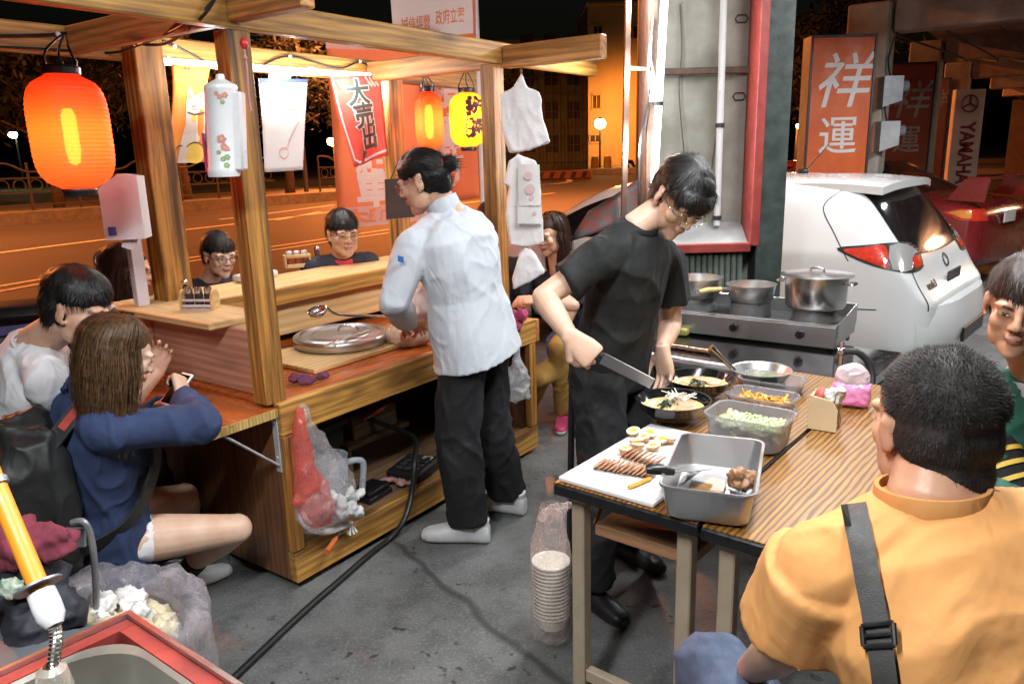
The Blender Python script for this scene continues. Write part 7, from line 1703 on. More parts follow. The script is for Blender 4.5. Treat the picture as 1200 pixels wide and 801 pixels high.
def long_hair(H, parent, root, mat, seed, length, n=700, back=(0, -1, 0), spread=.10, front=True):
    """curtain of long strands falling from the crown, over a solid core"""
    r_ = random.Random(seed); h = MB(); R3 = H.to_3x3().normalized()
    o = H @ V((0, -.03, 0)); dn = V((0, 0, -1)); bk = R3 @ V((0, -1, 0)); rt = R3 @ V((1, 0, 0)); bk.z *= .3; bk.normalize()
    for (c, r) in (((0, -.022, .046), (.077, .095, .080)), ((0, -.046, -.01), (.076, .072, .095))): h.ell(H @ V(c), tuple(x for x in r), R3, 24, 16)
    loft(h, [(o + bk * .02 + dn * .02, rt, bk, .076, .070), (o + bk * .03 + dn * length * .35, rt, bk, .082, .058), (o + bk * .03 + dn * length * .7, rt, bk, .084, .048), (o + bk * .03 + dn * length * .80, rt, bk, .070, .030)], 24)
    me = remesh(h, .008, 3); wrinkle(me, .008, 16, seed, (1, 1, .12), False)
    m = MB(); m.add([v.co.copy() for v in me.vertices], [list(p.vertices) for p in me.polygons])
    vs = []; fs = []
    for k in range(n):
        az = r_.uniform(0, 6.283)
        if front and 1.05 < az < 2.09: continue
        if not front and .5 < az < 2.64: continue
        el0 = r_.uniform(.35, 1.35); pts = []
        for j in range(5):
            el = el0 - (el0 + .05) * j / 4; pts.append(H @ V((.082 * math.cos(az) * math.cos(el), -.030 + .098 * math.sin(az) * math.cos(el), .045 + .092 * math.sin(el))))
        L = length * r_.uniform(.55, 1.15); out = (pts[-1] - o); out.z = 0; p = pts[-1].copy(); wob = r_.uniform(0, 6)
        for j in range(6):
            p = p + dn * L / 6 + out * (.02 if j < 2 else -.05) + rt * .009 * math.sin(wob + j * 1.3) + bk * .006 * math.cos(wob * 2 + j) + bk * .008; pts.append(p.copy())
        w_ = out.cross(dn).normalized() * .0016 * r_.uniform(.5, 1.3); b0 = len(vs); jit = V((r_.gauss(0, .005), r_.gauss(0, .005), 0)) + out.normalized() * r_.uniform(-.004, .018)
        for j, q in enumerate(pts): f_ = 1 - .75 * (j / (len(pts) - 1)) ** 2; vs += [q + jit - w_ * f_, q + jit + w_ * f_]
        fs += [[b0 + 2 * j, b0 + 2 * j + 1, b0 + 2 * j + 3, b0 + 2 * j + 2] for j in range(len(pts) - 1)]
    m.add(vs, fs); me2 = m.mesh("hair", mat, True); me2.transform(Matrix.Translation(-V(root))); return obj_from(me2, "hair", parent)
def glasses(H, parent, mat, w=.024, hgt=.017, th=.0013):
    mb = MB()
    for s in (-1, 1):
        c = V((s * .033, .101, .001)); pts = []
        for k in range(16):
            t = 6.283 * k / 16; ct, st = math.cos(t), math.sin(t); pts.append(H @ (c + V((w * abs(ct) ** .75 * (1 if ct > 0 else -1), -.010 * abs(ct) * (1 if ct * s > 0 else 0), hgt * abs(st) ** .75 * (1 if st > 0 else -1)))))
        mb.tube(pts, th, 6, closed=True)
        mb.tube([H @ V(p) for p in ((s * .057, .091, .005), (s * .076, .060, .006), (s * .083, .0, .010), (s * .082, -.018, .002))], th, 6)
    mb.tube([H @ V(p) for p in ((-.009, .102, .003), (0, .105, .005), (.009, .102, .003))], th, 6)
    return mb.build("glasses", mat, parent, True, world=True)
def cloth_part(mb, name, mat, parent, root, voxel=.008, amp=.005, sc=9, seed=1, stretch=(1, 1, .55), it=5):
    me = remesh(mb, voxel, it, .6)
    if amp: wrinkle(me, amp, sc, seed, stretch)
    me.transform(Matrix.Translation(-V(root)))
    for m in (mat if isinstance(mat, (list, tuple)) else [mat]): me.materials.append(m)
    return obj_from(me, name, parent)
def shoe(parent, root, ankle, d, upper, sole, s=1.0, stripe=None):
    d = V((d[0], d[1], 0)).normalized(); r = V((d.y, -d.x, 0)); a = V((ankle[0], ankle[1], 0)) - d * .02
    M = Matrix.Translation(a) @ Matrix((r, d, V((0, 0, 1)))).transposed().to_4x4() @ Matrix.Scale(s, 4)
    h = MB()
    loft(h, [(V((0, -.065, .035)), V((1, 0, 0)), V((0, 0, 1)), .030, .034), (V((0, -.05, .045)), V((1, 0, 0)), V((0, 0, 1)), .036, .046), (V((0, 0, .05)), V((1, 0, 0)), V((0, 0, 1)), .038, .050), (V((0, .06, .042)), V((1, 0, 0)), V((0, 0, 1)), .041, .042), (V((0, .13, .033)), V((1, 0, 0)), V((0, 0, 1)), .044, .033), (V((0, .18, .028)), V((1, 0, 0)), V((0, 0, 1)), .038, .027), (V((0, .205, .024)), V((1, 0, 0)), V((0, 0, 1)), .022, .018)], 20, 2.6)
    h.tube([(0, -.02, .06), (0, -.025, .105)], [.040, .042], 18)
    h.v = [M @ p for p in h.v]; me = remesh(h, .005, 4)
    for v in me.vertices: v.co.z = max(v.co.z, .002)
    mi = [1 if p.center.z < .030 * s else 0 for p in me.polygons]
    me.transform(Matrix.Translation(-V(root)))
    for m in (upper, sole): me.materials.append(m)
    me.polygons.foreach_set('material_index', mi); o = obj_from(me, "shoe", parent)
    lc = MB()
    for k in range(4): q = V((0, .055 + .022 * k, .088 - .0115 * k)); lc.tube([M @ (q + V((-.022, -.004, -.010))), M @ q, M @ (q + V((.022, -.004, -.010)))], .0028, 6)
    lc.build("laces", stripe or sole, o, world=True)
    return o
def person(label, group=None, **k):
    """one figure; all joints are world points"""
    pel = V(k['pel']); N = V(k['neck']); f = V((*k['f'], 0)).normalized(); up = (N - pel).normalized()
    f3 = (f - up * f.dot(up)).normalized(); r = f3.cross(up); root = V((pel.x, pel.y, 0)); S_ = k.get('s', 1.0)
    sw = k.get('sw', .185); drop = k.get('drop', .045); bk = k.get('bulk', 1.0); L = (N - pel).length
    sh = {s: k.get('sh' + n) or N + r * s * sw - up * drop for s, n in ((1, 'R'), (-1, 'L'))}
    H = head_frame(k['head'], k['hf'], k.get('hup', (0, 0, 1)), S_)
    body = MB(); head_prims(body, H, N, k.get('nr', .052), k.get('jaw', 1.0))
    at = lambda t: pel.lerp(N, t)
    tors = [(-.02, .155, .105), (.10, .160, .108), (.32, .142, .100), (.58, .158, .108), (.80, .160, .098), (.93, .115, .075), (1.0, .060, .055)]
    loft(body, [(at(t), r, f3, w * .95, d * .95) for t, w, d in tors])
    arms = {}
    for s, n in ((1, 'R'), (-1, 'L')):
        body.ell(sh[s], .052, u=14, v=10); body.tube([at(.93), sh[s]], [.06, .048], 14); body.tube([N - up * .05, sh[s]], [.045, .045], 14)
        if k.get('wr' + n) is None: continue
        w_ = V(k['wr' + n]); el = k.get('el' + n); el = V(el) if el is not None else ik(sh[s], w_, .285 * S_, .25 * S_, k.get('pole' + n, (r * s * .5 - up - f * .3)))
        arms[s] = (el, w_); cap(body, sh[s], el, .046 * S_, .037 * S_); body.tube([el, el.lerp(w_, .3), el.lerp(w_, .7), w_], [.037 * S_, .040 * S_, .032 * S_, .0255 * S_], 16)
        hd = k.get('hd' + n)
        if hd is not None:
            d, b_, cu, th = hd[:4]; hand(body, w_, d, b_, k.get('hs' + n, s), cu, th, hd[4] if len(hd) > 4 else .10, S_ * k.get('hsz', 1.0), hd[5] if len(hd) > 5 else None)
    legs = {}
    for s, n in ((1, 'R'), (-1, 'L')):
        if k.get('an' + n) is None: continue
        hip = k.get('hip' + n) or pel + r * s * .088 - up * .03; an = V(k['an' + n]); kn = k.get('kn' + n); dl = (V(hip) - an).length; kn = V(kn) if kn is not None else ik(hip, an, *((dl * .503, dl * .503) if dl > .74 else (.43, .42)), k.get('kpole', f))
        legs[s] = (V(hip), kn, an)
        if k.get('bare'): body.tube([hip, V(hip).lerp(kn, .4), V(hip).lerp(kn, .85), kn], [.085, .080, .060, .055], 18); body.ell(kn, .056); body.tube([kn, kn.lerp(an, .28), kn.lerp(an, .6), an], [.054, .057, .046, .034], 18); body.ell(an, .036)
    me = body_mesh(body, H, k.get('skin', SK1), k.get('vox', .0055), face_marks(H, k.get('sleepy', .55), k.get('look', (0, 0))), root)
    o = obj_from(me, "person", None, root); tag(o, label, "person", group)
    # top
    tp = k['top']; mb = MB(); hem = tp.get('hem', .10); g = tp.get('grow', .018)
    secs = [(-hem / L, .165 * bk + g * 1.2, .118 * bk + g)] + [(t, w * bk + g, d * bk + g * .8) for t, w, d in tors[1:6]] + [(tp.get('neck', .985), .062 + g * .6, .058 + g * .6)]
    loft(mb, [(at(t), r, f3, w, d) for t, w, d in secs])
    for s in (1, -1):
        mb.ell(sh[s], .055 + g * .6, u=16, v=10); mb.tube([at(.92), sh[s]], [.068 + g * .4, .054 + g * .5], 16); mb.tube([N - up * .045, (N - up * .045).lerp(sh[s], .5), sh[s]], [.055 + g, .062 + g * .5, .056 + g * .5], 16)
        if s in arms:
            el, w_ = arms[s]; sl = tp.get('sleeve', .5); q0 = tp.get('sr', .060); d0 = (el - sh[s])
            if sl <= 1: mb.tube([sh[s], sh[s] + d0 * sl * .5, sh[s] + d0 * sl], [q0, q0 * 1.0, q0 * tp.get('flare', 1.03)], 20)
            else: mb.tube([sh[s], sh[s] + d0 * .5, el - d0 * .06], [q0, q0 * .93, q0 * .86], 20); mb.ell(el, q0 * .88, u=16, v=10); mb.tube([el, el.lerp(w_, (sl - 1) * .5), el.lerp(w_, sl - 1)], [q0 * .86, q0 * .80, q0 * .72], 20)
    top = cloth_part(mb, tp.get('name', 'shirt'), tp['mat'], o, root, tp.get('vox', .008), tp.get('amp', .006), tp.get('sc', 8), tp.get('seed', 1), tp.get('stretch', (1, 1, .6)), tp.get('it', 5))
    if tp.get('collar'): cm = MB(); cm.lathe([(.066, -.014), (.071, .0), (.068, .012), (.060, .012), (.061, -.01)], n=32, M=frame(at(.985), r, f3) @ Matrix.Scale(tp['collar'], 4)); cm.build("collar", tp['mat'], o, world=True)
    # trousers and shoes
    tr = k.get('trousers')
    if tr and legs:
        mb = MB(); hr = tr.get('r', (.098, .078, .062)); loft(mb, [(at(-.10), r, f3, .160 * bk, .112 * bk), (at(.0), r, f3, .158 * bk, .110 * bk), (at(.10), r, f3, .140 * bk, .095 * bk)])
        for s, (hip, kn, an) in legs.items():
            cut = tr.get('cut', 1.0); mb.tube([hip, V(hip).lerp(kn, .5), kn], [hr[0], (hr[0] + hr[1]) / 2, hr[1]], 20); mb.ell(kn, hr[1], u=16, v=10); mb.ell(hip, hr[0], u=16, v=10); e = kn.lerp(an, cut); mb.tube([kn, kn.lerp(e, .5), e], [hr[1], (hr[1] + hr[2]) / 2, hr[2]], 20)
        cloth_part(mb, "trousers", tr['mat'], o, root, .009, tr.get('amp', .007), 8, 3, (1, 1, .7))
    if k.get('shoes') and legs:
        up_, so_ = k['shoes'][:2]
        for s, n in ((1, 'R'), (-1, 'L')):
            if s in legs: shoe(o, root, legs[s][2], k.get('fd' + n, f), up_, so_, k.get('ss', 1.0), k['shoes'][2] if len(k['shoes']) > 2 else None)
    return o, H, root, dict(sh=sh, arms=arms, legs=legs, r=r, f=f3, up=up, at=at)

def fold_bump(m):
    nt = m.node_tree; b = nt.nodes["Principled BSDF"]; co = _coord(nt, (1, 1, .6))
    n = _noise(nt, co, 8, 3, .5, .7); w = _noise(nt, _coord(nt), 420, 2)
    r = _ramp(nt, n, [(.30, .0), (.47, .9), (.52, 1.), (.72, .25)]); _bump(nt, b, _mix(nt, .06, r, w), .28, .012); return m
def fabric(name, col, c2=None, rough=.85, vs=6, var=.12, weave=.25, sheen=.0): return fold_bump(pm(name, col, rough, vs=vs, col2=c2, var=var, sheen=sheen))
m_jacket = fabric("white_chef_cotton", (.56, .59, .63), (.50, .54, .59)); m_jacket.node_tree.nodes['Bump'].inputs['Strength'].default_value = .30
m_blackt = fabric("black_jersey", (.010, .011, .011), (.006, .007, .007)); m_blackp = fabric("black_trouser_cloth", (.008, .009, .010), (.004, .004, .005))
m_orangeT = fabric("orange_jersey", (.60, .285, .09), (.53, .245, .075)); m_jeans = fabric("blue_denim", (.075, .10, .16), (.035, .05, .085), vs=14, var=.4); m_navy = fabric("navy_coat_cloth", (.030, .050, .125), (.018, .032, .085)); m_whiteT = fabric("white_jersey", (.76, .75, .76), (.66, .66, .68))
m_darkT = fabric("dark_navy_jersey", (.020, .022, .035), (.012, .012, .02)); m_redc = fabric("red_collar_cloth", (.50, .04, .05)); m_greenj = fabric("dark_green_jacket", (.015, .10, .065), (.010, .07, .045)); m_maroonT = fabric("dark_maroon_jersey", (.09, .02, .02)); m_khaki = fabric("mustard_trousers", (.48, .28, .075), (.38, .21, .05)); m_print = fabric("dark_blue_print", (.03, .035, .09), (.20, .20, .26), vs=60)
m_shoew = pm("white_shoe_leather", (.68, .69, .70), .45, vs=14, var=.15); m_solew = pm("white_rubber_sole", (.72, .71, .68), .55, vs=14, var=.18); m_shoeb = pm("black_shoe", (.015, .015, .016), .4, vs=14); m_blue = pm("blue_trim", (.04, .14, .45), .5, vs=14); m_pink = pm("pink_sneaker", (.50, .05, .14), .5, vs=14)
m_gold = pm("gold_wire", (.72, .55, .28), .2, 1.); m_redframe = pm("red_frame", (.45, .04, .04), .3)

# ---- the cook in white, back turned, seen from behind on his left
fch = (-.86, .50)
o, H, root, J = person("cook in a white jacket and black trousers standing at the cart, back to the viewer", pel=(-.165, 3.20, .93), neck=PD(527, 247, 3.17), f=fch, head=PD(495, 213, 3.16), hf=(-.93, .22, -.30), hup=(-.28, .05, 1), s=1.02, sw=.195, drop=.075, bulk=1.14, nr=.058, jaw=1.12, skin=SK1,
    shL=PD(486, 287, 3.06), shR=PD(566, 282, 3.30), elL=PD(462, 352, 3.02), wrL=PD(476, 377, 3.27), hdL=((.35, .85, -.2), (-.3, .2, .9), .5, .5), elR=PD(500, 352, 3.55), wrR=PD(497, 380, 3.36), hdR=((-.8, .2, -.2), (0, .2, .9), .5, .5),
    anL=G(549, 612, .09), anR=G(594, 579, .09), fdL=(-1, .12), fdR=(-.9, .35), kpole=(-.8, .5, 0), shoes=(m_shoew, m_solew, m_blue), ss=1.12, trousers=dict(mat=m_blackp, r=(.106, .098, .088), amp=.008),
    top=dict(mat=m_jacket, name="jacket", sleeve=1.92, sr=.074, hem=.13, grow=.028, amp=.006, sc=5.5, seed=4, vox=.007, it=3, stretch=(1, 1, .75)), vox=.005)
hair_obj(H, o, root, HB, 'bun', 3600, 2, .05, .0022, .06)
glasses(H, o, m_redframe)
mb = MB(); mb.ell(H @ V((0, -.105, .036)), .018, u=12, v=8); mb.tube([H @ (V((0, -.112, .032)) + V((.026 * math.cos(k * .524), 0, .026 * math.sin(k * .524)))) for k in range(12)], .006, 8, closed=True); mb.build("hair_band", pm("red_hair_band", (.6, .04, .05), .5), o, world=True)
c = V(k_ for k_ in J['at'](1.0)); mb = MB(); mb.lathe([(.066, -.030), (.070, .0), (.066, .030), (.061, .030), (.062, .0)], n=28, M=frame(PD(519, 240, 3.165), (.9, .4, .3), (-.3, .9, -.1))); mb.build("stand_collar", m_jacket, o, world=True)
e0 = J['sh'][-1].lerp(J['arms'][-1][0], .42); mb = MB(); mb.sheet(lambda s, q: PD(466 + 7 * s, 299 + 7 * q + 2 * s, 2.945 + .004 * s), 2, 2, .004); mb.build("sleeve_badge", m_blue, o, None, world=True)

# ---- the cook in black behind the table
fck = (.76, -.65)
kw = PD(668, 394, 2.36)
o, H, root, J = person("cook in a black t-shirt and glasses cutting over the ramen bowls behind the table", pel=(.375, 2.80, .90), neck=PD(747, 264, 2.68), f=fck, head=PD(797, 233, 2.64), hf=(.22, -.68, -.66), hup=(.36, -.35, .85), s=1.06, sw=.18, bulk=1.0, skin=SK3, sleepy=.35, look=(0, -.0015),
    shR=PD(703, 303, 2.56), elR=PD(637, 348, 2.50), wrR=kw, hdR=((.62, -.25, -.55), (-.35, -.8, .45), 1.15, .9), shL=PD(782, 310, 2.86), elL=PD(787, 378, 2.90), wrL=PD(776, 408, 2.80), hdL=((.12, -.15, -.95), (.75, .5, .1), .28, .3),
    anR=(.27, 2.56, .09), anL=(.46, 2.90, .09), fdR=(.55, -.75), fdL=(.6, -.7), shoes=(m_shoeb, m_shoeb), trousers=dict(mat=m_blackp, r=(.105, .088, .078), amp=.009),
    top=dict(mat=m_blackt, collar=1.05, sleeve=.62, sr=.068, hem=.09, grow=.016, amp=.009, sc=5, seed=9, vox=.0065, it=3, flare=1.06), vox=.0035, hsz=1.05)
hair_obj(H, o, root, HB, 'short', 9000, 5, .034, .0014, .20, .004)
glasses(H, o, m_gold)
cl = thing("cleaver", "long flat steel knife held in the right hand of the cook in black", "knife", kw)
d = (PD(764, 447, 2.26) - PD(700, 414, 2.30)).normalized(); a = PD(688, 406, 2.37); b = PD(707, 417, 2.335); e = PD(766, 447, 2.26)
mb = MB(); mb.tube([a - d * .05, a, b], [.010, .012, .011], 10); mb.build("handle", m_black, cl, world=True)
up_ = V((0, -.25, 1)); w_ = (up_ - d * up_.dot(d)).normalized(); mb = MB(); nrm = d.cross(w_) * .0012; P = [b + w_ * .012, e + w_ * .010, e - w_ * .028, b - w_ * .030]; mb.add([p + nrm for p in P] + [p - nrm for p in P], [[0, 1, 2, 3], [7, 6, 5, 4], [0, 4, 5, 1], [1, 5, 6, 2], [2, 6, 7, 3], [3, 7, 4, 0]]); mb.build("blade", m_steel_r, cl, None, world=True)

# ---- the man in orange, near right, seen from behind
o, H, root, J = person("man in an orange t-shirt with cropped hair seated at the near right", pel=(.80, .74, .50), neck=PD(1092, 580, 1.0), f=(-.16, .98), head=PD(1090, 499, 1.06), hf=(-.06, .98, -.12), hup=(-.02, .10, 1), s=.93, nr=.056, sw=.205, shL=PD(962, 668, .98), shR=PD(1255, 690, .97), bulk=1.22, jaw=1.1, skin=SK2,
    elL=PD(925, 755, 1.03), wrL=(.44, 1.30, .66), hdL=((.2, .9, -.2), (0, .2, .9), .5, .4), wrR=(.98, 1.25, .66), hdR=((-.2, .9, -.2), (0, .2, .9), .5, .4),
    anL=(.50, 1.42, .09), knL=PD(836, 792, 1.33), anR=(1.0, 1.35, .09), knR=(1.02, 1.2, .52), shoes=(m_shoeb, m_shoeb), trousers=dict(mat=m_jeans, r=(.105, .082, .07), amp=.008),
    top=dict(mat=m_orangeT, sleeve=.74, sr=.080, hem=.10, grow=.020, amp=.006, sc=5.5, seed=6, vox=.0055, it=4, stretch=(1, 1, .8), flare=1.05), vox=.005)
hair_obj(H, o, root, hair_mat('cropped_hair', (.030, .026, .023), (.010, .009, .008), .62), 'crop', 46000, 7, .013, .0007, .6)
mb = MB(); mb.lathe([(.072, -.016), (.076, .0), (.073, .014), (.067, .014), (.068, -.01)], n=36, M=frame(PD(1092, 579, .995), (1, 0, .06), (0, .94, -.12))); mb.build("collar", m_orangeT, o, world=True)
so = o
bag = thing("shoulder_bag", "dark grey webbing strap with buckle crossing the back of the orange t-shirt", "bag", (J['at'](.3).x, J['at'](.3).y, .5))
top = [c_ for c_ in o.children if c_.name.startswith('shirt')][0]
bb = bmesh.new(); bb.from_mesh(top.data); bb.transform(Matrix.Translation(root)); bvt = BVHTree.FromBMesh(bb); bb.free()
def onshirt(px, py, off):
    d = ray(px, py).normalized(); h = bvt.ray_cast(CAMP, d)
    return (h[0] - d * off) if h[0] else PD(px, py, .95)
path = [(1000, 589), (1005, 615), (1011, 645), (1017, 680), (1023, 710), (1028, 740), (1033, 770), (1037, 800), (1041, 840)]
mb = MB(); vs = []
for (px, py) in path:
    for dx in (-15, -7, 0, 7, 15): vs.append(onshirt(px + dx, py - dx * .12, .014))
for (px, py) in path:
    for dx in (-15, -7, 0, 7, 15): vs.append(onshirt(px + dx, py - dx * .12, .009))
n_ = len(path); mb.add(vs, [[i * 5 + k, i * 5 + k + 1, (i + 1) * 5 + k + 1, (i + 1) * 5 + k] for i in range(n_ - 1) for k in range(4)] + [[i * 5 + 4, n_ * 5 + i * 5 + 4, n_ * 5 + (i + 1) * 5 + 4, (i + 1) * 5 + 4] for i in range(n_ - 1)] + [[i * 5, (i + 1) * 5, n_ * 5 + (i + 1) * 5, n_ * 5 + i * 5] for i in range(n_ - 1)])
mb.build("strap", pm("grey_webbing", (.045, .045, .042), .6, vs=30, var=.2, bump=.4, bs=500), bag, .8, world=True)
mb = MB()
P = [onshirt(px, py, .018) for px, py in ((1010, 733), (1047, 729), (1049, 755), (1012, 757))]
for i in range(4): mb.tube([P[i], P[(i + 1) % 4]], .0035, 8)
mb.tube([(P[0] + P[3]) / 2, (P[1] + P[2]) / 2], .003, 8); mb.build("buckle", m_black, bag, world=True)
mb = MB(); c = J['at'](.2) + J['f'] * .20 + J['r'] * .15; mb.box(c, (.24, .10, .18), bev=.03, seg=2); mb.build("pouch", pm("dark_bag_cloth", (.03, .03, .03), .7), bag, world=True)
st_ = thing("stool", "low red plastic stool under the man in orange", "stool", (.80, .72, 0)); mb = MB(); mb.box((0, 0, .37), (.30, .30, .03), bev=.01); mb.build("seat", pm("red_stool_plastic", (.5, .04, .03), .4), st_)
for sx in (-1, 1):
    for sy in (-1, 1): mb = MB(); mb.bar((sx * .15, sy * .15, 0), (sx * .12, sy * .12, .36), .03, .03); mb.build("leg", MATS["red_stool_plastic"], st_)

# ---- youth at the right edge
o, H, root, J = person("youth in a dark green jacket with yellow sleeve stripes at the right edge", pel=(1.50, 2.02, .46), neck=PD(1216, 445, 1.92), f=(-.45, -.88), head=PD(1197, 360, 1.86), hf=(-.58, -.80, -.14), hup=(.05, -.10, 1), s=.98, sw=.175, skin=SK2, sleepy=.5,
    elR=PD(1200, 600, 1.78), wrR=PD(1158, 584, 1.62), hdR=((-.8, -.4, -.1), (0, -.2, .9), .3, .3), wrL=(1.55, 1.65, .74), hdL=((-.5, -.8, 0), (0, 0, 1), .4, .3), anR=(1.28, 1.72, .09), anL=(1.55, 1.62, .09), shoes=(m_shoeb, m_solew), trousers=dict(mat=m_darkT), top=dict(mat=m_greenj, name="jacket", sleeve=1.9, sr=.066, grow=.026, amp=.008, seed=2))
hair_obj(H, o, root, HDB, 'short', 5000, 9, .030, .0016, .30)
mb = MB(); sA, (eA, wA) = J['sh'][1], J['arms'][1]; 
for fr in (.55, .66, .77): q = sA.lerp(eA, fr); d = (eA - sA).normalized(); mb.tube([q - d * .006, q + d * .006], .0705, 24)
mb.build("sleeve_stripe", pm("yellow_stripe", (.75, .48, .07), .7), o, world=True)
mb = MB(); mb.tube([sA.lerp(eA, .46), sA.lerp(eA, .7), sA.lerp(eA, .98)], [.0665, .0665, .063], 24); mb.build("dark_sleeve", m_blackp, o, world=True)
mb = MB(); mb.lathe([(.075, -.03), (.080, .0), (.074, .03), (.066, .03), (.066, 0)], n=28, M=frame(J['at'](.985), J['r'], J['f'])); mb.build("pale_collar", pm("pale_collar_cloth", (.55, .50, .52), .8, vs=30, var=.4), o, world=True)

# ---- diner with backpack, near left
fg = (.80, .60)
kR = V((-1.035, 2.60, .335)); 
o, H, root, J = person("young woman in a navy coat with long brown hair, holding a phone", pel=(-1.43, 2.47, .42), neck=PD(108, 458, 2.35), f=fg, head=PD(143, 416, 2.32), hf=(.80, .52, -.42), hup=(.3, .25, 1), s=.95, sw=.165, drop=.05, skin=SK3, bare=True,
    elR=PD(238, 497, 2.36), wrR=PD(214, 466, 2.52), hdR=((-.25, .55, .62), (.8, -.25, .1), .9, .6), wrL=PD(190, 476, 2.62), hdL=((.5, .4, .2), (0, -.4, .8), .6, .5), elL=PD(150, 500, 2.75),
    hipR=V((-1.38, 2.40, .40)), knR=kR, anR=(-1.31, 2.745, .10), hipL=V((-1.48, 2.58, .40)), knL=PD(216, 582, 2.84), anL=(-1.42, 3.05, .10), fdR=(.70, .70), fdL=(.7, .7), shoes=(m_shoew, m_solew), ss=.95,
    top=dict(mat=m_navy, name="coat", sleeve=1.9, sr=.066, hem=.16, grow=.030, amp=.009, sc=7, seed=3, vox=.007, it=4), vox=.0055)
long_hair(H, o, root, HBR, 3, .31, 8000, spread=.1, front=False)
mb = MB(); mb.tube([V((-1.38, 2.40, .40)), V((-1.38, 2.40, .40)).lerp(kR, .30)], [.085, .083], 20); cloth_part(mb, "shorts", m_whiteT, o, root, .008, .003)
mb = MB(); an = V((-1.31, 2.745, .10)); mb.tube([an - V((0, 0, .02)), an.lerp(kR, .22)], [.040, .046], 18); mb.build("sock", m_blackp, o, world=True)
mb = MB(); mb.lathe([(.078, -.04), (.090, -.01), (.082, .03), (.070, .035), (.072, 0)], n=28, M=frame(J['at'](.985), J['r'], J['f'])); me = remesh(mb, .006, 3); wrinkle(me, .006, 14, 3); me.transform(Matrix.Translation(-root)); me.materials.append(m_navy); obj_from(me, "hood_collar", o)
ph = thing("phone", "white smartphone held by the woman in the navy coat", "phone", PD(207, 455, 2.58)); M = frame(PD(207, 456, 2.575), (.42, .55, .62), (.75, -.45, .1)); mb = MB(); mb.box((0, 0, 0), (.135, .068, .008), M, bev=.003); mb.build("case", m_white, ph, world=True); mb = MB(); mb.box((0, 0, -.0046), (.118, .060, .001), M, bev=0); mb.build("screen", m_blackgloss, ph, None, world=True)
# her backpack
bsz = 1.25
bp = thing("backpack", "black backpack with red trimmed shoulder strap on the woman's back", "backpack", J['at'](.45) - J['f'] * .2)
bc_ = J['at'](.44) - J['f'] * .20 + J['r'] * .05; u_, r_v, f_v = J['up'], J['r'], J['f']
mb = MB(); loft(mb, [(bc_ - u_ * .27, r_v, f_v, .15, .07), (bc_ - u_ * .20, r_v, f_v, .18, .11), (bc_, r_v, f_v, .175, .11), (bc_ + u_ * .18, r_v, f_v, .15, .10), (bc_ + u_ * .26, r_v, f_v, .11, .06)], 28, 3.2)
m_bp = fabric("black_nylon", (.018, .020, .020), (.010, .011, .011), .55); bpr = mx(bp).translation
cloth_part(mb, "pack_body", m_bp, bp, bpr, .008, .012, 7, 8)
mb = MB(); loft(mb, [(bc_ - u_ * .19 - f_v * .08, r_v, f_v, .11, .03), (bc_ - u_ * .15 - f_v * .09, r_v, f_v, .12, .045), (bc_ - u_ * .03 - f_v * .09, r_v, f_v, .115, .04), (bc_ + u_ * .0 - f_v * .08, r_v, f_v, .10, .02)], 24, 3.2); cloth_part(mb, "front_pocket", m_bp, bp, bpr, .007, .008, 9, 2)
shR = J['sh'][1]; P = smoothcurve([bc_ + u_ * .19 + r_v * .08 + f_v * .03, J['at'](.96) + r_v * .085 - f_v * .03 + u_ * .035, shR - r_v * .055 + u_ * .065 + f_v * .05, shR - r_v * .06 + f_v * .13 - u_ * .06, J['at'](.55) + r_v * .13 + f_v * .135, J['at'](.25) + r_v * .175 + f_v * .03, bc_ - u_ * .17 + r_v * .13 + f_v * .04], 6)
def strip(P, w, nrm, th, lo=0, hi=None):
    P = P[lo:hi]; mb = MB(); vs = []
    for i, p in enumerate(P):
        d = (P[min(i + 1, len(P) - 1)] - P[max(i - 1, 0)]).normalized(); q = J['at'](.5); out = p - q; out -= u_ * out.dot(u_) * .6; out = (out - d * out.dot(d)).normalized(); s = d.cross(out) * w / 2
        vs += [p + s + out * th, p - s + out * th, p + s, p - s]
    mb.add(vs, [f_ for i in range(len(P) - 1) for f_ in ([4 * i, 4 * i + 1, 4 * i + 5, 4 * i + 4], [4 * i + 1, 4 * i + 3, 4 * i + 7, 4 * i + 5], [4 * i, 4 * i + 4, 4 * i + 6, 4 * i + 2])]); return mb
strip(P, .052, None, .010).build("shoulder_strap", m_bp, bp, .8, world=True)
strip(P, .026, None, .013, 3, 18).build("red_trim", pm("red_webbing", (.45, .05, .03), .6), bp, .8, world=True)
st_ = thing("stool", "low grey metal stool under the woman in the navy coat", "stool", (-1.44, 2.46, 0)); mb = MB(); mb.lathe([(0, .30), (.15, .30), (.155, .315), (.15, .33), (0, .33)], n=28); mb.build("seat", m_darkgrey, st_)
for k in range(4): a_ = R(45 + 90 * k); mb = MB(); mb.tube([(.17 * math.cos(a_), .17 * math.sin(a_), 0), (.13 * math.cos(a_), .13 * math.sin(a_), .31)], .011, 8); mb.build("leg", m_greymetal, st_)
fr = thing("folding_chair", "bent grey tube frame of a folding chair behind the maroon cloth", "chair", PD(105, 640, 1.9))
mb = MB(); mb.tube(smoothcurve([PD(84, 612, 1.9), PD(98, 611, 1.9), PD(107, 630, 1.9), PD(112, 680, 1.88), PD(114, 760, 1.86)], 6), .009, 8); mb.build("frame", m_greymetal, fr, world=True); mb = MB(); mb.sheet(lambda s, q: PD(72 + 28 * s, 618 + 22 * q, 1.93 + .02 * math.sin(s * 3)), 4, 3, .006); mb.build("seat_panel", m_greymetal, fr, world=True)

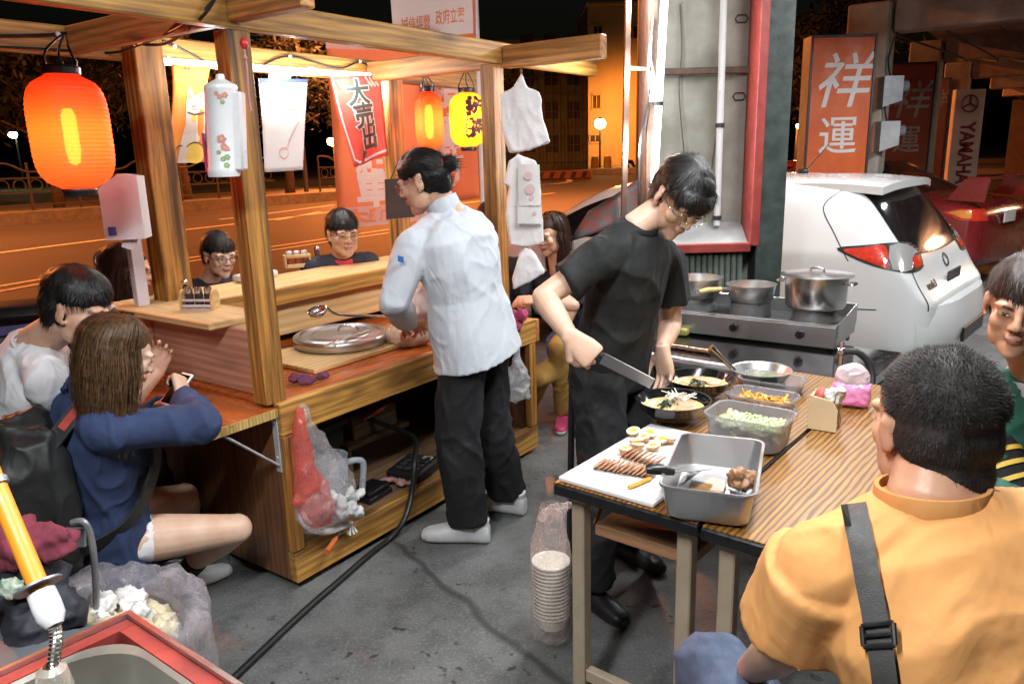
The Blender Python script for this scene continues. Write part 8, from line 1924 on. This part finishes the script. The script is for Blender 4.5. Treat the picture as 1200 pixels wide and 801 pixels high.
# ---- man in the white t-shirt behind her
o, H, root, J = person("man in a white t-shirt leaning over the shelf beside the woman in navy", pel=(-1.86, 2.72, .46), neck=PD(44, 400, 2.54), f=(.82, .57), head=PD(94, 362, 2.48), hf=(.93, -.10, -.30), hup=(.36, .0, .93), s=1.06, sw=.195, bulk=1.08, jaw=1.12, nr=.060, skin=SK1, sleepy=.3,
    shR=PD(55, 446, 2.40), elR=PD(110, 520, 2.62), wrR=PD(183, 437, 2.86), hdR=((.25, .2, .9), (-.3, .9, 0), .55, .3, .25), shL=PD(24, 420, 2.72), wrL=PD(150, 460, 3.05), hdL=((.5, .3, .5), (-.5, .5, .5), .5, .4),
    anR=(-1.45, 2.86, .09), anL=(-1.52, 3.10, .09), shoes=(m_shoeb, m_solew), trousers=dict(mat=m_jeans), top=dict(mat=m_whiteT, collar=1.12, sleeve=.75, sr=.074, grow=.022, amp=.008, seed=8, vox=.007), vox=.005)
hair_obj(H, o, root, HB, 'short', 6000, 11, .028, .0017, .22)
def seat_for(x, y, lab):
    s_ = thing("stool", lab, "stool", (x, y, 0), 0); mb = MB(); mb.box((0, 0, .38), (.28, .28, .03), bev=.01); mb.build("seat", m_darkgrey, s_)
    for sx in (-1, 1):
        for sy in (-1, 1): mb = MB(); mb.bar((sx * .14, sy * .14, 0), (sx * .11, sy * .11, .37), .024, .024); mb.build("leg", m_greymetal, s_)
seat_for(-1.88, 2.72, "square stool under the man in the white t-shirt")
seat_for(1.50, 2.02, "square stool under the youth in the dark green jacket")

# ---- diners along the far side of the cart
def diner(label, head, neck, hf, f, top, hair, style, skin=SK1, s=1.0, gl=None, seed=1, trou=m_darkT, **kk):
    N = V(neck); pel = V((N.x, N.y, .50)) - V((*f, 0)) * .10; ff = V((*f, 0)).normalized(); rt = V((ff.y, -ff.x, 0))
    o, H, root, J = person(label, "diners behind the cart", pel=pel, neck=N, f=f, head=head, hf=hf, s=s, sw=.175, skin=skin, wrR=N + ff * .28 + rt * .16 - V((0, 0, .42)), hdR=(ff - rt * .4, (0, 0, 1), .5, .4), wrL=N + ff * .28 - rt * .16 - V((0, 0, .42)), hdL=(ff + rt * .4, (0, 0, 1), .5, .4),
        anR=pel + ff * .36 + rt * .1 - V((0, 0, .41)), anL=pel + ff * .36 - rt * .1 - V((0, 0, .41)), shoes=(m_shoeb, m_solew), trousers=dict(mat=trou), top=dict(mat=top, sleeve=kk.get('sleeve', .6), amp=.005, seed=seed), vox=kk.get('vox', .006), jaw=kk.get('jaw', 1.0), sleepy=kk.get('sleepy', .38))
    if style != 'long': hair_obj(H, o, root, hair, style, 2600, seed, .035, .0030, .25, kk.get('fringe', .0))
    else: long_hair(H, o, root, hair, seed, kk.get('hl', .34), 700, front=False)
    if gl: glasses(H, o, gl, th=.0018)
    seat_for(pel.x, pel.y, "stool under the " + label.split(' behind')[0].split(' sitting')[0])
    return o, H, J
diner("boy with black framed glasses and dark shirt sitting behind the left post", PD(257, 299, 4.02), PD(245, 330, 4.07), (.72, -.66, -.20), (.6, -.75), m_darkT, HB, 'short', SK3, .94, m_black, 3, fringe=.0)
o, H, J = diner("man in a navy top with red collar sitting behind the back ledge", PD(402, 274, 4.42), PD(399, 302, 4.47), (.50, -.85, -.12), (.5, -.8), m_darkT, HB, 'short', SK1, 1.06, m_gold, 5, jaw=1.15, fringe=.0)
mb = MB(); mb.lathe([(.10, -.045), (.088, -.01), (.074, .022), (.066, .022), (.075, -.01)], n=28, M=frame(J['at'](.97), J['r'], J['f'])); mb.build("red_collar", m_redc, o, world=True)
diner("diner with short dark hair almost hidden behind the cook in white", PD(575, 262, 4.62), PD(577, 305, 4.68), (-.35, -.9, -.2), (-.3, -.9), m_darkT, HB, 'short', SK1, 1.0, None, 7)
diner("woman with long dark brown hair sitting at the far left corner of the cart", PD(152, 318, 3.62), PD(146, 366, 3.62), (.80, .42, -.15), (.8, .5), m_maroonT, HDB, 'long', SK1, 1.0, None, 9, hl=.36)
# woman at the right end of the cart: skirt, mustard trousers, pink shoe
sa = G(660, 503); 
o, H, root, J = person("woman with mustard trousers and pink sneaker at the right end of the cart", pel=(.42, 4.62, .50), neck=PD(655, 322, 4.55), f=(-.55, -.6), head=PD(645, 275, 4.50), hf=(-.6, -.6, -.2), s=.96, sw=.165, skin=SK1,
    elR=PD(672, 358, 4.15), wrR=PD(632, 352, 4.20), hdR=((-.9, 0, 0), (0, -.3, .9), .4, .4), wrL=PD(625, 350, 4.35), hdL=((-.9, -.2, 0), (0, -.3, .9), .4, .4), anR=(sa.x, sa.y + .06, .10), knR=PD(657, 404, 4.28), anL=(.10, 4.62, .10), fdR=(-.15, -1), fdL=(-.2, -1), shoes=(m_pink, m_solew, pm("lime_laces", (.5, .6, .08), .6)), ss=.95, trousers=dict(mat=m_khaki, r=(.082, .066, .050), amp=.004), top=dict(mat=m_darkT, sleeve=.5, amp=.005))
long_hair(H, o, root, HDB, 21, .30, 600, front=False)
mb = MB(); loft(mb, [(J['at'](-.12), J['r'], J['f'], .20, .17), (J['at'](.05), J['r'], J['f'], .18, .15), (J['at'](.2), J['r'], J['f'], .16, .12)]); mb.tube([J['legs'][1][0], J['legs'][1][0].lerp(J['legs'][1][1], .75)], [.12, .11], 18); cloth_part(mb, "skirt", m_print, o, root, .01, .006)
seat_for(.44, 4.64, "stool under the woman with the pink sneaker")
